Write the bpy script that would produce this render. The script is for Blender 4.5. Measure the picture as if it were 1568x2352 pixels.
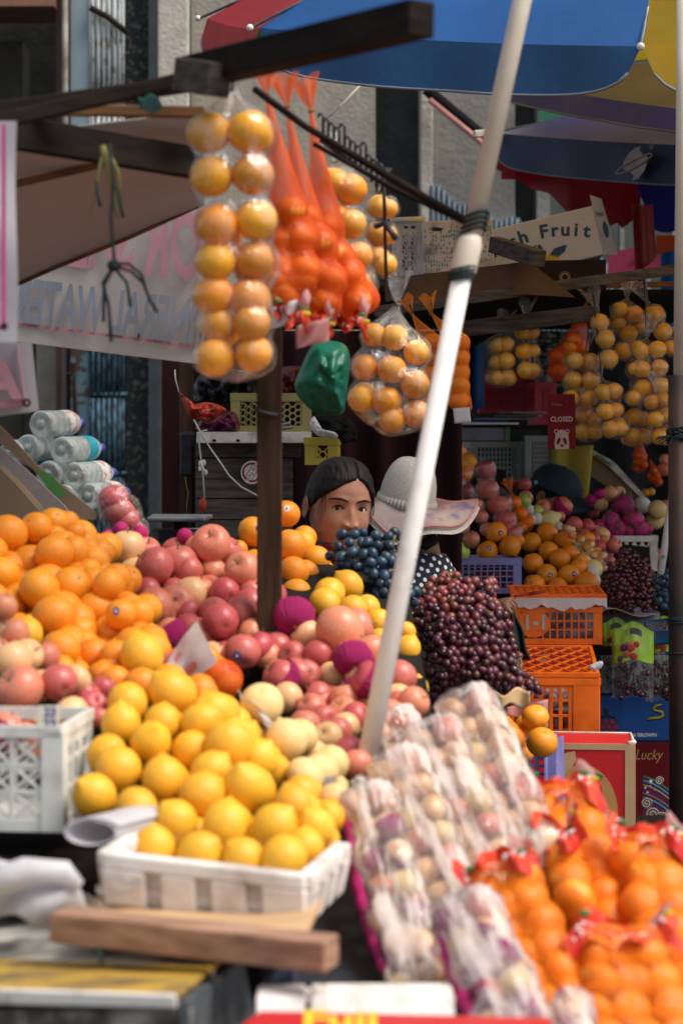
import bpy, math, random
from mathutils import Vector, Matrix, noise
R_=math.radians
for o in list(bpy.data.objects): bpy.data.objects.remove(o)
sc=bpy.context.scene; COL=sc.collection
random.seed(7)
# ---------------------------------------------------------------- camera
F=4600.0; H=1.6            # focal length in picture units (picture is 1568 x 2352 units), lens height in metres
cam=bpy.data.cameras.new('camera'); co=bpy.data.objects.new('camera',cam); COL.objects.link(co); sc.camera=co
co.location=(0,0,H); co.rotation_euler=(R_(90),0,0)
cam.sensor_fit='VERTICAL'; cam.sensor_height=36; cam.sensor_width=24; cam.lens=F/2352*36
cam.shift_y=-176/2352; cam.clip_end=300; cam.clip_start=0.1
cam.dof.use_dof=True; cam.dof.focus_distance=6.1
cam.dof.aperture_fstop=cam.lens/1000/0.019
# ---------------------------------------------------------------- sky and sun
SE,SA=56,66                # sun elevation; azimuth turned from behind the camera towards the right
w=bpy.data.worlds.new('World'); sc.world=w; w.use_nodes=True
nt=w.node_tree; bg=nt.nodes['Background']; sk=nt.nodes.new('ShaderNodeTexSky'); sk.sky_type='NISHITA'
sk.sun_disc=False; sk.sun_elevation=R_(SE); sk.sun_rotation=R_(180-SA); sk.air_density=1.0; sk.dust_density=3.0; sk.ozone_density=1.0
hs=nt.nodes.new('ShaderNodeHueSaturation'); hs.inputs['Saturation'].default_value=.45; nt.links.new(sk.outputs[0],hs.inputs['Color']); nt.links.new(hs.outputs[0],bg.inputs[0]); bg.inputs[1].default_value=0.15
sl=bpy.data.lights.new('sun','SUN'); so=bpy.data.objects.new('sun',sl); COL.objects.link(so)
sl.energy=2.8; sl.angle=R_(30); sl.color=(1,.95,.87)
sd=Vector((math.sin(R_(SA))*math.cos(R_(SE)),-math.cos(R_(SA))*math.cos(R_(SE)),math.sin(R_(SE))))
so.rotation_euler=sd.to_track_quat('Z','Y').to_euler()
sc.view_settings.view_transform='Standard'; sc.view_settings.look='None'; sc.view_settings.gamma=1; sc.view_settings.exposure=0.28
sc.render.engine='CYCLES'; sc.cycles.transparent_max_bounces=24; sc.cycles.max_bounces=8

# ---------------------------------------------------------------- helpers
def P(u,v,Y): return Vector(((u-784)/F*Y,Y,H-(v-1000)/F*Y))     # a place in the picture at depth Y
CR={'K1':(0,1033.5,.3662),'K2':(516.8,1033.5,.3662),'K3':(993.9,1033.5,.3662),'K4':(0,1492.9,.3662),'K5':(516.8,1492.9,.3662),
'K6':(993.9,1492.9,.3662),'T1':(0,0,.3662),'T2':(516.8,0,.3662),'T3':(993.9,0,.3662),'M1':(0,516.8,.3662),'M2':(516.8,516.8,.3662),
'M3':(993.9,516.8,.3662),'B7':(0,1894.7,.5127),'B8':(764.2,1894.7,.5127),'Z1':(660.3,1033.5,.2746),'Z5':(1004.8,976.1,.2197),
'Z6':(1320.6,1004.8,.1578),'Z7':(890,459.3,.3479),'Z2':(1349.3,1349.3,.1464),'Z3':(1177,1636.4,.2494),'Z4':(401.9,861.3,.2014),'Z8':(0,861.3,.2563),'D':(0,0,1)}
def Q(c,x,y):
    a=CR[c]; return a[0]+x*a[2],a[1]+y*a[2]
def rnd(a,b): return random.uniform(a,b)
def sm(a,b,x):
    t=max(0.,min(1.,(x-a)/(b-a))); return t*t*(3-2*t)
class MB:
    def __init__(s): s.v=[];s.f=[];s.uv=None
    def add(s,vs,fs):
        n=len(s.v); s.v+= [Vector(p) for p in vs]; s.f+=[tuple(i+n for i in q) for q in fs]; return s
    def box(s,o,ex,ey,ez):        # corner + three edge vectors
        o,ex,ey,ez=map(Vector,(o,ex,ey,ez))
        c=[o,o+ex,o+ex+ey,o+ey,o+ez,o+ex+ez,o+ex+ey+ez,o+ey+ez]
        fs=[(0,3,2,1),(4,5,6,7),(0,1,5,4),(1,2,6,5),(2,3,7,6),(3,0,4,7)]
        if ex.cross(ey).dot(ez)<0: fs=[q[::-1] for q in fs]
        return s.add(c,fs)
    def cbox(s,c,sx,sy,sz,rz=0):
        m=Matrix.Rotation(rz,3,'Z'); ex=m@Vector((sx,0,0)); ey=m@Vector((0,sy,0)); ez=Vector((0,0,sz))
        return s.box(Vector(c)-(ex+ey+ez)/2,ex,ey,ez)
    def beam(s,a,b,w,h,up=(0,0,1)):
        a,b=Vector(a),Vector(b); d=(b-a); n=d.cross(Vector(up)).normalized(); u=n.cross(d).normalized()
        return s.box(a-n*w/2-u*h/2,d,n*w,u*h)
    def tube(s,pts,r,n=8,caps=True):
        pts=[Vector(p) for p in pts]; m=len(pts); rs=r if isinstance(r,(list,tuple)) else [r]*m
        b=len(s.v); pn=None
        for i,p in enumerate(pts):
            t=(pts[min(i+1,m-1)]-pts[max(i-1,0)])
            t=t.normalized() if t.length>1e-9 else Vector((0,0,1))
            if pn is None:
                pn=t.cross(Vector((0,0,1)) if abs(t.z)<.9 else Vector((1,0,0))).normalized()
            else:
                pn=(pn-t*pn.dot(t)).normalized()
            q=t.cross(pn)
            for k in range(n):
                a=2*math.pi*k/n; s.v.append(p+(pn*math.cos(a)+q*math.sin(a))*rs[i])
        for i in range(m-1):
            for k in range(n):
                s.f.append((b+i*n+k,b+i*n+(k+1)%n,b+(i+1)*n+(k+1)%n,b+(i+1)*n+k))
        if caps:
            s.f.append(tuple(b+k for k in range(n))[::-1]); s.f.append(tuple(b+(m-1)*n+k for k in range(n)))
        return s
    def grid(s,fn,nu,nv,wrap=False):      # fn(i/nu,j/nv)->point
        b=len(s.v); uvs=[]
        cu=nu if wrap else nu+1
        for j in range(nv+1):
            for i in range(cu): s.v.append(Vector(fn(i/nu,j/nv)))
        for j in range(nv):
            for i in range(nu):
                s.f.append((b+j*cu+i,b+j*cu+(i+1)%cu,b+(j+1)*cu+(i+1)%cu,b+(j+1)*cu+i))
                uvs.append(((i/nu,j/nv),((i+1)/nu,j/nv),((i+1)/nu,(j+1)/nv),(i/nu,(j+1)/nv)))
        s.uv=(s.uv or [])+uvs if (s.uv or b==0) else None
        return s
    def ell(s,c,rx,ry,rz,nu=20,nv=12,m=None):
        c=Vector(c)
        def fn(a,b):
            th=2*math.pi*a; ph=math.pi*(b-.5)*.9999
            p=Vector((rx*math.cos(th)*math.cos(ph),ry*math.sin(th)*math.cos(ph),rz*math.sin(ph)))
            return c+(m@p if m else p)
        return s.grid(fn,nu,nv,True)
    def poly(s,pts,th):                   # closed outline of 3D points pushed along th
        pts=[Vector(p) for p in pts]; n=len(pts); th=Vector(th); b=len(s.v)
        s.v+=pts+[p+th for p in pts]
        s.f.append(tuple(b+i for i in range(n))[::-1]); s.f.append(tuple(b+n+i for i in range(n)))
        for i in range(n): s.f.append((b+i,b+(i+1)%n,b+n+(i+1)%n,b+n+i))
        return s
def setp(o,label=None,cat=None,group=None,kind=None):
    if label: o['label']=label
    if cat: o['category']=cat
    if group: o['group']=group
    if kind: o['kind']=kind
    return o
def empty(name,loc,label,cat,group=None):
    o=bpy.data.objects.new(name,None); o.empty_display_size=.05; COL.objects.link(o); o.location=loc
    return setp(o,label,cat,group)
def wloc(o):
    l=Vector(o.location)
    while o.parent: o=o.parent; l=l+Vector(o.location)
    return l
def obj(name,mb,mat,parent=None,smooth=False,bevel=0,org=None,label=None,solid=0,sub=0):
    """link the collected shape (world coordinates) as one mesh object"""
    vs=mb.v
    if org is None:
        org=Vector((0,0,0))
        if parent is None and vs:
            xs=[v.x for v in vs];ys=[v.y for v in vs];zs=[v.z for v in vs]
            org=Vector(((min(xs)+max(xs))/2,(min(ys)+max(ys))/2,min(zs)))
    if parent is not None: org=wloc(parent)
    me=bpy.data.meshes.new(name); me.from_pydata([tuple(v-org) for v in vs],[],mb.f)
    if mb.uv and len(mb.uv)==len(mb.f):
        ul=me.uv_layers.new(name='UVMap'); k=0
        for q in mb.uv:
            for c in q: ul.data[k].uv=c; k+=1
    me.validate()
    me.materials.append(mat)
    if smooth: me.polygons.foreach_set('use_smooth',[True]*len(me.polygons))
    o=bpy.data.objects.new(name,me); COL.objects.link(o)
    if parent is not None: o.parent=parent
    else: o.location=org
    if solid: m=o.modifiers.new('thick','SOLIDIFY'); m.thickness=solid; m.offset=0
    if sub: m=o.modifiers.new('sub','SUBSURF'); m.levels=m.render_levels=sub
    if bevel: m=o.modifiers.new('bev','BEVEL'); m.width=bevel; m.segments=2; m.limit_method='ANGLE'
    if label: o['label']=label
    return o
def frame(a,b):        # rotation matrix whose Z runs along b-a
    return (Vector(b)-Vector(a)).to_track_quat('Z','Y').to_matrix()

# ---------------------------------------------------------------- materials
def newmat(name):
    m=bpy.data.materials.new(name); m.use_nodes=True; n=m.node_tree; return m,n,n.nodes['Principled BSDF']
def mixc(n,fac,a,b):
    x=n.nodes.new('ShaderNodeMix'); x.data_type='RGBA'
    for i,val in ((6,a),(7,b)):
        if isinstance(val,tuple): x.inputs[i].default_value=(*val,1)
        else: n.links.new(val,x.inputs[i])
    if isinstance(fac,float): x.inputs[0].default_value=fac
    else: n.links.new(fac,x.inputs[0])
    return x.outputs[2]
def noi(n,scale,detail=3,vec=None,rough=.55,stretch=None,coord='Object',rand=False):
    t=n.nodes.new('ShaderNodeTexNoise'); t.inputs['Scale'].default_value=scale; t.inputs['Detail'].default_value=detail; t.inputs['Roughness'].default_value=rough
    if vec is None:
        tc=n.nodes.new('ShaderNodeTexCoord'); vec=tc.outputs[coord]
    if stretch:
        mp=n.nodes.new('ShaderNodeMapping'); n.links.new(vec,mp.inputs[0]); mp.inputs['Scale'].default_value=stretch; vec=mp.outputs[0]
    if rand:
        oi=n.nodes.new('ShaderNodeObjectInfo'); ad=n.nodes.new('ShaderNodeVectorMath'); ad.operation='MULTIPLY_ADD'
        cb=n.nodes.new('ShaderNodeCombineXYZ')
        for k in range(3): n.links.new(oi.outputs['Random'],cb.inputs[k])
        n.links.new(cb.outputs[0],ad.inputs[0]); ad.inputs[1].default_value=(37,53,71); n.links.new(vec,ad.inputs[2]); vec=ad.outputs[0]
    n.links.new(vec,t.inputs['Vector']); return t.outputs['Fac']
def ramp(n,fac,a,b,ca=None,cb=None):
    m=n.nodes.new('ShaderNodeMapRange'); m.inputs[1].default_value=a; m.inputs[2].default_value=b; n.links.new(fac,m.inputs[0]); m.clamp=True
    return m.outputs[0]
def bump(n,bs,h,strength=.3,dist=.002):
    b=n.nodes.new('ShaderNodeBump'); b.inputs['Strength'].default_value=strength; b.inputs['Distance'].default_value=dist
    n.links.new(h,b.inputs['Height']); n.links.new(b.outputs[0],bs.inputs['Normal']); return b
def mat(name,c,c2=None,rough=.6,scale=8,metal=0,bstr=.3,bscale=None,bd=.002,spec=.35,stretch=None,rand=0,sss=0,detail=4,lo=.35,hi=.65,coat=0):
    m,n,b=newmat(name)
    b.inputs['Roughness'].default_value=rough; b.inputs['Metallic'].default_value=metal; b.inputs['Specular IOR Level'].default_value=spec
    if coat: b.inputs['Coat Weight'].default_value=coat; b.inputs['Coat Roughness'].default_value=.15
    c2=c2 or tuple(x*.75 for x in c)
    col=mixc(n,ramp(n,noi(n,scale,detail,stretch=stretch,rand=True),lo,hi),c,c2)
    if rand:
        oi=n.nodes.new('ShaderNodeObjectInfo'); hs=n.nodes.new('ShaderNodeHueSaturation')
        mr=n.nodes.new('ShaderNodeMapRange'); n.links.new(oi.outputs['Random'],mr.inputs[0]); mr.inputs[3].default_value=1-rand; mr.inputs[4].default_value=1+rand
        n.links.new(mr.outputs[0],hs.inputs['Value']); n.links.new(col,hs.inputs['Color'])
        mh=n.nodes.new('ShaderNodeMath'); mh.operation='MULTIPLY'; n.links.new(oi.outputs['Random'],mh.inputs[0]); mh.inputs[1].default_value=7.31
        fr=n.nodes.new('ShaderNodeMath'); fr.operation='FRACT'; n.links.new(mh.outputs[0],fr.inputs[0])
        m2=n.nodes.new('ShaderNodeMapRange'); n.links.new(fr.outputs[0],m2.inputs[0]); m2.inputs[3].default_value=.5-rand*.06; m2.inputs[4].default_value=.5+rand*.06
        n.links.new(m2.outputs[0],hs.inputs['Hue']); col=hs.outputs[0]
    n.links.new(col,b.inputs['Base Color'])
    if bstr: bump(n,b,noi(n,bscale or scale*6,6,stretch=stretch,rough=.65),bstr,bd)
    if sss:
        b.inputs['Subsurface Weight'].default_value=sss; b.inputs['Subsurface Radius'].default_value=(.01,.004,.001); b.inputs['Subsurface Scale'].default_value=1
    return m
def cloth_mat(name,c,c2=None,trans=.35,scale=3,rough=.7):
    """fabric or thin plastic that lets some light through"""
    m,n,b=newmat(name); out=n.nodes['Material Output']
    c2=c2 or tuple(x*.8 for x in c); col=mixc(n,ramp(n,noi(n,scale,3),.35,.65),c,c2)
    n.links.new(col,b.inputs['Base Color']); b.inputs['Roughness'].default_value=rough
    bump(n,b,noi(n,scale*4,4,rough=.6),.35,.01)
    t=n.nodes.new('ShaderNodeBsdfTranslucent'); n.links.new(col,t.inputs[0])
    mx=n.nodes.new('ShaderNodeMixShader'); mx.inputs[0].default_value=trans
    n.links.new(b.outputs[0],mx.inputs[1]); n.links.new(t.outputs[0],mx.inputs[2]); n.links.new(mx.outputs[0],out.inputs[0]); return m
def film_mat(name,tint=(1,1,1),milk=.10,gl=.45,streak=(28,3,1),cover=0.0,rlo=.52,rhi=.72,dcol=(.93,.92,.92)):
    """clear crinkled wrapping film: UV x runs round the bag, y along it"""
    m,n,b=newmat(name); out=n.nodes['Material Output']; n.nodes.remove(b)
    tc=n.nodes.new('ShaderNodeTexCoord')
    nz=noi(n,1,4,vec=tc.outputs['UV'],stretch=streak,rough=.65,rand=True)
    tr=n.nodes.new('ShaderNodeBsdfTransparent'); tr.inputs[0].default_value=(*tint,1)
    g=n.nodes.new('ShaderNodeBsdfGlossy'); g.inputs['Roughness'].default_value=.12
    bp=n.nodes.new('ShaderNodeBump'); bp.inputs['Strength'].default_value=1; bp.inputs['Distance'].default_value=.012; n.links.new(nz,bp.inputs['Height']); n.links.new(bp.outputs[0],g.inputs['Normal'])
    lw=n.nodes.new('ShaderNodeLayerWeight'); lw.inputs[0].default_value=.35; n.links.new(bp.outputs[0],lw.inputs['Normal'])
    gf=n.nodes.new('ShaderNodeMath'); gf.operation='MULTIPLY_ADD'; n.links.new(lw.outputs['Facing'],gf.inputs[0]); gf.inputs[1].default_value=gl; gf.inputs[2].default_value=.025; gf.use_clamp=True
    m1=n.nodes.new('ShaderNodeMixShader'); n.links.new(gf.outputs[0],m1.inputs[0]); n.links.new(tr.outputs[0],m1.inputs[1]); n.links.new(g.outputs[0],m1.inputs[2])
    d=n.nodes.new('ShaderNodeBsdfDiffuse'); d.inputs[0].default_value=(*dcol,1)
    tl=n.nodes.new('ShaderNodeBsdfTranslucent'); tl.inputs[0].default_value=(.85,.84,.84,1)
    dm=n.nodes.new('ShaderNodeMixShader'); n.links.new(d.outputs[0],dm.inputs[1]); n.links.new(tl.outputs[0],dm.inputs[2])
    sf=ramp(n,nz,rlo,rhi); mm=n.nodes.new('ShaderNodeMath'); mm.operation='MULTIPLY_ADD'; n.links.new(sf,mm.inputs[0]); mm.inputs[1].default_value=milk*4; mm.inputs[2].default_value=milk*.1+cover
    m2=n.nodes.new('ShaderNodeMixShader'); n.links.new(mm.outputs[0],m2.inputs[0]); n.links.new(m1.outputs[0],m2.inputs[1]); n.links.new(dm.outputs[0],m2.inputs[2])
    n.links.new(m2.outputs[0],out.inputs[0]); return m
def net_mat(name,c,cover=.42):
    m,n,b=newmat(name); out=n.nodes['Material Output']
    b.inputs['Base Color'].default_value=(*c,1); b.inputs['Roughness'].default_value=.4
    tc=n.nodes.new('ShaderNodeTexCoord'); sx=n.nodes.new('ShaderNodeSeparateXYZ'); n.links.new(tc.outputs['UV'],sx.inputs[0])
    outs=[]
    for sg in (1,-1):
        a=n.nodes.new('ShaderNodeMath'); a.operation='MULTIPLY'; n.links.new(sx.outputs[0],a.inputs[0]); a.inputs[1].default_value=44*sg
        c_=n.nodes.new('ShaderNodeMath'); c_.operation='MULTIPLY_ADD'; n.links.new(sx.outputs[1],c_.inputs[0]); c_.inputs[1].default_value=60; n.links.new(a.outputs[0],c_.inputs[2])
        f=n.nodes.new('ShaderNodeMath'); f.operation='PINGPONG'; n.links.new(c_.outputs[0],f.inputs[0]); f.inputs[1].default_value=.5
        outs.append(f.outputs[0])
    mn=n.nodes.new('ShaderNodeMath'); mn.operation='MINIMUM'; n.links.new(outs[0],mn.inputs[0]); n.links.new(outs[1],mn.inputs[1])
    lt=n.nodes.new('ShaderNodeMath'); lt.operation='LESS_THAN'; n.links.new(mn.outputs[0],lt.inputs[0]); lt.inputs[1].default_value=cover*.28
    ad=n.nodes.new('ShaderNodeMath'); ad.operation='MULTIPLY_ADD'; n.links.new(lt.outputs[0],ad.inputs[0]); ad.inputs[1].default_value=.75; ad.inputs[2].default_value=cover*.3; ad.use_clamp=True; lw=n.nodes.new('ShaderNodeLayerWeight'); lw.inputs[0].default_value=.35; pw=n.nodes.new('ShaderNodeMath'); pw.operation='MULTIPLY'; n.links.new(lw.outputs['Facing'],pw.inputs[0]); n.links.new(lw.outputs['Facing'],pw.inputs[1]); pa_=n.nodes.new('ShaderNodeMath'); pa_.operation='MULTIPLY_ADD'; pa_.use_clamp=True; n.links.new(pw.outputs[0],pa_.inputs[0]); pa_.inputs[1].default_value=.8; n.links.new(ad.outputs[0],pa_.inputs[2]); ad=pa_
    tr=n.nodes.new('ShaderNodeBsdfTransparent'); tl=n.nodes.new('ShaderNodeBsdfTranslucent'); tl.inputs[0].default_value=(*c,1)
    q=n.nodes.new('ShaderNodeMixShader'); q.inputs[0].default_value=.35; n.links.new(b.outputs[0],q.inputs[1]); n.links.new(tl.outputs[0],q.inputs[2])
    mx=n.nodes.new('ShaderNodeMixShader'); n.links.new(ad.outputs[0],mx.inputs[0]); n.links.new(tr.outputs[0],mx.inputs[1]); n.links.new(q.outputs[0],mx.inputs[2]); n.links.new(mx.outputs[0],out.inputs[0]); return m
M={}
M['orange']=mat('orange_peel',(.88,.33,.015),(.78,.24,.01),rough=.42,scale=10,bstr=.35,bscale=260,bd=.0008,rand=.10,sss=.12,spec=.45)
M['mandarin']=mat('mandarin_peel',(.90,.33,.02),(.82,.24,.012),rough=.4,scale=10,bstr=.35,bscale=240,bd=.0008,rand=.10,sss=.12,spec=.5)
M['lemon']=mat('lemon_peel',(.84,.47,.03),(.78,.36,.015),rough=.42,scale=9,bstr=.3,bscale=220,bd=.0008,rand=.08,sss=.12,spec=.45)
M['yellow_orange']=mat('yellow_orange_peel',(.86,.38,.008),(.76,.27,.006),rough=.4,scale=9,bstr=.3,bscale=220,bd=.0008,rand=.18,sss=.1,spec=.5)
M['yellow_citrus']=mat('yellow_citrus_peel',(.78,.40,.010),(.64,.30,.008),rough=.4,scale=9,bstr=.3,bscale=220,bd=.0008,rand=.14,sss=.1,spec=.5)
M['asian_pear']=mat('asian_pear_skin',(.80,.60,.28),(.68,.46,.17),rough=.5,scale=14,bstr=.05,bscale=300,rand=.06,sss=.12)
M['pear']=mat('pear_skin',(.72,.66,.34),(.60,.55,.18),rough=.45,scale=10,bstr=.05,bscale=300,rand=.06,sss=.1)
M['green_apple']=mat('green_apple_skin',(.30,.48,.05),(.45,.55,.12),rough=.25,scale=20,bstr=.05,rand=.05,spec=.6)
def apple_mat(name,red,yel,lo,hi):
    m,n,b=newmat(name); tc=n.nodes.new('ShaderNodeTexCoord')
    big=noi(n,14,2,rand=True); st=noi(n,1,3,stretch=(160,160,14),rand=True,rough=.6)
    ad=n.nodes.new('ShaderNodeMath'); ad.operation='MULTIPLY_ADD'; n.links.new(st,ad.inputs[0]); ad.inputs[1].default_value=.35; n.links.new(big,ad.inputs[2])
    oi=n.nodes.new('ShaderNodeObjectInfo'); a2=n.nodes.new('ShaderNodeMath'); a2.operation='MULTIPLY_ADD'; n.links.new(oi.outputs['Random'],a2.inputs[0]); a2.inputs[1].default_value=.22; n.links.new(ad.outputs[0],a2.inputs[2])
    col=mixc(n,ramp(n,a2.outputs[0],lo,hi),red,yel)
    sp=n.nodes.new('ShaderNodeTexVoronoi'); sp.inputs['Scale'].default_value=260; n.links.new(tc.outputs['Object'],sp.inputs['Vector'])
    lt=n.nodes.new('ShaderNodeMath'); lt.operation='LESS_THAN'; n.links.new(sp.outputs['Distance'],lt.inputs[0]); lt.inputs[1].default_value=.16
    ml=n.nodes.new('ShaderNodeMath'); ml.operation='MULTIPLY'; n.links.new(lt.outputs[0],ml.inputs[0]); ml.inputs[1].default_value=.35
    col=mixc(n,ml.outputs[0],col,(.75,.55,.35)); n.links.new(col,b.inputs['Base Color'])
    b.inputs['Roughness'].default_value=.36; b.inputs['Subsurface Weight'].default_value=.06; b.inputs['Subsurface Radius'].default_value=(.01,.004,.001); b.inputs['Subsurface Scale'].default_value=1
    return m
M['apple_red']=apple_mat('red_apple_skin',(.48,.045,.075),(.60,.19,.12),.62,1.05)
M['apple_pink']=apple_mat('pink_apple_skin',(.58,.080,.095),(.72,.28,.14),.52,.90)
M['apple_pale']=apple_mat('pale_apple_skin',(.64,.20,.13),(.80,.48,.22),.38,.78)
M['grape_red']=mat('red_grape_skin',(.10,.013,.018),(.045,.007,.014),rough=.42,scale=30,bstr=0,rand=.55,sss=.1,spec=.55)
M['grape_dark']=mat('purple_grape_skin',(.075,.012,.022),(.03,.006,.014),rough=.26,scale=30,bstr=0,rand=.4,spec=.55)
M['grape_light']=mat('light_red_grape_skin',(.24,.04,.03),(.12,.018,.02),rough=.36,scale=30,bstr=0,rand=.4,sss=.1,spec=.55)
M['grape_blue']=mat('blue_grape_skin',(.012,.030,.065),(.02,.055,.085),rough=.38,scale=26,bstr=0,rand=.4,spec=.5)
M['dragon']=mat('dragon_fruit_skin',(.52,.03,.18),(.10,.05,.04),rough=.5,scale=34,rand=.2,lo=.50,hi=.62,bstr=.8,bscale=30,bd=.01)
M['scale_green']=mat('dried_scale',(.10,.10,.03),(.28,.22,.12),rough=.7,scale=30)
M['stem']=mat('stem',(.12,.13,.04),(.20,.18,.07),rough=.7)
M['foam_pink']=mat('magenta_foam_net',(.55,.012,.16),(.40,.01,.12),rough=.6,scale=40,bstr=.9,bscale=180,bd=.004)
M['foam_white']=mat('white_foam_net',(.80,.80,.76),(.65,.65,.6),rough=.7,scale=60,bstr=.9,bscale=200,bd=.004)
M['film']=film_mat('clear_film',milk=.09,gl=.40); M['film_milk']=film_mat('crinkled_film',milk=.10,gl=.8,streak=(20,2,1)); M['film_front']=film_mat('shiny_front_film',milk=.12,gl=.35,streak=(9,5,1),rlo=.53,rhi=.68); M['film_glare']=film_mat('painted_glare_film',milk=.23,gl=.9,streak=(13,2.4,1),cover=.05,rlo=.465,rhi=.575,dcol=(.99,.89,.82))  # whitish streaks put glare into the film colour, strongest in the last one
M['film_soft']=film_mat('thin_clear_film',milk=.03,gl=.28,streak=(22,5,1))
M['net']=net_mat('orange_net',(.95,.28,.015),.32); M['net_red']=net_mat('red_net',(.88,.13,.01),.5)
M['red_plastic']=mat('red_header_plastic',(.58,.015,.010),(.72,.07,.015),rough=.3,scale=20,bstr=.8,bscale=40,bd=.01)
M['pink_plastic']=cloth_mat('pink_plastic',(.80,.42,.40),trans=.5)
M['white_print']=mat('white_print',(.82,.80,.76),rough=.6,bstr=0)
M['sticker_blue']=mat('sticker_blue',(.05,.05,.30),rough=.4,bstr=0); M['sticker_white']=mat('sticker_white',(.8,.8,.8),rough=.4,bstr=0)
M['wood_dark']=mat('dark_weathered_wood',(.024,.016,.012),(.010,.008,.007),rough=.8,scale=3,stretch=(3,3,14),bscale=14,spec=.08)
M['wood_post']=mat('brown_post_wood',(.075,.044,.027),(.038,.022,.014),rough=.8,scale=3,stretch=(12,12,1.2),bscale=8,spec=.08)
M['wood_tan']=mat('tan_plank_wood',(.42,.235,.145),(.24,.13,.08),rough=.8,scale=5,stretch=(1.5,8,12),bscale=9)
M['wood_grey']=mat('grey_old_planks',(.12,.10,.085),(.05,.042,.038),rough=.85,scale=4,stretch=(2,6,16),bscale=9,bstr=.6,spec=.08)
M['wood_rail']=mat('orange_brown_rail',(.20,.10,.045),(.11,.055,.028),rough=.7,scale=4,stretch=(2,6,12),spec=.08)
M['black']=mat('black_cloth',(.012,.011,.012),rough=.8,spec=.08); M['dark_plastic']=mat('dark_plastic',(.02,.022,.03),rough=.3,bstr=.6,bscale=30,bd=.01)
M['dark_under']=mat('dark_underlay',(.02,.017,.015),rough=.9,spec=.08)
M['white_paint']=mat('white_painted_pipe',(.76,.72,.68),(.60,.54,.48),rough=.35,scale=16,bstr=.15,detail=8,lo=.5,hi=.75)
M['cream_pipe']=mat('cream_scuffed_pipe',(.68,.60,.47),(.56,.47,.38),rough=.45,scale=6,bstr=.15)
M['foam_tray']=mat('dirty_white_styrofoam',(.76,.71,.66),(.46,.39,.34),rough=.8,scale=16,bstr=.5,bscale=130,bd=.003,lo=.45,hi=.75)
M['foam_dirty']=mat('grimy_styrofoam',(.66,.62,.55),(.22,.19,.16),rough=.85,scale=14,bstr=.5,bscale=90,lo=.48,hi=.7)
M['crate_white']=mat('white_crate_plastic',(.70,.70,.65),(.46,.44,.38),rough=.45,scale=18,bstr=.2,detail=8,lo=.45,hi=.75)
M['crate_grey']=mat('grey_white_crate_plastic',(.45,.47,.46),(.33,.34,.34),rough=.5,scale=4,bstr=.1)
M['crate_lilac']=mat('lilac_crate_plastic',(.24,.24,.54),(.18,.17,.40),rough=.38,scale=16,detail=8,bstr=.1,sss=.1)
M['crate_orange']=mat('orange_crate_plastic',(.88,.17,.01),(.62,.08,.01),rough=.38,scale=16,bstr=.2,detail=8,lo=.45,hi=.8,sss=.15)
M['crate_yellow']=mat('yellow_crate_plastic',(.55,.42,.03),(.44,.34,.05),rough=.4,scale=4,bstr=.1)
M['crate_red']=mat('red_crate_plastic',(.62,.04,.06),(.50,.03,.07),rough=.4,scale=4,bstr=.1)
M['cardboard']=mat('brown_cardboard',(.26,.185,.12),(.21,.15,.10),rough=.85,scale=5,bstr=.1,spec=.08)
M['cardboard_tan']=mat('tan_cardboard_edge',(.60,.38,.20),(.50,.31,.16),rough=.8,scale=9,bstr=.2)
M['box_white']=mat('white_fruit_box',(.62,.66,.80),(.56,.60,.72),rough=.6,scale=4,bstr=.08)
M['box_red']=mat('red_apple_box',(.58,.018,.022),(.50,.015,.02),rough=.45,scale=4,bstr=.05)
M['box_red_side']=mat('sunlit_red_side',(.62,.07,.07),(.66,.14,.12),rough=.5,scale=9,bstr=.1)  # paler red: light from the right is put into the side's colour
M['box_blue']=mat('blue_grape_box',(.005,.085,.34),(.004,.06,.26),rough=.45,scale=3,stretch=(8,1,1),bstr=.05)
M['box_maroon']=mat('maroon_box',(.14,.008,.012),(.11,.006,.01),rough=.5,bstr=.05,spec=.08)
M['cardboard_dark']=mat('dark_brown_cardboard',(.12,.075,.045),(.08,.05,.03),rough=.85,scale=5,spec=.08)  # darker brown for the roof board and front flap
M['box_dark']=mat('dark_fruit_box',(.025,.014,.013),(.018,.011,.011),rough=.5,bstr=.1,spec=.08)
M['tan_print']=mat('tan_print',(.55,.28,.10),(.50,.25,.09),rough=.5,bstr=0)
M['blue_print']=mat('navy_print',(.02,.09,.22),rough=.6,bstr=0); M['teal_print']=mat('teal_print',(.01,.32,.42),rough=.5,bstr=0)
M['yellow_print']=mat('yellow_print',(.70,.55,.02),rough=.5,bstr=0); M['green_print']=mat('green_print',(.06,.22,.05),rough=.5,bstr=0)
M['red_print']=mat('red_print',(.45,.03,.03),rough=.5,bstr=0); M['pink_print']=mat('faded_pink_print',(.40,.19,.23),rough=.7,bstr=0)
M['magenta_print']=mat('magenta_print',(.62,.03,.25),rough=.6,bstr=0); M['grey_print']=mat('faded_blue_grey_print',(.20,.22,.27),rough=.7,bstr=0)
M['gold_print']=mat('gold_print',(.45,.25,.10),rough=.4,bstr=0); M['lime_print']=mat('lime_print',(.30,.52,.03),rough=.3,bstr=0); M['purple_print']=mat('purple_print',(.12,.01,.08),rough=.5,bstr=0)
M['brown_print']=mat('brown_print',(.22,.13,.08),rough=.5,bstr=0); M['black_print']=mat('black_print',(.015,.015,.02),rough=.5,bstr=0)
M['banner']=cloth_mat('white_vinyl_banner',(.52,.48,.46),(.46,.42,.41),trans=.4,scale=2)
M['banner_lit']=cloth_mat('bright_vinyl_banner',(.72,.73,.76),trans=.4,scale=2)
M['tarp']=cloth_mat('brown_grey_tarp',(.46,.41,.385),(.39,.34,.32),trans=.35,scale=2)
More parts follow.
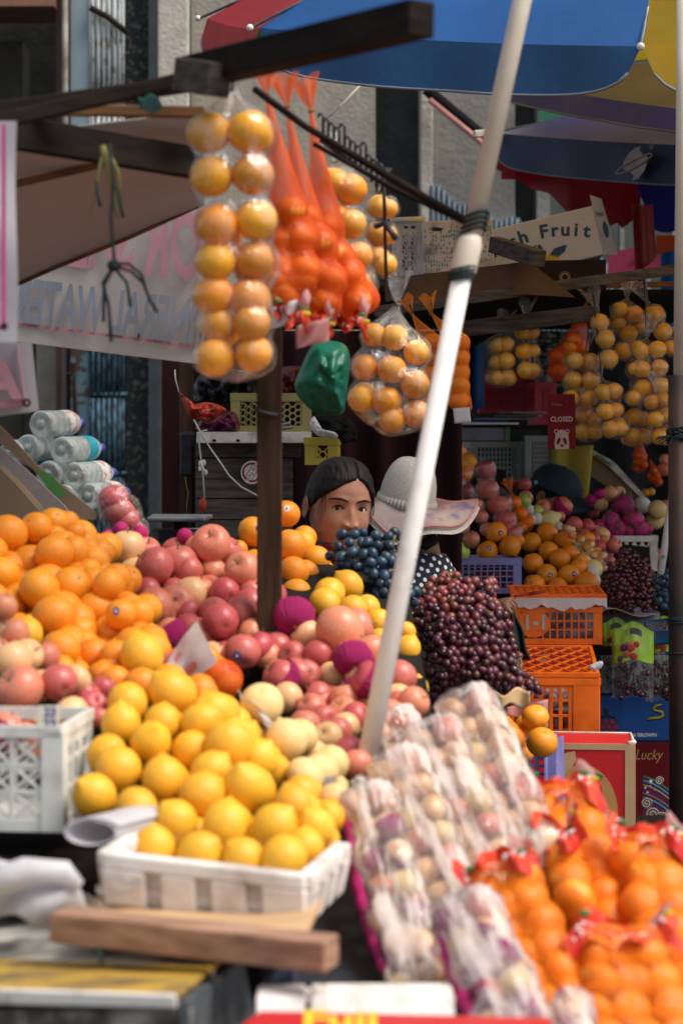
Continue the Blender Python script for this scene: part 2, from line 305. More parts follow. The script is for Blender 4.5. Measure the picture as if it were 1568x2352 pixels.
M['red_bag']=cloth_mat('red_plastic_bag',(.50,.045,.02),trans=.3,scale=12,rough=.3)
M['green_bag']=cloth_mat('green_plastic_bag',(.0,.17,.085),(.0,.12,.08),trans=.35,scale=8,rough=.35)
M['magenta_bag']=mat('dark_magenta_bag',(.16,.01,.05),(.06,.005,.02),rough=.25,scale=14,bstr=.8,bscale=30,bd=.01)
M['white_bag']=cloth_mat('white_plastic_sheet',(.78,.76,.77),(.70,.68,.70),trans=.4,scale=10,rough=.4)
M['yellow_bag']=cloth_mat('yellow_paper_bag',(.62,.50,.08),(.52,.42,.06),trans=.2,scale=5)
M['string']=mat('dark_twine',(.03,.045,.045),(.015,.02,.02),rough=.7,spec=.08); M['straw']=mat('yellow_green_straw',(.22,.20,.06),rough=.8)
M['metal_dark']=mat('rusty_dark_pole',(.020,.016,.016),(.045,.024,.018),rough=.5,scale=7,bstr=.2,spec=.08); M['steel']=mat('worn_steel',(.30,.33,.34),(.16,.17,.18),rough=.35,metal=.6,scale=12)
M['hook']=mat('dark_hook_metal',(.03,.04,.045),rough=.4,metal=.4)
M['hair']=mat('black_hair',(.012,.009,.009),(.006,.005,.006),rough=.55,scale=3,stretch=(60,60,6),bstr=.5,bscale=4,bd=.003,spec=.12)
M['skin']=mat('skin',(.33,.165,.10),(.27,.125,.075),rough=.5,scale=16,bstr=.08,bscale=300,sss=.15)
n_=M['skin'].node_tree; bs_=n_.nodes['Principled BSDF']; lk=bs_.inputs['Base Color'].links[0].from_socket; tcs=n_.nodes.new('ShaderNodeTexCoord')
n_.links.new(mixc(n_,ramp(n_,noi(n_,28,6,rough=.7),.45,.70),lk,(.40,.15,.10)),bs_.inputs['Base Color'])
M['skin_dark']=mat('tanned_skin',(.30,.16,.10),(.24,.12,.075),rough=.5,scale=16,bstr=.1,sss=.1)
M['lip']=mat('lips',(.38,.12,.10),rough=.4,bstr=0); M['eye_white']=mat('eye_white',(.62,.58,.55),rough=.15,bstr=0); M['iris']=mat('dark_iris',(.012,.007,.005),rough=.08,bstr=0)
M['maroon_cloth']=mat('maroon_mask_cloth',(.13,.012,.022),(.09,.01,.018),rough=.8,bstr=.4)
M['dark_green_cloth']=mat('dark_green_cloth',(.018,.035,.03),(.012,.022,.02),rough=.9,bstr=.5)
M['navy_cloth']=mat('navy_fabric',(.010,.013,.028),rough=.8,spec=.08); M['cap_cloth']=mat('dark_teal_cap',(.022,.048,.062),(.016,.036,.048),rough=.8)
M['glass']=None
m,n,b=newmat('clear_bottle'); b.inputs['Base Color'].default_value=(.92,.97,.97,1); b.inputs['Roughness'].default_value=.08; b.inputs['Transmission Weight'].default_value=.0
out=n.nodes['Material Output']; tr=n.nodes.new('ShaderNodeBsdfTransparent'); tr.inputs[0].default_value=(.86,.91,.92,1)
nz=noi(n,34,4,rand=True); bump(n,b,nz,1.0,.01); b.inputs['Base Color'].default_value=(.55,.60,.58,1); b.inputs['Specular IOR Level'].default_value=1
lw=n.nodes.new('ShaderNodeLayerWeight'); lw.inputs[0].default_value=.5
mm=n.nodes.new('ShaderNodeMath'); mm.operation='MULTIPLY_ADD'; n.links.new(lw.outputs['Facing'],mm.inputs[0]); mm.inputs[1].default_value=.7; mm.inputs[2].default_value=.22; mm.use_clamp=True
mx=n.nodes.new('ShaderNodeMixShader'); n.links.new(mm.outputs[0],mx.inputs[0]); n.links.new(tr.outputs[0],mx.inputs[1]); n.links.new(b.outputs[0],mx.inputs[2]); n.links.new(mx.outputs[0],out.inputs[0]); M['glass']=m
# ---------------------------------------------------------------- fruit meshes (unit radius, shared)
def mesh_of(name,mb,mat,smooth=True):
    me=bpy.data.meshes.new(name); me.from_pydata([tuple(v) for v in mb.v],[],mb.f); me.validate(); me.materials.append(mat)
    if smooth: me.polygons.foreach_set('use_smooth',[True]*len(me.polygons))
    return me
def profile(fn,nu=24,nv=16):
    mb=MB()
    def g(a,b):
        th=2*math.pi*a; ph=math.pi*(b-.5)*.999; r,z=fn(ph,th); return (r*math.cos(th),r*math.sin(th),z)
    return mb.grid(g,nu,nv,True)
def f_orange(ph,th):
    k=1-.10*math.exp(-((math.pi/2-ph)/.22)**2)-.05*math.exp(-((math.pi/2+ph)/.14)**2); return math.cos(ph)*k*1.02,math.sin(ph)*k*.97
def f_mand(ph,th): 
    k=1-.12*math.exp(-((math.pi/2-ph)/.3)**2)-.10*math.exp(-((math.pi/2+ph)/.25)**2); return math.cos(ph)*k*1.04*(1+.012*math.cos(9*th)),math.sin(ph)*k*.86
def f_lemon(ph,th): 
    e=.16*math.exp(-((math.pi/2-abs(ph))/.2)**2); k=1+e*(1 if ph>0 else .4); return math.cos(ph)*1.0,math.sin(ph)*k*1.08
def f_apple(ph,th): 
    c=math.cos(ph); k=1-.30*math.exp(-((math.pi/2-ph)/.30)**2)-.16*math.exp(-((math.pi/2+ph)/.26)**2)
    return c*k*(1.03+.05*math.sin(ph))*(1+.02*math.cos(5*th)*(1-sm(-.9,.4,ph))),math.sin(ph)*k*.98
def f_pear(ph,th):
    s=math.sin(ph); return math.cos(ph)*(1-.38*sm(-.1,.9,s)),s*1.28
FM={}
for k,fn in (('orange',f_orange),('mandarin',f_mand),('lemon',f_lemon),('yellow_orange',f_orange),('yellow_citrus',f_orange),('apple_red',f_apple),('apple_pink',f_apple),('apple_pale',f_apple),('green_apple',f_apple),('asian_pear',f_orange),('pear',f_pear)):
    FM[k]=mesh_of(k,profile(fn),M[k])
LO={k:mesh_of(k+'_small',profile(fn,16,10),M[k]) for k,fn in (('orange',f_orange),('mandarin',f_mand),('yellow_orange',f_orange),('yellow_citrus',f_orange),('lemon',f_lemon))}
GM={k:mesh_of(k,profile(lambda ph,th:(math.cos(ph)*.92,math.sin(ph)*1.12),12,8),M[k]) for k in ('grape_red','grape_dark','grape_light','grape_blue')}
KIND={'orange':('orange','orange'),'mandarin':('mandarin','mandarin'),'lemon':('lemon','lemon'),'yellow_orange':('orange','orange'),'yellow_citrus':('orange','orange'),'apple_red':('apple','apple'),
'apple_pink':('apple','apple'),'apple_pale':('apple','apple'),'green_apple':('green_apple','apple'),'asian_pear':('asian_pear','pear'),'pear':('pear','pear')}
def stemmesh():
    mb=MB().tube([(0,0,.55),(.02,.01,.85),(.10,.03,1.10)],[.05,.045,.06],6); return mesh_of('stem',mb,M['stem'])
STEM=stemmesh()
def calyx():
    mb=MB()
    for k in range(5):
        a=2*math.pi*k/5; c,s=math.cos(a),math.sin(a)
        mb.add([(-.05*s,.05*c,-.84),(.05*s,-.05*c,-.84),(.13*c,.13*s,-.93)],[(0,1,2)])
    return mesh_of('calyx',mb,M['stem'],False)
CALYX=calyx()
def navel():
    mb=MB().ell((0,0,.875),.09,.09,.035,8,6); return mesh_of('stem_scar',mb,M['scale_green'])
SCAR=navel()
def cupmesh(m,name):
    mb=MB()
    def g(a,b):
        th=2*math.pi*a; ph=-math.pi/2+b*(math.pi*.60); k=1.08+.016*math.sin(th*22)+.03*noise.noise(Vector((math.cos(th)*2,math.sin(th)*2,b*3)))+.05*b*b*noise.noise(Vector((math.cos(th)*5,math.sin(th)*5,1)))
        r,z=f_apple(ph,th); return (r*k*math.cos(th),r*k*math.sin(th),z*k)
    mb.grid(g,88,9,True); return mesh_of(name,mb,m)
CUPP=cupmesh(M['foam_pink'],'foam_net'); CUPW=cupmesh(M['foam_white'],'foam_net')
def stick(mat_a,mat_b):
    mb=MB()
    def g(a,b):
        th=2*math.pi*a; rr=.26*b; return (rr*math.cos(th)*.8,rr*math.sin(th),math.sqrt(max(0,1.03**2-rr*rr)))
    mb.grid(g,16,4,True); me=mesh_of('sticker',mb,mat_a); mb2=MB(); z=1.045
    mb2.add([(-.09,-.10,z-.01),(.10,-.10,z-.01),(0,.15,z-.01)],[(0,1,2)]); m2=mesh_of('sticker_emblem',mb2,mat_b,False); return me,m2
ST_B=stick(M['sticker_blue'],M['sticker_white']); ST_W=stick(M['sticker_white'],M['red_print'])
def link(o,par=None):
    COL.objects.link(o)
    if par is not None: o.parent=par
    return o
def rotrand(tilt=180):
    return (R_(rnd(-tilt,tilt)),R_(rnd(-tilt,tilt)),R_(rnd(0,360)))
def fruit(kind,c,r,label,group,parent=None,rot=None,lo=False,sticker=None,cup=None,extra=True,sdir=None):
    nm,cat=KIND[kind]; me=(LO.get(kind) if lo else None) or FM[kind]
    o=bpy.data.objects.new(nm,me); link(o,parent); o.scale=(r*rnd(.97,1.03),r*rnd(.97,1.03),r*rnd(.96,1.03))
    o.location=Vector(c)-(wloc(parent) if parent else Vector((0,0,0)))
    if rot is None: rot=rotrand(55) if not kind.startswith('apple') else (R_(rnd(-75,75)),R_(rnd(-60,60)),R_(rnd(0,360)))
    o.rotation_euler=rot
    if parent is None: setp(o,label,cat,group)
    if parent is None and extra:
        if kind.startswith('apple') or kind=='green_apple': link(bpy.data.objects.new('stem',STEM),o); link(bpy.data.objects.new('calyx',CALYX),o)
        elif kind in('orange','yellow_orange'): link(bpy.data.objects.new('stem_scar',SCAR),o)
    if cup:
        k=bpy.data.objects.new('foam_net',CUPP if cup=='p' else CUPW); link(k,o); k.rotation_euler=(R_(rnd(-12,12)),R_(rnd(-12,12)),0)
    if sticker:
        me1,me2=ST_B if sticker=='b' else ST_W
        d=Vector(sdir if sdir else (rnd(-.3,.5),-1,rnd(-.1,.6))).normalized(); m=o.rotation_euler.to_matrix().inverted()
        q=(m@d).to_track_quat('Z','Y').to_euler(); s=bpy.data.objects.new('sticker',me1); link(s,o); s.rotation_euler=q
        e=bpy.data.objects.new('emblem',me2); link(e,s)
    return o
def pile(kind,lst,yf,label,group,rs=1.0,lo=False,cupp=0,stick=()):
    """lst: (u,v,r) in picture units; yf(u,v)->depth"""
    out=[]; cs=[]
    for t in lst: cs.append([t[0],t[1],yf(t[0],t[1]),t[2]*rs])
    order=sorted(range(len(lst)),key=lambda i:-lst[i][2]-(lst[i][1]*.05))
    for it in range(10):
        moved=False
        for a_ in range(len(order)):
            for b_ in range(a_):
                A,B=cs[order[a_]],cs[order[b_]]; d=(P(*A[:3])-P(*B[:3])).length; need=.95*(A[3]*A[2]+B[3]*B[2])/F
                if d<need-.001 and A[2]-yf(A[0],A[1])<.22: A[2]+=min(.02,(need-d)*.8)+.002; moved=True
        if not moved: break
    for i,t in enumerate(lst):
        u,v,r=t[:3]; kd=t[3] if len(t)>3 and t[3] in FM else kind; op=t[4] if len(t)>4 else ''
        Y=cs[i][2]
        fl,_,where=op.partition(':')
        o=fruit(kd,P(u,v,Y),r*rs*Y/F,label,group,lo=lo,sticker=fl if fl in('b','w') else None,cup='p' if fl=='p' else None)
        if where: 
            if 'group' in o: del o['group']
            o['label']=('apple in a ribbed magenta foam net, ' if fl=='p' else '%s with a small %s sticker, '%(KIND[kd][1],'blue' if fl=='b' else 'white'))+where
        out.append(o)
    return out
def strand(pts,r,mat,name='string',parent=None,n=6): return obj(name,MB().tube(pts,r,n),mat,parent,True)

# ---------------------------------------------------------------- bags of fruit
def hull(centers,R,K,Lo,name,mat,parent,wr=.06,neck=.18,puff=1.08,flare=.5,top=True,nu=44,nv=46,tail=.25,fall=.42):
    """film or net drawn round the fruit, gathered at the knot K"""
    cs=[Vector(c) for c in centers]; a=(Vector(Lo)-Vector(K)).normalized(); K=Vector(K)
    side=a.cross(Vector((0,1,0))).normalized(); dep=side.cross(a).normalized()
    L=[((c-K).dot(a),(c-K).dot(side),(c-K).dot(dep)) for c in cs]
    tmin=min(l[0] for l in L); tmax=max(l[0] for l in L)
    cx0=[l for l in L if l[0]<tmin+R*1.5]; ax0=sum(l[1] for l in cx0)/len(cx0); ad0=sum(l[2] for l in cx0)/len(cx0)
    mx=sum(l[1] for l in L)/len(L); md=sum(l[2] for l in L)/len(L); end=tmax+R*(1+tail); seed=rnd(0,99)
    def rad(t,th,ox,od):
        best=R*.25
        for (ti,x,d) in L:
            h=(t-ti)/R
            if abs(h)<2.2:
                v=((x-ox)*math.cos(th)+(d-od)*math.sin(th))+R*puff-R*h*h*fall
                if v>best: best=v
        return best
    def fn(u,v):
        th=2*math.pi*u; t=v*end
        q=max(0,min(1,t/max(tmin,1e-4))); ox=mx*q; od=md*q
        r=rad(max(t,tmin-R*.55),th,mx,md)
        t0=max(tmin-R*.55,1e-4)
        if t<t0: 
            s=t/t0; r=r*(neck*.6+(1-neck*.6)*(s**1.25))
        if t>tmax+R*.55:
            s=(t-(tmax+R*.55))/(end-(tmax+R*.55)); r=r*math.sqrt(max(0,1-s*s*.985))
        p=Vector((math.cos(th)*3,math.sin(th)*3,t*9+seed)); r*=1+wr*(noise.noise(p*2.2)+.7*noise.noise(p*6)); 
        return K+a*t+side*(ox+r*math.cos(th))+dep*(od+r*math.sin(th))
    mb=MB().grid(fn,nu,nv,True); o=obj(name,mb,mat,parent,True)
    if top and flare:
        def g(u,v):
            th=2*math.pi*u; fl=v**.8; r=R*flare*(.16+.9*fl)*(1+.35*math.sin(5*th+seed)*fl+.2*math.sin(11*th)*fl)
            return K-a*(fl*R*flare*2.6*(1+.2*math.sin(3*th+seed)))+side*(r*math.cos(th)+.3*R*fl*math.sin(seed))+dep*r*math.sin(th)*.6
        obj('gathered_top',MB().grid(g,30,6,True),mat,parent,True)
        obj('tie',MB().tube([K+(side*math.cos(x*.7)+dep*math.sin(x*.7))*R*.13*flare*2 for x in range(11)],.0018,5),M['straw'],parent,True)
    return o
def hang_bag(label,group,kind,lst,Y,knot,tie=None,mat='film_soft',name='bagged_fruit',cat='bag of fruit',flare=.7,back=0,wr=.05,dY=0,rot=None,tieY=None,lo=True,puff=1.06):
    """fruit centres (u,v,r) given in the picture at depth Y; knot (u,v); tie = where its string is fixed"""
    K=P(knot[0],knot[1],Y+.01); b=empty(name,K,label,cat,group); cs=[];R=0
    for (u,v,r) in lst:
        c=P(u,v,Y+rnd(-.012,.012)+dY); rr=r*Y/F; R+=rr; cs.append(c)
        fruit(kind,c,rr,None,None,b,rot=(R_(rnd(-25,25)),R_(rnd(-25,25)),rnd(0,6)) if rot is None else rot,lo=lo)
    R/=len(lst)
    if back:
        for c in list(cs):
            if rnd(0,1)<back:
                c2=c+Vector((rnd(-.3,.3)*R,R*1.75,rnd(-.4,.4)*R)); cs.append(c2); fruit(kind,c2,R,None,None,b,lo=True)
    low=max(t[1] for t in lst); lows=[c for c,t in zip(cs,lst) if t[1]>low-1.2*lst[0][2]]
    lo_=sum(lows,Vector())/len(lows)
    hull(cs,R,K,lo_,'film' if 'film' in mat else 'net',M[mat],b,flare=flare,wr=wr,puff=puff)
    if tie is not None:
        T=P(tie[0],tie[1],tieY or Y); strand([K+Vector((0,0,-.004)),K.lerp(T,.5)+Vector((.003,.004,0)),T],.0022,M['string'],'string',b)
    return b
def lean_bag(label,group,kind,top,bot,Yt,Yb,nc,nr,r_px,mat='film_milk',cup=None,name='bagged_fruit',cat='bag of fruit',layers=2,flare=.6,jit=.12,wr=.07,kinds=None,puff=1.06,liner=None,lo=False,fall=.42):
    """a long bag leaning on the display between two picture points (top,bot) with depths Yt,Yb"""
    A=P(*top,Yt); B=P(*bot,Yb); a=(B-A).normalized(); side=a.cross(Vector((0,1,0))).normalized(); dep=side.cross(a).normalized()
    if dep.y<0: dep=-dep
    R=r_px*((Yt+Yb)/2)/F; L=(B-A).length; b=empty(name,B,label,cat,group); cs=[]; t0=R*1.6
    for k in range(layers):
        for i in range(nr):
            for j in range(nc):
                t=t0+(L-t0-R)*(i/(max(1,nr-1))); x=(j-(nc-1)/2)*R*1.9+(R*.4 if i%2 and nc>1 else 0)*(1 if j<nc/2 else -.2)
                if i==0 and nc>2 and j in(0,nc-1): x*=.7
                c=A+a*(t+rnd(-jit,jit)*R)+side*(x+rnd(-jit,jit)*R)+dep*(k*R*1.7)
                cs.append(c); kd=kinds[(i*3+j*5+k)%len(kinds)] if kinds else kind
                fruit(kd,c,R*rnd(.94,1.04),None,None,b,lo=lo or k>0,cup=cup if k==0 and (cup=='p' and (i+j)%3!=1) else None)
    hull(cs,R,A,B,'film' if 'film' in mat else 'net',M[mat],b,flare=flare,wr=wr,puff=puff,nv=60,fall=fall)
    return b,A,B,a,side,dep,R
# ---------------------------------------------------------------- grapes
def inpoly(x,y,p):
    c=False;n=len(p)
    for i in range(n):
        x1,y1=p[i];x2,y2=p[(i+1)%n]
        if (y1>y)!=(y2>y) and x<(x2-x1)*(y-y1)/(y2-y1)+x1: c=not c
    return c
def edged(x,y,p):
    d=1e9;n=len(p)
    for i in range(n):
        a=Vector(p[i]);b=Vector(p[(i+1)%n]);q=Vector((x,y));t=max(0,min(1,(q-a).dot(b-a)/max(1e-6,(b-a).length_squared))); d=min(d,(a+(b-a)*t-q).length)
    return d
def grapes(poly,Y,r_px,nb,kinds,label,group,bulge=.16,lean=0,name='grape_bunch',vlo=None,dens=1.0,topk=None):
    us=[p[0] for p in poly];vs=[p[1] for p in poly]; step=r_px*1.72/dens; pts=[]; y=min(vs); row=0
    while y<=max(vs):
        x=min(us)+(step/2 if row%2 else 0)
        while x<=max(us):
            xx=x+rnd(-.34,.34)*step; yy=y+rnd(-.34,.34)*step
            if inpoly(xx,yy,poly):
                d=edged(xx,yy,poly); dm=.30*(max(us)-min(us)); dd=min(1,d/dm)
                Yp=Y-bulge*math.sqrt(max(0,1-(1-dd)**2))+lean*(max(vs)-yy)/(max(vs)-min(vs))+rnd(-.5,.5)*r_px*Y/F
                pts.append((xx,yy,Yp,0))
                if rnd(0,1)<.5: pts.append((xx+rnd(-.5,.5)*step,yy+rnd(-.5,.5)*step,Yp+r_px*2*Y/F,1))
            x+=step
        y+=step*.87; row+=1
    cen=[random.choice(pts)[:2] for _ in range(nb)]
    for it in range(5):
        gr=[[] for _ in cen]
        for p in pts:
            k=min(range(nb),key=lambda i:(p[0]-cen[i][0])**2+(p[1]-cen[i][1])**2); gr[k].append(p)
        cen=[(sum(p[0] for p in g)/len(g),sum(p[1] for p in g)/len(g)) if g else cen[i] for i,g in enumerate(gr)]
    for i,g in enumerate(gr):
        if not g: continue
        g=sorted(g,key=lambda p:p[3]); c0=P(cen[i][0],cen[i][1],sum(p[2] for p in g)/len(g)+.02)
        b=empty(name,c0,label,'grapes',group); rest=MB(); top=min(g,key=lambda p:p[1])
        for j,p in enumerate(g):
            c=P(p[0],p[1],p[2]); r=r_px*p[2]/F*rnd(.88,1.06)
            if j<98:
                kd=random.choice(kinds)
                if topk and rnd(0,1)<(1-(p[1]-min(vs))/(topk[1]*(max(vs)-min(vs)))): kd=topk[0]
                o=bpy.data.objects.new('grape',GM[kd]); link(o,b); o.location=c-c0; o.scale=(r,r,r); o.rotation_euler=rotrand(70)
            else: rest.ell(c,r,r,r,10,7)
        if rest.v: setp(obj('grapes_inside',rest,M[kinds[0]],b,True),kind='stuff')
        tb=MB(); T=P(top[0],top[1],top[2]+.01)+Vector((0,0,.012))
        tb.tube([c0,c0.lerp(T,.6)+Vector((.008,0,0)),T],[.003,.0025,.003],6)
        for q in range(min(10,len(g))):
            p=random.choice(g); c=P(p[0],p[1],p[2]); tb.tube([c0.lerp(T,rnd(0,.9)),c],[.0015,.001],4)
        obj('stem',tb,M['stem'],b,True)
# ---------------------------------------------------------------- crates, boxes, lettering
def lattice(mb,o,d,n,Ln,h,t,style,cols,rows,rim=.025,base=.02,post=.03):
    """one side of a crate: along d (unit), outward n, length Ln, height h"""
    o,d,n=Vector(o),Vector(d).normalized(),Vector(n).normalized(); z=Vector((0,0,1))
    def bar(x0,x1,z0,z1,tt=t,pr=0): mb.box(o+d*x0+z*z0+n*pr,d*(x1-x0),-n*tt,z*(z1-z0))
    bar(0,Ln,h-rim,h,t*1.6,t*.5); bar(0,Ln,0,base,t*1.2,t*.1); bar(0,post,base,h-rim,t*1.2,t*.1); bar(Ln-post,Ln,base,h-rim,t*1.2,t*.1)
    W=Ln-2*post; hh=h-rim-base
    if style=='grid':
        for i in range(1,cols): x=post+W*i/cols; bar(x-t*.45,x+t*.45,base,h-rim)
        for j in range(1,rows): zz=base+hh*j/rows; bar(post,Ln-post,zz-t*.4,zz+t*.4,t*.9,-t*.05)
    elif style=='slots':
        for i in range(1,cols): x=post+W*i/cols; w_=W/cols*.2; bar(x-w_,x+w_,base,h-rim)
        for j in range(1,rows): zz=base+hh*j/rows; w_=hh/rows*.09; bar(post,Ln-post,zz-w_,zz+w_,t*.9,-t*.05)
        bar(post,Ln-post,h-rim-hh*.16,h-rim+.001,t*.8,-t*.1)
    elif style=='solid':
        bar(post,Ln-post,base,h-rim,t*.8,-t*.1)
    elif style=='diamond':
        for i in range(1,cols): x=post+W*i/cols; bar(x-t*.6,x+t*.6,base,h-rim)
        for j in range(1,rows): zz=base+hh*j/rows; bar(post,Ln-post,zz-t*.6,zz+t*.6,t*.9,-t*.05)
        for i in range(cols):
            for j in range(rows):
                x0=post+W*i/cols;x1=x0+W/cols;z0=base+hh*j/rows;z1=z0+hh/rows
                for (p,q) in (((x0,z0),(x1,z1)),((x0,z1),(x1,z0))):
                    mb.beam(o+d*p[0]+z*p[1]-n*t*.5,o+d*q[0]+z*q[1]-n*t*.5,t*.9,t*.8,up=n)
    elif style=='hex':
        s=max(.012,W/cols*.5); nx=int(W/(s*1.5))+1; nz=int(hh/(s*1.732))+1
        for i in range(nx):
            for j in range(nz):
                cx=post+s*1.5*i+s*.5; cz=base+s*1.732*j+(s*.866 if i%2 else 0)
                for k in range(3):
                    a0=math.pi/3*k;a1=math.pi/3*(k+1); p=(cx+s*math.cos(a0),cz+s*math.sin(a0)); q=(cx+s*math.cos(a1),cz+s*math.sin(a1))
                    if all(post<=e[0]<=Ln-post and base<=e[1]<=h-rim for e in (p,q)):
                        mb.beam(o+d*p[0]+z*p[1]-n*t*.5,o+d*q[0]+z*q[1]-n*t*.5,t*.7,t*.7,up=n)
def crate(label,o,yaw,W,D,h,mat,style='grid',cols=8,rows=4,t=.006,name='plastic_crate',cat='crate',group=None,rim=.025,floor=True,side=None,lid=False):
    """o = front left bottom corner; yaw turns it anticlockwise seen from above"""
    m=Matrix.Rotation(R_(yaw),3,'Z'); d=m@Vector((1,0,0)); e=m@Vector((0,1,0)); o=Vector(o); c=o+d*W/2+e*D/2
    b=empty(name,c,label,cat,group); f=MB(); lattice(f,o,d,-e,W,h,t,style,cols,rows,rim); obj('front_side',f,mat,b,bevel=.0008)
    f=MB(); lattice(f,o+d*W,e,d,D,h,t,side or style,max(3,int(cols*D/W)),rows,rim); obj('end_side',f,mat,b,bevel=.0008)
    f=MB(); lattice(f,o+d*W+e*D,-d,e,W,h,t,style,cols,rows,rim); obj('back_side',f,mat,b)
    f=MB(); lattice(f,o+e*D,-e,-d,D,h,t,side or style,max(3,int(cols*D/W)),rows,rim); obj('end_side',f,mat,b)
    if floor: obj('base',MB().box(o+d*.004+e*.004+Vector((0,0,.003)),d*(W-.008),e*(D-.008),(0,0,.008)),mat,b)
    return b,o,d,e
def carton(label,o,yaw,W,D,h,mat,name='cardboard_box',cat='box',group=None,pitch=0,open_top=False,roll=0,side=None):
    m=Matrix.Rotation(R_(yaw),3,'Z')@Matrix.Rotation(R_(roll),3,'Y')@Matrix.Rotation(R_(pitch),3,'X'); d=m@Vector((1,0,0)); e=m@Vector((0,1,0)); z=m@Vector((0,0,1)); o=Vector(o)
    b=empty(name,o+d*W/2+e*D/2,label,cat,group)
    if open_top:
        f=MB(); t=.006
        f.box(o,d*W,e*t,z*h); f.box(o+e*(D-t),d*W,e*t,z*h); f.box(o+e*t,d*t,e*(D-2*t),z*h); f.box(o+e*t+d*(W-t),d*t,e*(D-2*t),z*h); f.box(o+e*t+d*t,d*(W-2*t),e*(D-2*t),z*t)
        obj('box_walls',f,mat,b,bevel=.001)
    else: obj('box_body',MB().box(o,d*W,e*D,z*h),mat,b,bevel=.004)
    if side: obj('side_panel',MB().box(o+d*(W+.0005)+e*.004+z*.004,d*.001,e*(D-.008),z*(h-.008)),side,b)
    return b,o,d,e,z
def flat(name,pts,o,ex,ez,mat,par,th=.0012,up=.0006,label=None):
    """a printed or cut shape: 2D outline on the face spanned by ex (right) and ez (up)"""
    ex,ez=Vector(ex).normalized(),Vector(ez).normalized(); n=ex.cross(ez).normalized(); o=Vector(o)+n*up
    return obj(name,MB().poly([o+ex*p[0]+ez*p[1] for p in pts],n*th),mat,par,label=label)
def circ(cx,cy,rx,ry=None,n=24,a0=0,a1=360):
    ry=ry or rx; return [(cx+rx*math.cos(R_(a0+(a1-a0)*i/(n if a1-a0<360 else n))),cy+ry*math.sin(R_(a0+(a1-a0)*i/n))) for i in range(n if a1-a0>=360 else n+1)]
def ring(mb,cx,cy,r0,r1,o,ex,ez,n_,th=.001,a0=0,a1=360,n=28,sy=1):
    for i in range(n):
        q=[]
        for (r,k) in ((r0,i),(r1,i),(r1,i+1),(r0,i+1)):
            a=R_(a0+(a1-a0)*k/n); q.append(o+ex*(cx+r*math.cos(a))+ez*(cy+r*math.sin(a)*sy)+n_*.0012)
        mb.poly(q[::-1],n_*th)
def text(s,o,ex,ez,size,mat,par,name='lettering',mirror=False,bold=0,arc=None,shear=0,sx=1,align='LEFT',th=.0006,up=.0014):
    ex,ez=Vector(ex).normalized(),Vector(ez).normalized(); n=ex.cross(ez).normalized(); o=Vector(o)
    def glyph(t):
        cu=bpy.data.curves.new('t','FONT'); cu.body=t; cu.size=size; cu.offset=bold*size; cu.shear=shear; cu.align_x=align if arc is None else 'CENTER'; cu.resolution_u=2
        ob=bpy.data.objects.new('t',cu); COL.objects.link(ob); dg=bpy.context.evaluated_depsgraph_get(); ev=ob.evaluated_get(dg); me=bpy.data.meshes.new_from_object(ev)
        vs=[v.co.copy() for v in me.vertices]; fs=[tuple(p.vertices) for p in me.polygons]; bpy.data.objects.remove(ob); bpy.data.meshes.remove(me); return vs,fs
    mb=MB(); mi=-1 if mirror else 1
    if arc is None:
        vs,fs=glyph(s); mb.add([o+ex*v.x*sx*mi+ez*v.y+n*up for v in vs],fs)
    else:
        rad,a0,da=arc    # radius, start angle (deg), step
        for i,ch in enumerate(s):
            if ch==' ': continue
            vs,fs=glyph(ch); a=R_(a0-da*i); c=o+(ex*math.cos(a)+ez*math.sin(a))*rad; tx=(ex*math.sin(a)-ez*math.cos(a)); tz=(ex*math.cos(a)+ez*math.sin(a))
            mb.add([c+tx*v.x*sx+tz*v.y+n*up for v in vs],fs)
    if not mb.v: return None
    return obj(name,mb,mat,par)
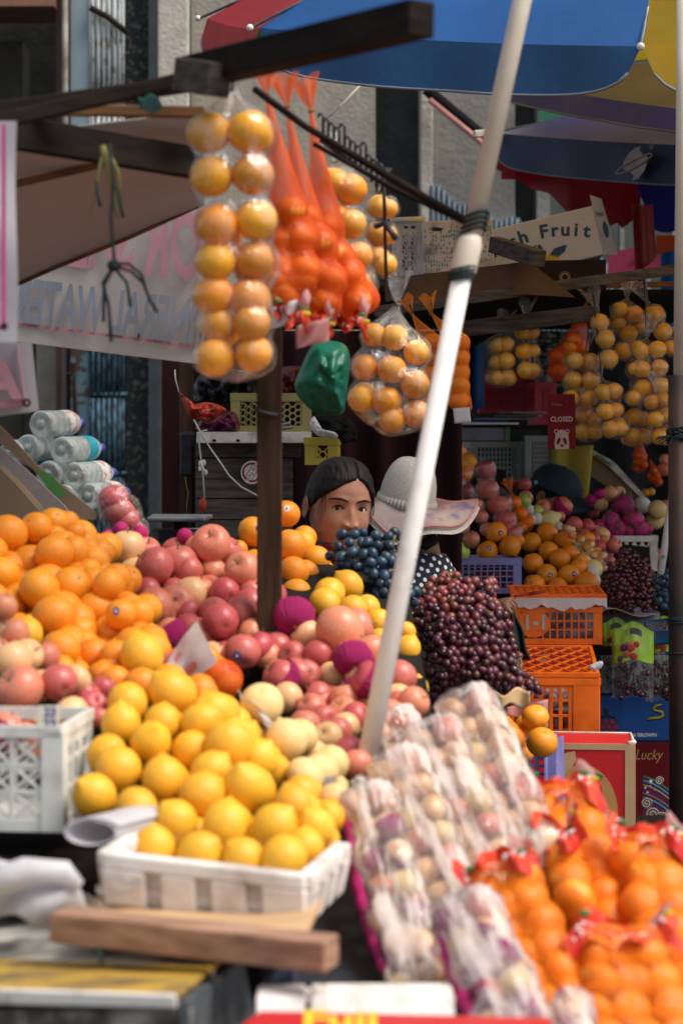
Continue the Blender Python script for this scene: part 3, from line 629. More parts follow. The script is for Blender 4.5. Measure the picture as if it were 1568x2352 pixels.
# ---------------------------------------------------------------- parasols
def parasol(label,A,B,slope,cols,vcols,drop,vh,pole=None,n=8,scal=.35,name='parasol',group=None,k0=0,sag=.05,vmat2=None,pole_r=.018):
    """A,B: neighbouring rib tips seen left and right; slope: rise of the plane going away from the viewer"""
    A,B=Vector(A),Vector(B); e=(B-A); c=e.length; e.normalize(); h=Vector((-e.y,e.x,0)).normalized()
    if h.y<0: h=-h
    d=(h+Vector((0,0,slope))); d=(d-e*d.dot(e)).normalized(); N=e.cross(d).normalized()
    if N.z<0: N=-N
    ap=c/2/math.tan(math.pi/n); Rr=c/2/math.sin(math.pi/n); C=(A+B)/2+d*ap
    def tip(k): 
        a=-math.pi/2+math.pi/n*(1+2*k-2)+0  # k=0 -> A, k=1 -> B
        return C+(e*math.cos(a)+d*math.sin(a))*Rr
    apex=C+N*drop; b=empty(name,C,label,'parasol',group)
    for k in range(n):
        T0,T1=tip(k),tip(k+1)
        def fn(u,v,T0=T0,T1=T1):
            q=T0.lerp(T1,u); s=v; p=apex.lerp(q,s)+N*(math.sin(math.pi*s)*drop*.16); p-=N*(4*u*(1-u)*s*sag); p+= (C-q).normalized()*(4*u*(1-u)*s*s*sag*.6)
            return p
        obj('canopy_panel',MB().grid(fn,10,14),cols[k%len(cols)],b,True)
        def gn(u,v,T0=T0,T1=T1):
            q=fn(u,1); env=(1-(abs(2*u-1)**6)*scal*1.6); hh=vh*env*v
            out=(q-C).normalized()
            return q-Vector((0,0,1))*hh+out*(.012*math.sin(u*21+k)*v+.02*v)-e*0+ (T0.lerp(T1,.5)-q)*(abs(2*u-1)**8*v*.10*scal*2)
        o=obj('valance',MB().grid(gn,28,6),vcols[k%len(vcols)],b,True)
        tr=MB().tube([gn(i/28,1) for i in range(29)],.004,5); obj('hem',tr,M['grey_print'],b,True)
        m_=MB().tube([apex-N*.02,apex.lerp(T0,.5)+N*(drop*.13),T0+(T0-C).normalized()*.03],[.006,.005,.005],6); obj('rib',m_,M['steel'],b,True)
        obj('rib_tip',MB().ell(T0+(T0-C).normalized()*.035,.011,.011,.011,8,6),M['white_paint'],b,True)
    if pole is not None:
        obj('pole',MB().tube([apex,Vector(pole)],pole_r,12),M['white_paint'],b,True)
    return b,C,N,tip
# ================================================================ SETTING
setp(obj('road',MB().box((-30,-5,-.1),(60,0,0),(0,60,0),(0,0,.1)),mat('asphalt',(.05,.05,.052),(.035,.035,.036),rough=.9,scale=20)),kind='structure')
def wb(mb,u0,u1,z0,z1,Y,th,pr=0):   # a wall piece spanning picture columns u0..u1 at depth Y, front face pushed pr forward
    x0=(u0-784)/F*Y; x1=(u1-784)/F*Y; return mb.box((x0,Y-pr,z0),(x1-x0,0,0),(0,th,0),(0,0,z1-z0))
YW=12.0
bld=empty('market_building',(0,YW+.5,0),'rough grey concrete building behind the stalls with pilasters and a folding metal shutter','building')
peb=mat('pebbledash_dark',(.035,.042,.042),(.16,.14,.12),rough=.9,scale=26,bstr=1,bscale=40,bd=.03,lo=.52,hi=.62)
pla=mat('rough_beige_plaster',(.40,.355,.29),(.32,.28,.23),rough=.9,scale=5,bstr=.8,bscale=38,bd=.02)
lpl=mat('pale_pilaster_plaster',(.62,.56,.47),(.50,.44,.37),rough=.9,scale=9,bstr=.8,bscale=40,bd=.02)
dgp=mat('dark_grey_and_shadow_render',(.075,.08,.08),(.05,.052,.055),rough=.95,scale=9,bstr=.8,bscale=40,bd=.02)
gpl=mat('grey_render',(.27,.255,.225),(.19,.185,.17),rough=.9,scale=3,bstr=.6,bscale=30,bd=.02)
blu=mat('blue_grey_sheet_metal',(.22,.29,.33),(.28,.36,.40),rough=.5,scale=3,bstr=.15)
rst=mat('rusty_blue_metal',(.09,.17,.21),(.06,.04,.03),rough=.7,scale=9,lo=.50,hi=.56,detail=7)
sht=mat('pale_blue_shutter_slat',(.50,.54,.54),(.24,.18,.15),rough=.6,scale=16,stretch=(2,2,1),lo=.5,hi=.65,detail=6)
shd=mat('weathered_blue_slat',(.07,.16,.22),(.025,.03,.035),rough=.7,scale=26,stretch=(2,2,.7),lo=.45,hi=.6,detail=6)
gre=mat('grey_green_plaster',(.14,.14,.125),(.10,.10,.09),rough=.9,scale=6,bstr=.7,bscale=24,bd=.02)
obj('wall',wb(MB(),440,862,0,6.5,YW,.3),pla,bld)
obj('wall',wb(MB(),-500,130,0,6.5,YW+.6,.2),gre,bld)
obj('doorway_jamb',wb(MB(),-500,52,0,4.0,YW+.2,.3),mat('dark_olive_wall',(.05,.045,.03),rough=.9),bld)
obj('wall',wb(MB(),84,132,0,2.2,YW+.1,.25),mat('pale_olive_plaster',(.30,.28,.22),(.2,.19,.15),rough=.9,scale=8),bld)
obj('lintel',wb(MB(),-500,136,4.13,4.4,YW,.5,.2),mat('rusty_lintel',(.28,.13,.07),(.18,.1,.07),rough=.7),bld)
obj('door_frame',wb(MB(),129,142,0,6.5,YW-.1,.3),mat('dark_red_brown_frame',(.045,.018,.012),rough=.6),bld)
obj('drain_pipe',MB().tube([P(150,0,YW-.15)+Vector((0,0,1)),P(150,640,YW-.15)],.018,10),mat('pale_pipe',(.42,.40,.36),(.2,.17,.14),rough=.5),bld,True)
obj('drain_pipe',MB().tube([P(160,0,YW-.1)+Vector((0,0,1)),P(157,1250,YW-.1)],.012,10),M['metal_dark'],bld,True)
obj('door_panel',wb(MB(),160,209,2.3,6.3,YW-.05,.05),blu,bld,bevel=.01)
obj('door_panel',wb(MB(),160,209,0,2.3,YW-.05,.05),rst,bld,bevel=.01)
obj('door_bolt',MB().tube([P(155,860,YW-.2),P(172,862,YW-.2),P(174,1010,YW-.2)],.012,8),M['metal_dark'],bld,True)
obj('door_bolt',wb(MB(),158,172,1.95,2.03,YW-.15,.04),M['metal_dark'],bld)
# folding shutter: ribbed slats, part by part
k=0
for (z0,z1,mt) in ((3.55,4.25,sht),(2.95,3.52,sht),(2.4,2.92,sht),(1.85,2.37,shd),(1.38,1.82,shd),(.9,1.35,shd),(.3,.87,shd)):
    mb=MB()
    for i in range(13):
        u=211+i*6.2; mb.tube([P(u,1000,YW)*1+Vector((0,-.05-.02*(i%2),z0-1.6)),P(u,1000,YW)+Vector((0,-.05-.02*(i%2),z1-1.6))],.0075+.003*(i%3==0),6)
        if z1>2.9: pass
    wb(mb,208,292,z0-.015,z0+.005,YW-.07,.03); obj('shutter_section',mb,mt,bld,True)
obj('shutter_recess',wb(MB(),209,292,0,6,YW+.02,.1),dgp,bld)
obj('shutter_top',MB().tube([P(208,18,YW-.1),P(250,40,YW-.1),P(292,75,YW-.1)],.02,6),M['metal_dark'],bld,True)
obj('pebble_wall',wb(MB(),290,348,0,6.5,YW,.3,.02),peb,bld)
obj('corner_pipe',wb(MB(),346,367,0,6.5,YW,.1,.12),mat('dark_teal_trim',(.035,.05,.055),rough=.6),bld)
obj('pilaster',wb(MB(),366,436,2.2,6.5,YW,.3,.12),lpl,bld,bevel=.01)
obj('lower_pier',wb(MB(),366,436,0,2.2,YW,.3,.10),dgp,bld)
obj('wall_joint',wb(MB(),436,440,0,6.5,YW,.2,.03),mat('green_joint',(.06,.10,.08),rough=.8),bld)
obj('recess',wb(MB(),862,966,0,6.5,YW+.25,.1),dgp,bld)  # shadow in the recess is put into the dark grey colour
obj('pilaster',wb(MB(),964,991,0,6.5,YW,.4,.12),lpl,bld,bevel=.01)
obj('wall',wb(MB(),991,1182,0,6.5,YW,.3),gpl,bld)
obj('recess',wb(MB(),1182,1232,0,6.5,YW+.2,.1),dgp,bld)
obj('wall',wb(MB(),1232,1262,0,6.5,YW,.3),gpl,bld)
obj('recess',wb(MB(),1262,2400,0,6.5,YW+.3,.1),mat('dark_teal_wall',(.045,.07,.065),(.09,.10,.09),rough=.8,scale=3),bld)
obj('green_panel',wb(MB(),1236,1290,3.2,3.75,YW-.1,.03),mat('green_sign',(.03,.16,.10),rough=.5),bld)
for i in range(6): obj('mullion',wb(MB(),1300+i*60,1310+i*60,1.5,3.0,YW,.1,.05),gpl,bld)
a=P(985,212,YW-.2);b_=P(1180,372,YW-.2)
obj('slanted_pipe',MB().tube([a+Vector((-.02,0,.02)),b_],.035,10),M['black'],bld,True)
obj('slanted_pipe',MB().tube([a+Vector((0,-.03,-.05)),b_+Vector((0,-.03,-.05))],.018,10),mat('pink_painted_pipe',(.50,.20,.18),rough=.5),bld,True)
fn_=mat('blue_grey_corrugated_sheet',(.10,.14,.165),(.075,.10,.125),rough=.5,scale=4)
cf=MB(); cf.grid(lambda u,v:P(985+u*420,0,11.2)*1+Vector((0,.02*math.sin(u*220),0))*1+Vector((0,0,-(P(0,0,11.2).z)))+Vector((0,0,v*(2.99-.42*u+.012*math.sin(u*220)+.03*math.sin(u*30)))),300,1)
setp(obj('corrugated_fence',cf,fn_,None,True,solid=.004),'jagged-topped blue-grey corrugated sheet fence in front of the grey wall','fence')
wire=strand([P(740,283,9),P(790,235,9),P(842,180,9)],.004,M['foam_dirty'],'cable'); setp(wire,'thin pale cable slanting up to the blue parasol against the beige wall','cable')

# ================================================================ PARASOLS
def uc(nm,c,tr=.5,c2=None): return cloth_mat(nm,c,c2,trans=tr,scale=2.5,rough=.55)
cb=uc('blue_canvas',(.03,.16,.50)); cr=uc('red_canvas',(.52,.03,.035)); cy=uc('yellow_canvas',(.92,.64,.04),.88); cg=uc('green_canvas',(.01,.20,.06)); co_=uc('orange_canvas',(.86,.16,.03),.5)
vb=uc('shaded_blue_valance',(.006,.07,.20),.15)  # blue canvas darkened: the valance's shade is put into its colour
cols=[cb,cy,co_,cy,cy,cy,cg,cr]
parasol('large parasol with blue, red, yellow and orange panels filling the top of the picture',P(597,64,6.0),P(1472,106,5.32),.17,cols,[vb,cy,co_,cy,cy,cy,cg,cr],.62,.140,n=8,scal=.30,sag=.012)
pu=uc('purple_canvas',(.20,.18,.56),.6)

parasol('crinkled purple-blue parasol edge just below the large blue parasol',P(1165,187,8.2),P(1165,187,8.2).lerp(P(2004,317,6.2),.62),.0,[pu],[pu],.30,.085,n=8,scal=.10,sag=.008)
nv=uc('navy_canvas',(.008,.024,.11),.15); wh=uc('white_canvas',(.92,.88,.90),.6); rd2=uc('dark_red_canvas',(.42,.03,.04),.45); bl2=uc('royal_blue_canvas',(.01,.03,.30),.3)
pa,C3,N3,tip3=parasol('navy and white parasol with a ringed planet emblem on its border',P(1143,306,8.6),P(1143,306,8.6).lerp(P(2000,355,6.9),.66),.0,[wh,wh,rd2,bl2,rd2,rd2,rd2,rd2],[nv,nv,bl2,bl2,rd2,rd2,rd2,rd2],.42,.158,n=8,scal=.20,sag=.008)
# hanging red and blue far side
hr=MB(); 
def redf(u,v):
    top=[(1150,395),(1250,400),(1350,405),(1470,410)];  uu=1150+u*320; bot=470-60*(1-u)**2+ (60*math.sin(math.pi*min(1,max(0,(u-.35)/.65)))) 
    if u>.85: bot+=20
    return P(uu,395+v*(max(412,bot+ (0 if u>.2 else -30*(1-u/.2)))-395),9.3+.15*math.sin(u*9))
obj('far_valance',hr.grid(redf,30,6),rd2,pa,True)
hb=MB().grid(lambda u,v:P(1462+u*200,400+v*(60+75*math.sin(math.pi*min(1,(u+.12)/.9)))*(.4+.6*min(1,u*5)),9.1),20,6); obj('far_valance',hb,bl2,pa,True)
# planet emblem on the navy border
A3,B3=P(1143,306,8.6),P(2000,380,6.9); tt=[k/400 for k in range(400)]; t3=min(tt,key=lambda t:abs((A3.lerp(B3,t).x/A3.lerp(B3,t).y)*F+784-1478)); o3=A3.lerp(B3,t3); Y3=o3.y; ex=(B3-A3); ex.z=0; ex=ex.normalized(); o3+=Vector((-ex.y*-1,-ex.x,0))*.05+Vector((0,0,-.075)); ez=Vector((0,0,1)); sc3=Y3/F
eg=[(-42*sc3,-6*sc3),(-35*sc3,12*sc3),(-18*sc3,27*sc3),(2*sc3,37*sc3),(22*sc3,39*sc3),(16*sc3,30*sc3),(36*sc3,12*sc3),(43*sc3,19*sc3),(43*sc3,2*sc3),(33*sc3,-18*sc3),(12*sc3,-35*sc3),(-8*sc3,-37*sc3),(-2*sc3,-27*sc3),(-14*sc3,-18*sc3)]
grp=mat('silver_print',(.42,.38,.40),(.30,.26,.28),rough=.5,scale=12,bstr=0)
flat('emblem',eg,o3,ex,ez,grp,pa)
rg=MB(); nn=ex.cross(ez).normalized()
pts=[]
for i in range(41):
    a=R_(i*9); px=62*math.cos(a);pz=9*math.sin(a); r=R_(14); pts.append(o3+nn*.004+(ex*(px*math.cos(r)-pz*math.sin(r))+ez*(px*math.sin(r)+pz*math.cos(r)))*sc3)
obj('emblem_ring',MB().tube(pts,.0038,5),grp,pa,True)
rm=MB(); ring(rm,56*sc3,35*sc3,5.5*sc3,7*sc3,o3,ex,ez,nn); obj('registered_mark',rm,grp,pa)
text('R',o3+ex*53*sc3+ez*32*sc3,ex,ez,.014,grp,pa,'registered_mark')
rt=MB().beam(P(1088,308,8.55),P(1150,304,8.6),.028,.03); obj('rib_end',rt,M['white_paint'],pa,bevel=.004)
# far parasols and awnings
of=uc('orange_red_flap',(.66,.13,.08),.4)
setp(obj('hanging_flap',MB().grid(lambda u,v:P(1450+u*48+v*8,470+v*(150-30*u*u),8.7+.03*math.sin(u*8)),12,10),of,None,True,solid=.002),'coral-red cloth flap hanging beside the fruit box, below the blue parasol panel','cloth')
pk=uc('pink_canvas',(.60,.08,.18),.4)
pf=empty('parasol',P(1480,620,10.5),'faded pink and blue parasol far behind the stalls','parasol')
obj('canopy_panel',MB().grid(lambda u,v:P(1395+u*180,585+v*70-20*math.sin(math.pi*u),10.6+v*.2),16,5),pk,pf,True)
obj('canopy_panel',MB().grid(lambda u,v:P(1516+u*70,560+v*190,10.2+.04*math.sin(u*9)),12,6),uc('sky_blue_canvas',(.02,.22,.62),.4),pf,True)
obj('canopy_panel',MB().grid(lambda u,v:P(1505+u*70,540+v*45*(1-.4*u),10.1),10,4),co_,pf,True)
obj('pole',MB().tube([P(1470,560,10.7),P(1470,1300,10.7)],.02),M['metal_dark'],pf,True)

# ================================================================ STALL FRAMES
def wood(label,a,b,w,h,m='wood_dark',name='wooden_beam',cat='beam',up=(0,0,1),sub=None):
    o=obj(name,MB().beam(a,b,w,h,up),M[m],bevel=.003); return setp(o,label,cat)
Yb=3.35
wood('long dark wooden beam jutting up to the right across the blue parasol',P(440,168,3.55),P(968,42,3.0),.05,.054)
wood('dark bamboo-like rafter running down to the left edge under the first beam',P(-60,292,3.45),P(470,172,3.6),.03,.026)
wood('dark timber under the rafter with teal twine',P(-60,262,3.52),P(480,186,3.68),.03,.03)
wood('light brown thin rail below the dark rafter',P(-60,250,3.75),P(470,258,3.75),.02,.021,'wood_rail')
wood('thick brown block where beam and rafter meet',P(424,172,3.5),P(505,184,3.42),.05,.058,'wood_grey',name='wooden_block',cat='block')
wood('notched grey-brown board sloping down to the right under the rafters',P(-40,292,3.7),P(450,375,4.0),.03,.062,'wood_dark',name='wooden_board',cat='board')
wood('narrow orange-brown strip along the awning',P(-40,440,4.0),P(240,376,4.1),.015,.016,'wood_rail',name='wooden_strip',cat='strip')
tw=MB()
for k in range(5): tw.tube([P(318+i*6+k*2,225+k*7+6*math.sin(i+k),3.5) for i in range(9)],.003,5)
setp(obj('twine',tw,mat('teal_twine',(.02,.09,.08),rough=.7),None,True),'teal twine wound round the dark rafter','twine')
tar=obj('awning_tarp',MB().grid(lambda u,v:P(-200,335,3.9).lerp(P(470,255,3.9),u).lerp(P(-200,752,4.75).lerp(P(470,470,4.75),u),v)+Vector((0,0,-.03*math.sin(math.pi*v)*(1+.3*math.sin(u*7)))),24,12),M['tarp'],None,True,solid=.003)
setp(tar,'brownish grey tarpaulin awning seen from below at the upper left','awning')
setp(strand([P(-20,680,4.72),P(120,618,4.72),P(300,545,4.72),P(455,474,4.72)],.005,M['wood_rail'],'awning_rope'),'brown rope along the lower edge of the tarpaulin awning','rope')
# reversed banner seen from behind
YB=5.0; s_=YB/F
bn=empty('banner',P(250,650,YB),'white vinyl banner seen from behind with reversed red and blue-grey lettering','banner')
TL=P(-120,560,YB);TR=P(470,380,YB);BL=P(-120,765,YB);BR=P(470,838,YB)
obj('sheet',MB().grid(lambda u,v:TL.lerp(TR,u).lerp(BL.lerp(BR,u),v)+Vector((0,.012*math.sin(u*9+v*2),0)),20,8),M['banner'],bn,True)
exb=(BR-BL).normalized(); ezb=Vector((0,0,1))
ezb2=Vector((.10,0,1)).normalized()
text('FOR SALE',P(508,648,YB-.02),exb,ezb,.245,M['pink_print'],bn,mirror=True,bold=.03,sx=.41)
text('MINERAL WATER',P(492,792,YB-.02),exb,ezb2,.150,M['grey_print'],bn,mirror=True,bold=.03,sx=.43)
obj('border_line',MB().box(P(-100,722,YB-.016),P(470,795,YB-.016)-P(-100,722,YB-.016),(0,.002,0),(0,0,-.008)),M['pink_print'],bn)
# bright banner at the far left
b2=empty('banner',P(10,530,3.3),'bright white banner with magenta border line at the upper left edge','banner')
obj('sheet',MB().grid(lambda u,v:P(-160+u*199-(3*math.sin(v*6)),278+v*508,3.3+.01*math.sin(v*8)),14,20),M['banner_lit'],b2,True)
obj('border_line',MB().box(P(5,285,3.285),(.006,0,0),(0,.001,0),(0,0,-.335)),M['magenta_print'],b2)
obj('border_line',MB().box(P(-120,752,3.285),P(16,748,3.285)-P(-120,752,3.285),(0,.001,0),(0,0,-.006)),M['magenta_print'],b2)
rm=MB(); ring(rm,0,0,.003,.0065,P(10,750,3.28),Vector((1,0,0)),Vector((0,0,1)),Vector((0,-1,0))); obj('eyelet',rm,M['metal_dark'],b2)
b3=empty('banner',P(30,870,3.9),'pale lilac-grey banner corner with pink border hanging below the bright banner','banner')
obj('sheet',MB().grid(lambda u,v:P(-150+u*(224+16*v),786+v*(188-30*u),3.95+.01*math.sin(u*6)),14,10),cloth_mat('lilac_banner',(.42,.40,.45),trans=.4),b3,True)
for (a,c) in (((40,790),(60,922)),((-80,938),(62,924))): obj('border_line',MB().beam(P(*a,3.93),P(*c,3.93),.002,.014,up=(0,-1,0) if a[0]!=c[0] and abs(a[1]-c[1])>60 else (0,0,1)),M['pink_print'],b3)
text('A',P(-34,915,3.925),(1,0,.05),(0,0,1),.10,M['pink_print'],b3,mirror=False,bold=.05)
rm=MB(); ring(rm,0,0,.004,.0085,P(62,925,3.92),Vector((1,0,0)),Vector((0,0,1)),Vector((0,-1,0))); obj('eyelet',rm,M['metal_dark'],b3)
# twine hanging in front
tn=empty('hanging_twine',P(250,420,3.5),'knotted dark twine and yellow straw hanging from the rafter in front of the banner','twine')
obj('straw_strand',MB().tube([P(236,335,3.5),P(246,370,3.5),P(258,430,3.5),P(266,480,3.5),P(270,500,3.5)],[.006,.007,.006,.004,.002],6).tube([P(240,345,3.5),P(226,400,3.5),P(216,455,3.5),P(208,500,3.5)],[.004,.003,.002,.001],5).tube([P(250,350,3.5),P(272,395,3.5),P(280,470,3.5)],[.004,.003,.002],5),M['straw'],tn,True)
st=MB()
for pts in ([(252,330),(262,420),(255,500),(262,590),(262,612)],[(262,612),(240,655),(238,740)],[(262,612),(236,650),(250,700),(256,785)],[(264,615),(292,650),(300,705)],[(264,612),(300,622),(330,650),(345,690),(362,718)],[(264,606),(296,606),(325,630),(336,668)],[(222,415),(224,450),(232,475)],[(268,430),(276,470),(284,500)]):
    st.tube([P(u,v,3.49) for u,v in pts],.0032,6)
st.ell(P(262,610,3.49),.012,.01,.011,10,8); obj('twine_strands',st,M['string'],tn,True)
# posts
wood('upright brown wooden post of the front stall',P(619,740,4.25),P(619,1450,4.25),.052,.05,'wood_post',name='wooden_post',cat='post',up=(0,1,0))
setp(strand([P(585,938,4.215),P(600,948,4.215),P(637,955,4.215)],.006,M['dark_plastic'],'strap'),'dark strap tied round the upright brown post','strap')
# leaning white parasol pole
pp=empty('parasol_pole',P(815,1850,3.55),'long white parasol pole leaning across the middle of the picture','pole')
p0=P(822,1850,3.55);p1=P(1062,625,3.75);p2=P(1078,560,3.76);p3=P(1207,-40,3.85)
obj('lower_tube',MB().tube([p0,p1],.0185,18),M['white_paint'],pp,True)
obj('joint_sleeve',MB().tube([p1.lerp(p0,.01),p1,p1.lerp(p2,.1),p2,p2.lerp(p3,.03)],[.021,.0235,.025,.024,.0185],18),M['cream_pipe'],pp,True)
obj('upper_tube',MB().tube([p2,p3,p3+(p3-p2)*.25],.0185,18),M['cream_pipe'],pp,True)
for k in range(4): 
    sb=MB(); c=p1.lerp(p2,-.25+.12*k); obj('binding',sb.tube([c+Vector((math.cos(a*.63)*.024,math.sin(a*.63)*.024,.004*math.sin(a*.9))) for a in range(11)],.003,5),M['string'],pp,True)
for k in range(4):
    c=p2.lerp(p3,.05+.02*k); obj('binding',MB().tube([c+Vector((math.cos(a*.63)*.023,math.sin(a*.63)*.023,.006*math.sin(a*.9))) for a in range(11)],.0035,5),M['string'],pp,True)
# rail with hooks
ra=empty('hanging_rail',P(850,370,4.0),'thin dark rail with a row of wire hooks slanting down to the white pole','rail')
obj('rail',MB().tube([P(585,205,3.75),P(700,290,3.85),P(900,410,3.9),P(1100,527,3.8)],[.007,.007,.008,.009],8),M['wood_dark'],ra,True)
obj('rail',MB().tube([P(720,330,3.9),P(900,432,3.95),P(1085,520,3.85)],.005,8),M['wood_dark'],ra,True)
for i in range(13):
    u=742+i*12.3; v=262+i*10.5+ (18 if i in(4,8) else 0)*-1; hk=MB(); a=P(u,v+28,4.05)
    hk.tube([P(u,v+62,4.05),P(u,v+8,4.05),P(u-3,v,4.05),P(u-9,v-1,4.05),P(u-12,v+8,4.05)],.0032,6); obj('hook',hk,M['hook'],ra,True)
obj('rail',MB().tube([P(735,320,4.07),P(905,440,4.07)],.006,6),M['hook'],ra,True)
# dark iron pole at the right
ip=empty('iron_pole',P(1553,2060,5.2),'thick rusty dark pole with white upper tube at the right edge','pole')
obj('lower_tube',MB().tube([P(1556,2200,5.2),P(1554,862,5.2)],.0235,18),M['metal_dark'],ip,True)
obj('upper_tube',MB().tube([P(1560,870,5.21),P(1566,270,5.21),P(1568,-60,5.21)],.017,16),M['cream_pipe'],ip,True)
bt=MB()
for k in range(9): 
    c=P(1554,985+k*3,5.2); bt.tube([c+Vector((math.cos(a*.63)*.027,math.sin(a*.63)*.027,.008*math.sin(a*.9+k))) for a in range(11)],.003,5)
for k in range(12): c=P(1545,1000,5.15); bt.tube([c,c+Vector((rnd(-.05,.03),rnd(-.04,0),rnd(-.03,.04)))],.0018,4)
obj('binding',bt,M['string'],ip,True)
for v in (1420,1424,1430,1500,1915,1925): 
    c=P(1554,v,5.2); obj('binding',MB().tube([c+Vector((math.cos(a*.63)*.0255,math.sin(a*.63)*.0255,.002*math.sin(a))) for a in range(11)],.0025,5),M['string'],ip,True)
# second, slimmer white pole
sp=empty('leaning_tube',P(1520,1310,7.3),'scuffed white tube leaning beside the dark iron pole','pole')
obj('tube',MB().tube([P(1516,1320,7.1),P(1545,1120,7.2),P(1590,800,7.4)],.013,12),mat('marked_white_tube',(.62,.62,.60),(.2,.2,.2),rough=.5,scale=30,lo=.6,hi=.66),sp,True)

# ================================================================ SECOND STALL ROOF AND WHAT STANDS ON IT
rf=empty('stall_roof',(0,7.5,2.02),'dark flat stall roof made of boards carrying boxes and crates','roof')
zr=P(0,632,6.9).z
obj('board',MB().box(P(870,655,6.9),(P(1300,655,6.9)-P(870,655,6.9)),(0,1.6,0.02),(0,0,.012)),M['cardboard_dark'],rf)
obj('board',MB().box((-1.6,7.3,P(0,690,7.3).z+.02),(3.1,0,0),(0,2.4,0),(0,0,.02)),M['dark_under'],rf)
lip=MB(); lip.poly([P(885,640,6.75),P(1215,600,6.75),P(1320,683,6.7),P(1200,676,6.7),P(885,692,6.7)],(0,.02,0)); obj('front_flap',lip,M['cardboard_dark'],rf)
setp(obj('dark_backdrop',MB().grid(lambda u,v:P(1000,1000,10.2).lerp(P(1640,1000,10.2),u)+Vector((0,.05*math.sin(u*34),-.75+1.28*v)),70,4),mat('dark_grey_backdrop',(.030,.036,.038),(.018,.02,.022),rough=.9),None,True,solid=.004),'added dark backdrop for the dim clutter behind the right stall','curtain')  # added sheet: the dimness behind the stall is put into its dark colour
wood('weathered grey beam along the front of the second stall roof, rising to the right',P(860,716,6.6),P(1600,612,6.9),.03,.036,'wood_grey')
wood('orange rail below the grey beam at the right',P(1390,655,7.2),P(1600,652,7.2),.02,.02,'wood_rail',name='rail',cat='rail')
wood('thick dark plank under the second stall roof above the small hanging bags',P(1060,756,6.95),P(1375,718,6.95),.04,.055,'wood_grey',name='wooden_plank',cat='plank')
wood('dark brace slanting behind the hanging bags',P(1060,800,7.3),P(1215,705,7.3),.03,.04,'wood_dark',name='wooden_brace',cat='brace')
cw,o_,d_,e_=crate('white crate on the stall roof beside the patterned box',P(905,634,7.2),0,.11*1,.35,.205,M['crate_white'],'diamond',2,3,.005,floor=True)
obj('top_tube',MB().tube([P(895,506,7.18),P(975,503,7.18)],.010,10),M['crate_white'],cw,True)
bx,o_,d_,e_,z_=carton('white box printed with small blue dashes on the stall roof',P(974,628,7.1),2,.25,.3,.185,M['foam_dirty'],pitch=0,roll=-2)
dm=MB()
random.seed(3)
for i in range(26):
    for j in range(12):
        if rnd(0,1)<.66:
            x=.006+i*.0093+rnd(-.001,.001); zz=.008+j*.0148+rnd(-.003,.003)
            if zz<.165 and x<.24: dm.box(o_+d_*x+z_*zz-e_*.0015,d_*.0036,e_*.001,z_*rnd(.005,.012))
obj('dash_print',dm,M['teal_print'],bx); random.seed(8)
obj('hand_hole',MB().ell(o_+d_*.05+z_*.155-e_*.001,.02,.002,.007,16,8),M['black_print'],bx)
wood('grey wooden offcut lying between the patterned box and the fruit box',P(1136,562,6.85),P(1238,594,6.6),.05,.055,'wood_grey',name='wood_offcut',cat='plank')
# Fresh Fruit box
fb,o_,d_,e_,z_=carton('tilted white fruit box with blue curved lettering on the stall roof',P(1118,648,7.6),-4,.45,.32,.19,M['box_white'],roll=-13,pitch=0)
obj('right_end',MB().poly([o_+d_*.452,o_+d_*.452+z_*.235+e_*.02,o_+d_*.50+z_*.22+e_*.12,o_+d_*.515+e_*.16],(0,.003,0)),M['box_white'],fb)
text('Fresh Fruit',o_+d_*.222+z_*-.385,d_,z_,.070,M['blue_print'],fb,arc=(.50,113.5,4.45),bold=.03,sx=1.05)
text('YA',o_+d_*.185+z_*.066,d_,z_,.038,M['blue_print'],fb,bold=.06,shear=.1)
flat('leaf_print',[(.25,.045),(.275,.066),(.31,.07),(.325,.068),(.31,.045),(.28,.03)],o_,d_,z_,M['blue_print'],fb)
flat('lemon_print',circ(.235,.028,.05,.02),o_,d_,z_,M['yellow_print'],fb)
text('Fresh',o_+d_*.458+z_*.15+e_*.03,(d_+e_*1.6),z_,.03,M['teal_print'],fb,bold=.02)
flat('bottle_print',circ(.478,.09,.010,.032),o_-e_*.01,d_,z_,M['blue_print'],fb)
db,o_,d_,e_,z_=carton('low dark open box with a tan round seal in front of the white fruit box',P(1195,668,7.0),1,.30,.25,.105,M['box_dark'],roll=-1,open_top=True)
rm=MB(); nn=-e_; 
for (r0,r1) in ((.010,.017),(.019,.021)): ring(rm,.155,.045,r0,r1,o_-e_*.001,d_,z_,nn)
obj('round_seal',rm,M['brown_print'],db)
# ================================================================ LEFT STALL: FRUIT
def L(c,*pts,s=1.0):
    out=[]
    for t in pts:
        u,v=Q(c,t[0],t[1]); out.append((u,v,t[2]*CR[c][2]*s)+tuple(t[3:]))
    return out
def yl(v0,Y0,v1,Y1,ku=0,u0=0): return lambda u,v:Y0+(Y1-Y0)*(v-v0)/(v1-v0)+ku*(u-u0)/1000
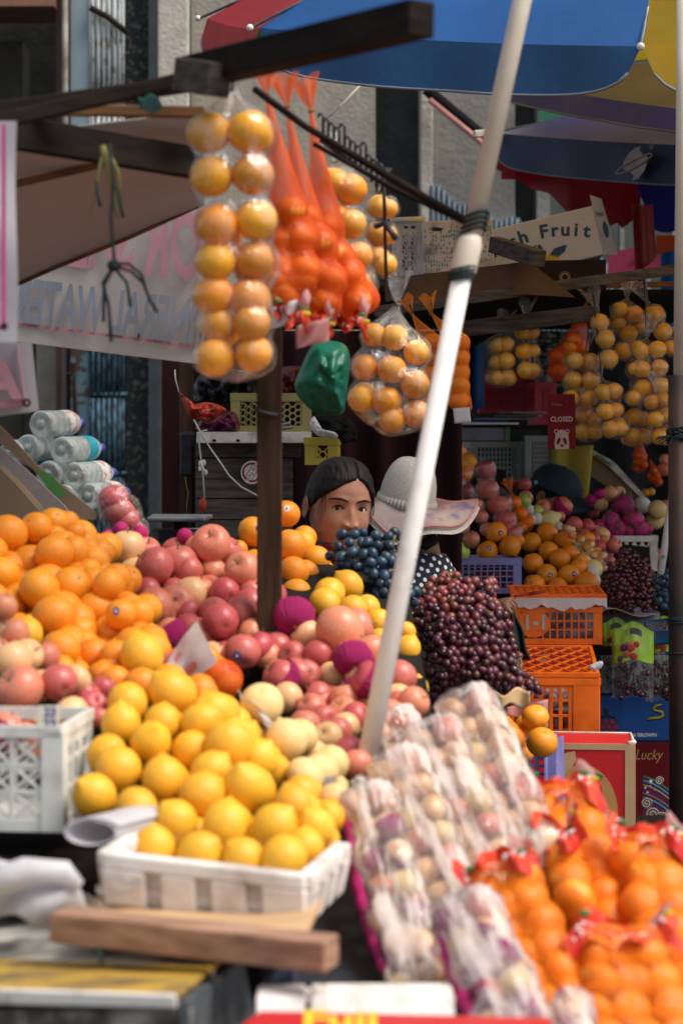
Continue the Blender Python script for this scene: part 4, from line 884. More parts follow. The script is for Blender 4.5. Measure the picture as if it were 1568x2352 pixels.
# big orange pile
OL=L('K1',(340,452,92),(415,460,85),(225,488,100),(50,530,125),(470,520,70),
 (465,640,105),(540,650,100,'orange','w:at the top right of the pile'),(340,650,118),(620,650,100,'orange','b:at the upper right edge of the pile'),(190,705,112),(10,780,118),
 (590,830,100),(680,840,100),(745,850,98),(450,850,120),(250,870,130),(60,975,108),
 (560,1060,110),(660,1040,105),(760,1030,100,'orange','b:low on the right of the pile'),(870,1030,100),(340,1045,140),(480,1080,120),
 (165,1160,105,'lemon'),(380,1255,125),(590,1290,110),(700,1270,105),(830,1210,100),(950,1190,100),(520,1240,110),
 (640,1330,105),(730,1300,110),(890,1295,138,'lemon'),(640,1420,95,'orange','b:at the foot of the pile'),(720,1450,100),(890,1480,115),(1065,1450,110,'orange','w:just above the lemons'),(1260,1520,115),(380,1380,95),(480,1400,90),(-60,640,110),(-40,940,110),(90,620,90),(560,760,80),(140,880,90))
ylo=yl(1190,4.30,1600,3.62)
pile('orange',OL,ylo,'orange in the big heap at the left, behind the white crate of apples','oranges in the big left heap',rs=1.0)
# hidden second layer of the heap and its dark underlay
pile('orange',[(u+18,v-12,r) for (u,v,r,*_) in OL if 0<u<330 and v>1260 and v<1560],lambda u,v:ylo(u,v)+.085,'orange in the big heap at the left, behind the white crate of apples','oranges in the big left heap',lo=True)
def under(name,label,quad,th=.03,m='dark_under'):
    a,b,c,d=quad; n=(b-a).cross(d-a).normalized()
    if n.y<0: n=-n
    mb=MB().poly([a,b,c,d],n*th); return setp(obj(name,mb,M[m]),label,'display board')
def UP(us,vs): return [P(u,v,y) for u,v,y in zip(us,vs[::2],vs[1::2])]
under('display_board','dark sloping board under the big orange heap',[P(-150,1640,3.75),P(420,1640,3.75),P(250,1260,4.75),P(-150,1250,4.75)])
def filler(poly,kinds,r,yf,dy,label,group,sp=1.5,cup=0,lo=False):
    us=[p[0] for p in poly];vs=[p[1] for p in poly]; v=min(vs)+r*.7; k=0; l=[]
    while v<max(vs):
        u=min(us)+(r*sp/2 if k%2 else 0)
        while u<max(us):
            if inpoly(u,v,poly): l.append((u+rnd(-.12,.12)*r,v+rnd(-.12,.12)*r,r*rnd(.92,1.05),random.choice(kinds)))
            u+=r*sp
        v+=r*sp*.8; k+=1
    pile(kinds[0],l,lambda u,v:yf(u,v)+dy,label,group,lo=lo)
filler([(-20,1225),(170,1205),(250,1280),(290,1350),(340,1450),(370,1530),(260,1570),(100,1490),(-20,1400)],['orange'],40,ylo,.10,'orange in the big heap at the left, behind the white crate of apples','oranges in the big left heap',1.7)
# apples in the left crate
AL=L('K1',(20,985,90,'apple_pink'),(100,1145,85,'apple_pink'),(10,1130,80,'apple_pale'),(75,1325,130,'apple_pale'),(170,1290,105,'apple_pale'),(285,1300,95,'apple_pink'),(130,1500,150,'apple_pink'),(255,1480,100,'apple_pale'),(-30,1260,100))
AL+=L('K4',(370,205,115,'apple_red'),(480,190,95,'apple_pale'),(650,240,80,'apple_red'),(580,350,98,'apple_red'),(450,400,112,'apple_pale'),(200,450,105,'apple_pale'),(330,470,100,'apple_pink'),(40,500,110,'apple_pink','p:front row of the white crate'),(150,550,105,'apple_pink','p:beside the number strip of the white crate'),(540,280,90,'apple_red'),(400,540,80,'apple_pink','p:at the right corner of the white crate'),(620,430,70,'apple_red'),(280,580,95,'apple_pink'))
pile('apple_pink',AL,yl(1390,3.72,1700,3.38),'apple in the white crate at the left edge','apples in the left white crate')
cl,o_,d_,e_=crate('white lattice crate full of apples at the left edge',P(-230,1905,3.22),-6,.265,.22,.17,M['crate_white'],'diamond',4,3,.006,side='slots',rim=.02)
# the crate's wide corner post
obj('corner_post',MB().box(o_+d_*.232-e_*.003,d_*.038,e_*.01,(0,0,.163)).box(o_+d_*.2665,d_*.004,e_*.03,(0,0,.163)),M['crate_white'],cl,bevel=.002)
ns=empty('number_strip',P(110,1690,3.2),'upright strip with repeated blue numbers clipped to the left white crate','label')
obj('strip',MB().box(P(86,1715,3.205),(.034,0,0),(0,.003,0),(0,.01,.064)),mat('cream_strip',(.62,.58,.44),bstr=0),ns,bevel=.001)
for k in range(3): text('23',P(101,1645+k*26,3.195),(1,0,0),(0,0.1,1),.020,M['sticker_blue'],ns,bold=.05)
# middle apples
AM=L('K1',(800,612,108,'apple_pale'),(970,730,118,'apple_red'),(850,795,112,'apple_pale'),(1120,712,115,'apple_red'),(1230,700,98,'apple_pink'),(1290,670,92,'apple_red'),(1325,590,118,'apple_pink'),
 (970,985,120,'apple_pink'),(1100,965,112,'apple_pink'),(1195,910,108,'apple_pale'),(1310,890,100,'apple_pink'),(1375,870,88,'apple_pink'),(1445,795,95,'apple_pale'),(1520,750,105,'apple_pink'),
 (1180,1130,98,'apple_red'),(1275,1105,92,'apple_pink'),(1385,1075,108,'apple_red'),(1450,1070,100,'apple_red','b:on the right side of the apple heap'),(1510,1030,108,'apple_red'),
 (1410,1300,95,'apple_red','b:low in the apple heap beside the orange net'),(1330,1210,90,'apple_red'),(1250,1180,80,'apple_red'),(1060,1155,100,'apple_pink','p:at the left foot of the apple heap'),(1560,900,90,'apple_pink'),(930,640,70,'apple_pink'),(1150,1370,90,'apple_pink'),(1240,800,80,'apple_pink'),(1050,860,70,'apple_red'))
AM+=L('K2',(150,755,98,'apple_pink'),(40,790,92,'apple_pale'),(160,980,108,'apple_red'),(240,960,95,'apple_red','w:beside the wooden post'),(290,920,80,'apple_red','w:right of the wooden post foot'),(110,1270,108,'apple_red','b:near the middle of the apple heap'),(210,1240,98,'apple_red'),(250,1170,88,'apple_pale'),(60,1100,85,'apple_red'),(140,1100,80,'apple_red'),(300,1060,90,'apple_red'),(0,960,90,'apple_red'),(15,1330,80,'apple_red'),(330,1240,80,'apple_red'),
 (430,1045,116,'apple_pink','p:between the post and the lemons'),(715,1135,150,'apple_pink'),(820,1115,115,'apple_pink'),(590,1225,95,'apple_pale'),(800,1310,108,'apple_pink','p:left of the white pole'),(910,1270,110,'apple_pink'),(900,1440,110,'apple_red','p:beside the white pole, third from the top'),(350,1430,110,'apple_red','p:wrapped on its left side, above the pale pears'),(455,1410,105,'apple_red'),(525,1390,95,'apple_pale'),(395,1545,95,'apple_pale'),
 (1090,1425,105,'apple_red'),(1030,1500,95,'apple_pink'),(990,1380,95,'apple_red'),(560,1545,80,'apple_pink'),(640,1500,80,'apple_red'),(700,1420,85,'apple_red'),(660,1320,90,'apple_pink'))
AM+=L('K5',(390,300,95,'apple_pale'),(470,140,100,'apple_red'),(540,370,90,'apple_pink'),(600,330,88,'apple_pink'),(655,320,80,'apple_red'),(500,470,92,'apple_pink'),(640,550,85,'apple_pale'),(700,520,90,'apple_red'),(750,490,75,'apple_pale'),(780,640,70,'apple_red'),(830,720,70,'apple_pink'),(1180,330,95,'apple_pink'),(1110,340,85,'apple_pink'),(1030,400,95,'apple_pink'),(990,470,90,'apple_pink'),(830,250,70,'apple_red','p:left of the pole low down'),(740,390,70,'apple_pink'),(1000,270,85,'apple_red'),(620,440,75,'apple_red'))
AM=[(t[0],t[1],(max(t[2],34.5) if t[2]<46 else t[2]))+tuple(t[3:]) for t in AM if not (t[1]<1560 and t[2]<29)]
yam=lambda u,v:4.62-(v-1220)/330*.62-.10*max(0,(u-600)/400)
pile('apple_red',AM,yam,'apple in the pink and red apple heap between the oranges and the white pole','apples in the middle heap',rs=1.04)
filler([(280,1275),(340,1262),(480,1240),(585,1290),(640,1380),(700,1440),(860,1500),(900,1580),(985,1620),(830,1700),(800,1650),(640,1570),(560,1540),(440,1490),(380,1440),(310,1310)],['apple_red','apple_pink','apple_red','apple_pink','apple_pale'],35,yam,.07,'apple in the pink and red apple heap between the oranges and the white pole','apples in the middle heap',1.72)
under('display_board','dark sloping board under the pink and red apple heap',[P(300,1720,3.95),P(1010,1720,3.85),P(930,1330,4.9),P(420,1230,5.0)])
# oranges behind the post
OB=L('K2',(385,400,85,'orange','w:topmost behind the post'),(500,550,78),(180,515,100,'orange','b:left of the wooden post'),(80,625,62),(410,600,105),(480,590,85),(190,700,80),(570,690,90),(300,620,80),(300,760,90),(430,765,98),(500,770,85),(580,780,80),(445,895,92),(230,820,70),(340,880,80),(620,760,70),(520,660,70))
pile('orange',OB,lambda u,v:4.98-(v-1180)/180*.25+(.12 if u>720 else 0),'orange stacked behind the upright brown post','oranges behind the post')
LM=L('K2',(770,850,95),(655,900,98),(625,965,100),(800,1000,90),(890,990,82),(960,1080,82),(905,1135,62),(1140,1250,85),(1135,1140,62),(1200,1500,78),(1080,1180,60),(560,1040,70),(700,1010,80),(1060,1290,70),(960,1180,60))
pile('lemon',LM,lambda u,v:4.66-(v-1320)/260*.42,'lemon between the apples and the grapes in the middle','lemons in the middle')
# front lemons
LF=L('K4',(800,330,125),(1070,270,138),(760,468,125),(1020,455,118),(670,655,125),(945,580,130),(1260,460,128),(1345,390,130),(745,750,142),(1195,625,120),(1025,810,136),(1450,610,130),(1320,765,128),(1268,905,138),(592,915,140),(857,1000,138),(1102,1075,138),(965,1250,140),(1250,1280,140),(1240,1165,110))
LF+=L('K5',(20,600,150),(100,560,120),(135,865,155),(300,770,120),(5,1100,148),(310,1115,148),(430,975,125),(475,900,115),(480,1010,120),(570,1110,120),(640,1060,115),(660,1040,110,'yellow_orange'),(115,1310,132),(370,1310,145),(500,1240,120),(610,1190,110),(700,1110,80),(-80,380,120),(60,460,110),(200,690,130))
ylf=yl(1590,3.50,1965,3.0)
pile('lemon',LF,ylf,'lemon heaped on the white styrofoam tray in front','lemons on the foam tray')
pile('lemon',[(u+12,v+6,r) for (u,v,r,*_) in LF if 330<u<700 and v<1900],lambda u,v:ylf(u,v)+.085,'lemon heaped on the white styrofoam tray in front','lemons on the foam tray',lo=True)
AP=L('K5',(230,340,138),(385,565,132),(470,545,115),(300,520,110),(655,715,122),(590,770,120),(500,790,120),(690,935,105),(730,960,80),(560,660,100),(420,660,100),(700,860,75),(640,880,80))
pile('asian_pear',AP,lambda u,v:3.62-(v-1620)/260*.35,'pale asian pear behind the front lemons','asian pears')
fs=empty('foam_sheet',P(640,1700,3.6),'thin white foam sheet tucked between lemons and pale pears','sheet')
obj('sheet',MB().grid(lambda u,v:P(545+u*120+v*20,1580+u*110+v*40+6*math.sin(u*12+v*3),3.62-.1*u+.015*math.sin(v*9+u*14)),20,8),M['white_bag'],fs,True)
obj('sheet_fold',MB().grid(lambda u,v:P(700+u*70,1800+v*45-20*u,3.42+.015*math.sin(v*9+u*14)),12,8),M['white_bag'],fs,True)
# white foam triangle with a brown apple
tr_=empty('foam_wrap',P(450,1530,3.85),'white foam sheet folded over a brown-red apple above the front lemons','wrap')
obj('sheet',MB().grid(lambda u,v:P(372+u*80+v*48,1545-118*u*(1-.35*v)+v*55-10*math.sin(u*3),3.78+.04*math.sin(u*3.1)+.01*math.sin(v*11)),16,10),M['white_bag'],tr_,True)
fruit('apple_pink',P(415,1535,3.86),.046,None,None,tr_)
setp(obj('net_of_mandarins',MB().ell(P(505,1560,3.85),.045,.04,.04,20,14),M['net_red']),'small red-orange net of mandarins beside the white foam sheet','net of fruit')
for q in ((490,1540),(522,1575),(470,1515)): fruit('mandarin',P(*q,3.86),.030,'mandarin in the small net beside the white foam sheet','mandarins in the small net')
# styrofoam tray
tr=empty('foam_tray',P(500,2080,3.0),'white styrofoam tray with notched rim holding the front lemons','tray')
A_=P(232,2010,2.86);B_=P(700,2120,2.74);zt=A_.z
A_=Vector((A_.x,2.90,0));B_=Vector((B_.x,2.83,-.018)); dd=(B_-A_).normalized(); ee=Vector((-dd.y,dd.x,0)).normalized(); Wt=(B_-A_).length; Dt=.23; z0=P(0,2078,2.9).z; hh=.072
def traywall(o,d,n,Ln):
    mb=MB()
    segs=4 if Ln<.36 else 5; g=.012
    for i in range(segs):
        x0=i*Ln/segs+(g if i else 0); x1=(i+1)*Ln/segs-(g if i<segs-1 else 0)
        mb.box(o+d*x0+Vector((0,0,z0)),d*(x1-x0),-n*.022,(0,0,hh*.78)+Vector() if False else Vector((0,0,hh*.78))+n*.012)
    mb.box(o-n*.014+Vector((0,0,z0)),d*Ln,-n*.008,Vector((0,0,hh*.78))); mb.box(o+n*.012+Vector((0,0,z0+hh*.78)),d*Ln,-n*.026,Vector((0,0,hh*.3))); return mb
obj('tray_front',traywall(A_,dd,-ee,Wt),M['foam_tray'],tr,bevel=.006)
obj('tray_side',traywall(A_+dd*Wt,ee,dd,Dt),M['foam_tray'],tr,bevel=.006)
obj('tray_side',traywall(A_+ee*Dt,-ee,-dd,Dt),M['foam_tray'],tr,bevel=.006)
obj('tray_floor',MB().box(A_+Vector((0,0,z0+.012))+dd*.01+ee*.01,dd*(Wt-.02),ee*(Dt-.02),(0,0,.015)),M['foam_tray'],tr)
# cloths, planks and what lies under the tray
rc=empty('rolled_sheet',P(215,1900,3.05),'rolled white plastic sheet end poking out between the left crate and the tray','sheet')
def roll(cu,cv,Y,r,len_,du,tw=1.3):
    c=P(cu,cv,Y)
    return MB().grid(lambda u,v:c+Vector(((r*(1-.25*u)*math.cos(u*7.4+.4)*1.7+du*v*len_),len_*v,(r*(1-.25*u)*math.sin(u*7.4+.4)*.85)-.1*du*v*len_)),44,6)
obj('sheet',roll(210,1912,2.98,.026,.14,.45),M['white_bag'],rc,True,solid=.002)
c2=empty('white_cloth',P(90,2080,2.95),'crumpled white plastic cloth draped at the lower left','cloth')
def clf(u,v):
    uu=-120+u*310; base=2015-40*math.sin(math.pi*min(1,u*1.1))*1+v*(140-55*abs(u-.6)); return P(uu+10*math.sin(v*6+u*4),base+7*math.sin(u*17+v*3),2.9-.02*math.sin(v*3.1)+.02*math.sin(u*11+v*5)-.03*v)
obj('sheet',MB().grid(clf,40,22),M['white_bag'],c2,True,solid=.003)
obj('fold',MB().tube([P(-60,2045,2.84),P(60,2000,2.85),P(150,2005,2.86),P(185,2035,2.86)],[.022,.020,.018,.008],12),M['white_bag'],c2,True)
c3=empty('clear_wrap',P(265,2050,2.85),'twisted end of clear plastic wrap by the tray corner','wrap')
obj('wrap',roll(262,2042,2.84,.017,.06,.3),M['film_milk'],c3,True)
obj('wrap_tail',MB().grid(lambda u,v:P(195+u*60,2050+v*12+u*35,2.84+.01*math.sin(u*8)),10,3),M['film_milk'],c3,True)
ply=empty('cardboard_sheet',P(450,2110,2.9),'tan cardboard sheet with a glossy edge under the styrofoam tray','cardboard')
zp=P(0,2118,2.84).z
obj('sheet',MB().poly([P(165,2103,2.82),P(700,2143,2.68),P(770,2000,3.1),P(300,2000,3.3)],(0,0,-.010)),M['cardboard_tan'],ply)
obj('clear_edge',MB().tube([P(190,2108,2.78),P(330,2128,2.72),P(570,2140,2.67),P(588,2132,2.68)],[.005,.007,.006,.002],8),M['film_milk'],ply,True)
wood('thick tan timber plank with a teal tie under the styrofoam tray',P(135,2122,2.78),P(762,2190,2.62),.05,.041,'wood_tan',name='timber_plank',cat='plank')
setp(strand([P(228,2102,2.75),P(227,2170,2.745),P(236,2215,2.74)],.004,mat('teal_tie',(.06,.16,.15)),'tie'),'teal tie round the tan timber plank','string')
yb=empty('cool_box',P(200,2300,2.8),'large dirty yellow lid with a white worn edge at the bottom left','box')
zb=P(0,2262,2.62).z
obj('lid',MB().poly([P(-150,2262,2.62),P(412,2280,2.50),P(520,2195,2.85),P(-150,2180,3.0)],(0,0,-.008)),mat('dirty_yellow_paint',(.50,.30,.04),(.16,.11,.05),rough=.6,scale=9,lo=.42,hi=.62,detail=6),yb,bevel=.003)
obj('lid_edge',MB().poly([P(-150,2267,2.615),P(405,2286,2.495),P(405,2318,2.495),P(-150,2305,2.615)],(0,.02,0)),mat('worn_white_edge',(.72,.69,.62),(.35,.28,.2),rough=.7,scale=12,lo=.55,hi=.7),yb,bevel=.003)
obj('box_body',MB().poly([P(-150,2320,2.63),P(440,2322,2.53),P(440,2500,2.53),P(-150,2500,2.63)],(0,.5,0)),mat('grimy_side',(.45,.42,.36),(.10,.085,.07),rough=.8,scale=10,lo=.45,hi=.6),yb)
obj('box_end',MB().poly([P(432,2300,2.52),P(560,2205,2.9),P(640,2600,2.9),P(432,2600,2.52)],(-.01,0,0)),mat('grey_blue_worn',(.13,.15,.16),(.03,.03,.035),rough=.7,scale=12),yb)
db_=empty('storage_shelf',(-.2,3.4,0),'dark wooden under-shelf and legs below the left stall table','table')
obj('table_top',MB().box((-1.6,3.05,P(0,1960,3.1).z-.06),(1.54,0,0),(0,2.1,0),(0,0,.03)),M['wood_dark'],db_)
obj('shelf_back',MB().box((-1.6,3.45,0),(1.6,0,0),(0,.02,0),(0,0,.9)),M['dark_under'],db_)
for x in (-1.5,-.8,-.15): obj('leg',MB().box((x,3.1,0),(.05,0,0),(0,.05,0),(0,0,.88)),M['wood_dark'],db_)
setp(obj('cloth_scrap',MB().grid(lambda u,v:P(600+u*80,2205+v*45+20*u,2.78+.02*math.sin(u*8+v*3)),10,6),mat('blue_grey_cloth',(.05,.06,.10),rough=.9),None,True,solid=.002),'dark blue-grey rag hanging under the end of the tan plank','cloth')
wt=empty('styrofoam_box',P(760,2310,2.6),'white styrofoam lid with a notch at the bottom centre','box')
f=MB(); f.poly([P(588,2292,2.60),P(700,2288,2.62),P(700,2330,2.60),P(588,2352,2.58)],(0,.06,0)).poly([P(712,2288,2.62),P(742,2287,2.62),P(742,2330,2.60),P(712,2330,2.60)],(0,.06,0)).poly([P(742,2287,2.62),P(1042,2285,2.66),P(1045,2345,2.64),P(742,2345,2.6)],(0,.06,0)).poly([P(588,2290,2.605),P(1042,2283,2.665),P(1030,2266,2.8),P(600,2270,2.75)],(0,0,-.01)); obj('lid',f,M['foam_tray'],wt,bevel=.003)
rb=empty('red_box',P(900,2360,2.5),'glossy red box edge with yellow lettering at the bottom centre','box')
obj('box_top',MB().poly([P(520,2380,2.40),P(600,2322,2.56),P(1260,2338,2.50),P(1290,2380,2.38)],(0,0,-.01)),M['box_red'],rb); obj('box_front',MB().poly([P(520,2384,2.40),P(1290,2384,2.38),P(1290,2600,2.38),P(520,2600,2.4)],(0,.01,0)),M['box_red'],rb)
text('Fuji',P(692,2368,2.43)+Vector((0,0,.004)),(1,0,0),(0,1,.75),.035,M['yellow_print'],rb,bold=.03,sx=1.9)
# ================================================================ FRONT RIGHT: LEANING BAGS
ga='long film bags of apples leaning at the front'
KA=['apple_pale','apple_pink','asian_pear','apple_pale']
bg=[]
def ab(label,*a,**k):
    r=lean_bag(label,None,'apple_pale',*a,name='bag_of_apples',cat='bag of apples',kinds=KA,**k); bg.append(r); return r
fk=dict(mat='film_glare',puff=1.12,fall=.12,wr=.10)
LA=ab('long clear bag of small apples with magenta foam edge, leftmost of the leaning bags',(838,1815),(958,2285),3.30,2.86,2,7,36,cup='p',flare=.5,**fk)
ab('long crinkled clear bag of apples, second from the left in the leaning row',(905,1738),(1062,2140),3.42,2.98,2,7,35,flare=.3,**fk)
ab('long crinkled clear bag of apples, third from the left in the leaning row',(985,1668),(1150,2062),3.52,3.06,2,7,35,flare=.3,**fk)
ab('long crinkled clear bag of apples, last before the mandarin nets',(1062,1600),(1225,1970),3.64,3.16,2,7,35,flare=.3,**fk)
ab('clear bag of apples with magenta foam at its top, behind the leaning row',(882,1640),(976,1860),3.68,3.50,2,4,33,cup='p',flare=.4,**fk)
ab('clear film bag of pale apples at the bottom centre, below the small mandarin net',(1050,2065),(1215,2440),2.86,2.55,2,6,42,cup='p',flare=.3,**fk)
ab('tip of a small clear bag with magenta foam at the bottom right',(1300,2265),(1350,2440),2.66,2.55,1,2,46,cup='p',flare=0,layers=1,**fk)
for (b,A,B,a,side,dep,R) in (LA,bg[4],bg[5],bg[6]):    # magenta foam strip along the left side
    Ls=(B-A).length
    obj('foam_net',MB().grid(lambda u,v:A+a*(Ls*(.06+.9*v))-side*(R*(1.75 if b is LA[0] else (1.6 if b is bg[4][0] else (1.7 if b is bg[5][0] else .4)))*(.75+.25*math.sin(math.pi*v)))+(side*math.cos(u*5)+dep*math.sin(u*5))*R*.62*(1+.12*math.sin(v*60))*math.sin(math.pi*min(1,v*1.02+.02))**.3,14,60),M['foam_pink'],b,True)
def header(b,A,side,dep,a,R,w,txt=True,col='red_plastic',tilt=0,sz=1.0):
    """crumpled red printed strip that closes a mandarin net"""
    sd=rnd(0,9)
    def g(u,v):
        x=(u-.5)*w; z=(.5-v)*R*2.1*sz*(1+.25*math.sin(u*9+sd)); return A-dep*(R*.9+.010*math.sin(u*17+sd)+.012*math.sin(v*5+u*6))-a*(z+.012*math.sin(u*11+sd))+side*(x+.004*math.sin(v*9))
    obj('header_strip',MB().grid(g,40,8),M[col],b,True)
    if txt:
        mb=MB()
        n_=int(w/.013)
        for i in range(n_):
            u=.08+.84*i/n_; 
            for q in range(4):
                v0=rnd(.3,.62); p=g(u+rnd(0,.018),v0)-dep*.004; 
                if q%2: mb.box(p,side*.0022,-dep*.0008,a*.008)
                else: mb.box(p,side*.008,-dep*.0008,a*.0022)
        obj('header_lettering',mb,M['white_print'],b)
    for (u,c) in ((.15,'green_print'),(.8,'green_print'),(.9,'yellow_print')):
        p=g(u,.2)-dep*.004; obj('header_emblem',MB().ell(p,.009,.003,.005,10,6),M[c],b,True)
    obj('header_tab',MB().grid(lambda u,v:g(.75+u*.2,0)-a*(v*.035)-dep*(.01*math.sin(v*4))+side*v*.01,6,5),M['pink_plastic'],b,True)
def mb_(label,top,bot,Yt,Yb,nc,nr,r,hw,htilt=0,**k):
    k.setdefault('jit',.17)
    rr=lean_bag(label,None,'mandarin',top,bot,Yt,Yb,nc,nr,r,mat='net',name='net_of_mandarins',cat='net of mandarins',flare=.35,wr=.03,puff=1.05,**k)
    b,A,B,a,side,dep,R=rr; header(b,A+a*R*1.0,side,dep,a,R,hw); return rr
mb_('tall orange net of mandarins with red header, upper right of the front display',(1285,1815),(1405,2270),3.40,3.02,2,8,45,.13)
mb_('orange net of mandarins with crumpled red header, lower middle beside the apple bags',(1140,1985),(1290,2330),3.02,2.76,2,6,42,.12)
mb_('orange net of mandarins with red and white header at the right edge',(1480,1925),(1560,2350),3.24,2.90,2,7,46,.13)
mb_('orange net of mandarins with red header at the bottom right corner',(1420,2150),(1500,2560),2.86,2.54,3,6,46,.16)
b_,A,B,a,side,dep,R=mb_('short net of large mandarins with red header, left of the tall net',(1262,1905),(1330,2110),3.22,3.10,1,3,48,.10,layers=1)
# stand under the leaning bags
ds=empty('display_stand',P(1250,2300,3.4),'dark sloping stand under the leaning bags of apples and mandarins','display stand')
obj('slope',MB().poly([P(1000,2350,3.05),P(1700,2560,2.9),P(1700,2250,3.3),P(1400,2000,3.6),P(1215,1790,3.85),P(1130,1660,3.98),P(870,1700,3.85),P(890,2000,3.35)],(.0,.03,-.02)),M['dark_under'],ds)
obj('slope_front',MB().poly([P(600,2262,2.95),P(1100,2262,2.95),P(1060,2010,3.35),P(770,2010,3.35)],(0,.02,-.02)),mat('dark_metal_sheet',(.035,.038,.045),rough=.5),ds)
for x in (-.1,.9): obj('leg',MB().box((x,3.5,0),(.05,0,0),(0,.05,0),(0,0,.75)),M['wood_dark'],ds)
# ================================================================ HANGING BAGS
def row(us,vs,r): return [(u,v,r) for v in vs for u in us]
hang_bag('long clear bag of golden oranges in two columns, hanging nearest the camera',None,'yellow_orange',
 [(480,305,49),(572,302,50),(486,405,49),(580,402,49),(498,517,50),(588,505,49),(495,600,46),(582,598,46),(490,678,48),(574,688,47),(500,744,44),(578,742,43),(494,820,44),(583,812,43)],3.5,(534,205),(530,150),mat='film_front',tieY=3.42,wr=.07,back=.3,flare=.55,lo=False,puff=1.10)
NETG='nets of mandarins'
def netb(label,lst,Y,top,hu,hw,tab=True):
    b=hang_bag(label,None,'mandarin',lst,Y,top,None,mat='net_red',name='net_of_mandarins',cat='net of mandarins',flare=.8,back=.5,wr=.04)
    lo_=max(lst,key=lambda t:t[1]); A=P(hu,lo_[1]+lo_[2]+12,Y-.02); header(b,A,Vector((1,0,-.25)).normalized(),Vector((0,1,0)),Vector((0,0,-1)),.016,hw)
    return b
netb('orange net of mandarins hanging just right of the long front bag',[(668,480,34),(645,550,34),(690,545,32),(640,610,34),(700,615,33),(650,680,36),(694,640,30),(630,640,30)],3.9,(612,215),665,.075)
netb('orange net of mandarins hanging in the middle of the hanging nets',[(700,500,33),(735,560,34),(725,625,35),(740,690,33),(700,580,30),(760,640,30)],4.0,(660,245),725,.07)
netb('orange net of mandarins hanging rightmost in the cluster by the hook rail',[(745,520,33),(775,590,36),(768,645,38),(815,690,36),(800,630,30),(760,580,32)],4.1,(715,255),800,.08)
for (u,v,l) in ((655,725,.07),(715,770,.05)):
    setp(obj('torn_label',MB().grid(lambda a,b:P(u-35+a*75,v-22+b*50+a*-18+15*math.sin(b*3),3.88+.015*math.sin(a*7+b*3)),10,8),M['pink_plastic'] if l<.06 else M['white_bag'],None,True,solid=.001),'pale torn label hanging under the orange nets, '+('the lower narrow one' if l<.06 else 'the larger one beside the front bag'),'label')
hang_bag('clear bag of oranges hanging behind the orange nets under the hooks',None,'yellow_orange',[(768,420,36),(806,436,38),(806,515,36),(775,500,34),(822,588,34),(785,590,34),(820,650,30)],4.25,(770,372),None,mat='film_soft',back=.2)
hang_bag('narrow clear bag of oranges hanging from a black strap beside the white crate',None,'yellow_orange',[(868,475,27),(890,480,24),(865,535,28),(888,540,24),(868,590,27),(885,608,27)],4.6,(872,440),(880,412),mat='film_soft',tieY=4.2,back=.3)
setp(strand([P(879,410,4.3),P(883,480,4.3),P(884,560,4.4),P(888,690,4.55)],.0045,M['dark_plastic'],'strap'),'long thin black strap holding the three-column bag','strap')
setp(obj('black_tie',MB().tube([P(862,520,4.3),P(885,512,4.28),P(908,548,4.26)],.007,6),M['dark_plastic'],None,True),'short black plastic tie knotted on the strap','strap')
hang_bag('three-column clear bag of oranges hanging in front of the hat',None,'yellow_orange',L('M2',(930,690,78),(1060,705,85),(1200,800,82),(875,890,85),(1045,905,90),(1190,1000,88),(855,1090,88),(1010,1100,95),(1200,1185,88),(1040,1220,80)),4.6,(912,700),(888,680),mat='film',tieY=4.55,wr=.07,back=.4,flare=.9,lo=False)
ob=[(u,v,21) for v in (787,822,856,889,920) for u in (990,)]
hang_bag('tall red-orange net of mandarins partly behind the white pole, left one',None,'mandarin',[(993,v,23) for v in (787,822,856,889,918)],6.25,(945,722),(940,700),mat='net',name='net_of_mandarins',cat='net of mandarins')
hang_bag('tall red-orange net of mandarins right of the white pole',None,'mandarin',[(1053,v,24) for v in (785,820,853,887,920)],6.2,(990,722),(990,695),mat='net',name='net_of_mandarins',cat='net of mandarins')
setp(obj('price_tag',MB().grid(lambda a,b:P(1040+a*38+b*3,938+b*35+a*-3,6.15+.01*a),6,5),M['white_bag'],None,True,solid=.001),'pale tag under the red-orange net right of the white pole','tag')
YO=7.0
def hb(label,c,lst,knot,tie,Y=YO,back=.5,**k): return hang_bag(label,None,'yellow_citrus',L(c,*lst),Y,Q(c,*knot),Q(c,*tie) if tie else None,mat='film',back=back,flare=1.0,wr=.06,**k)
hb('small clear bag of yellow oranges, lower one of the pair left of the red crates','M3',[(410,750,50),(455,745,52),(400,860,48),(460,850,54),(405,960,48),(470,958,56)],(443,680),None)
hb('small clear bag of yellow oranges, higher one of the pair above the red crates','M3',[(562,665,56),(620,670,48),(568,792,56),(625,790,45),(578,910,54),(628,905,42)],(585,600),None)
hang_bag('red net of dark mandarins hanging left in the right cluster',None,'mandarin',L('M3',(880,720,50),(860,765,52),(925,770,50),(770,820,42),(825,845,45),(765,915,45),(800,900,42),(870,830,45)),7.15,Q('M3',960,480),Q('M3',985,350),mat='net_red',name='net_of_mandarins',cat='net of mandarins',back=.3,tieY=6.9)
hb('clear bag of yellow oranges in two columns above the CLOSED sign','M3',[(890,850,54),(988,855,54),(875,970,56),(985,975,56),(862,1088,56),(975,1088,56)],(955,790),(1000,350),Y=6.95)
hb('clear bag of yellow oranges hanging lowest, right of the CLOSED sign','M3',[(940,1190,52),(935,1295,54),(1000,1215,45),(1010,1300,48)],(960,1130),None,Y=7.02)
hb('narrow clear bag of three oranges beside the red net','M3',[(1042,612,58),(1078,715,60),(1100,840,60)],(1028,540),(990,350),Y=6.9,back=0)
hb('clear bag of yellow oranges low in the middle of the right cluster','M3',[(1065,1050,54),(1132,1040,52),(1078,1170,56),(1145,1160,50),(1108,1280,56),(1172,1275,48)],(1055,965),(1000,420),Y=6.88)
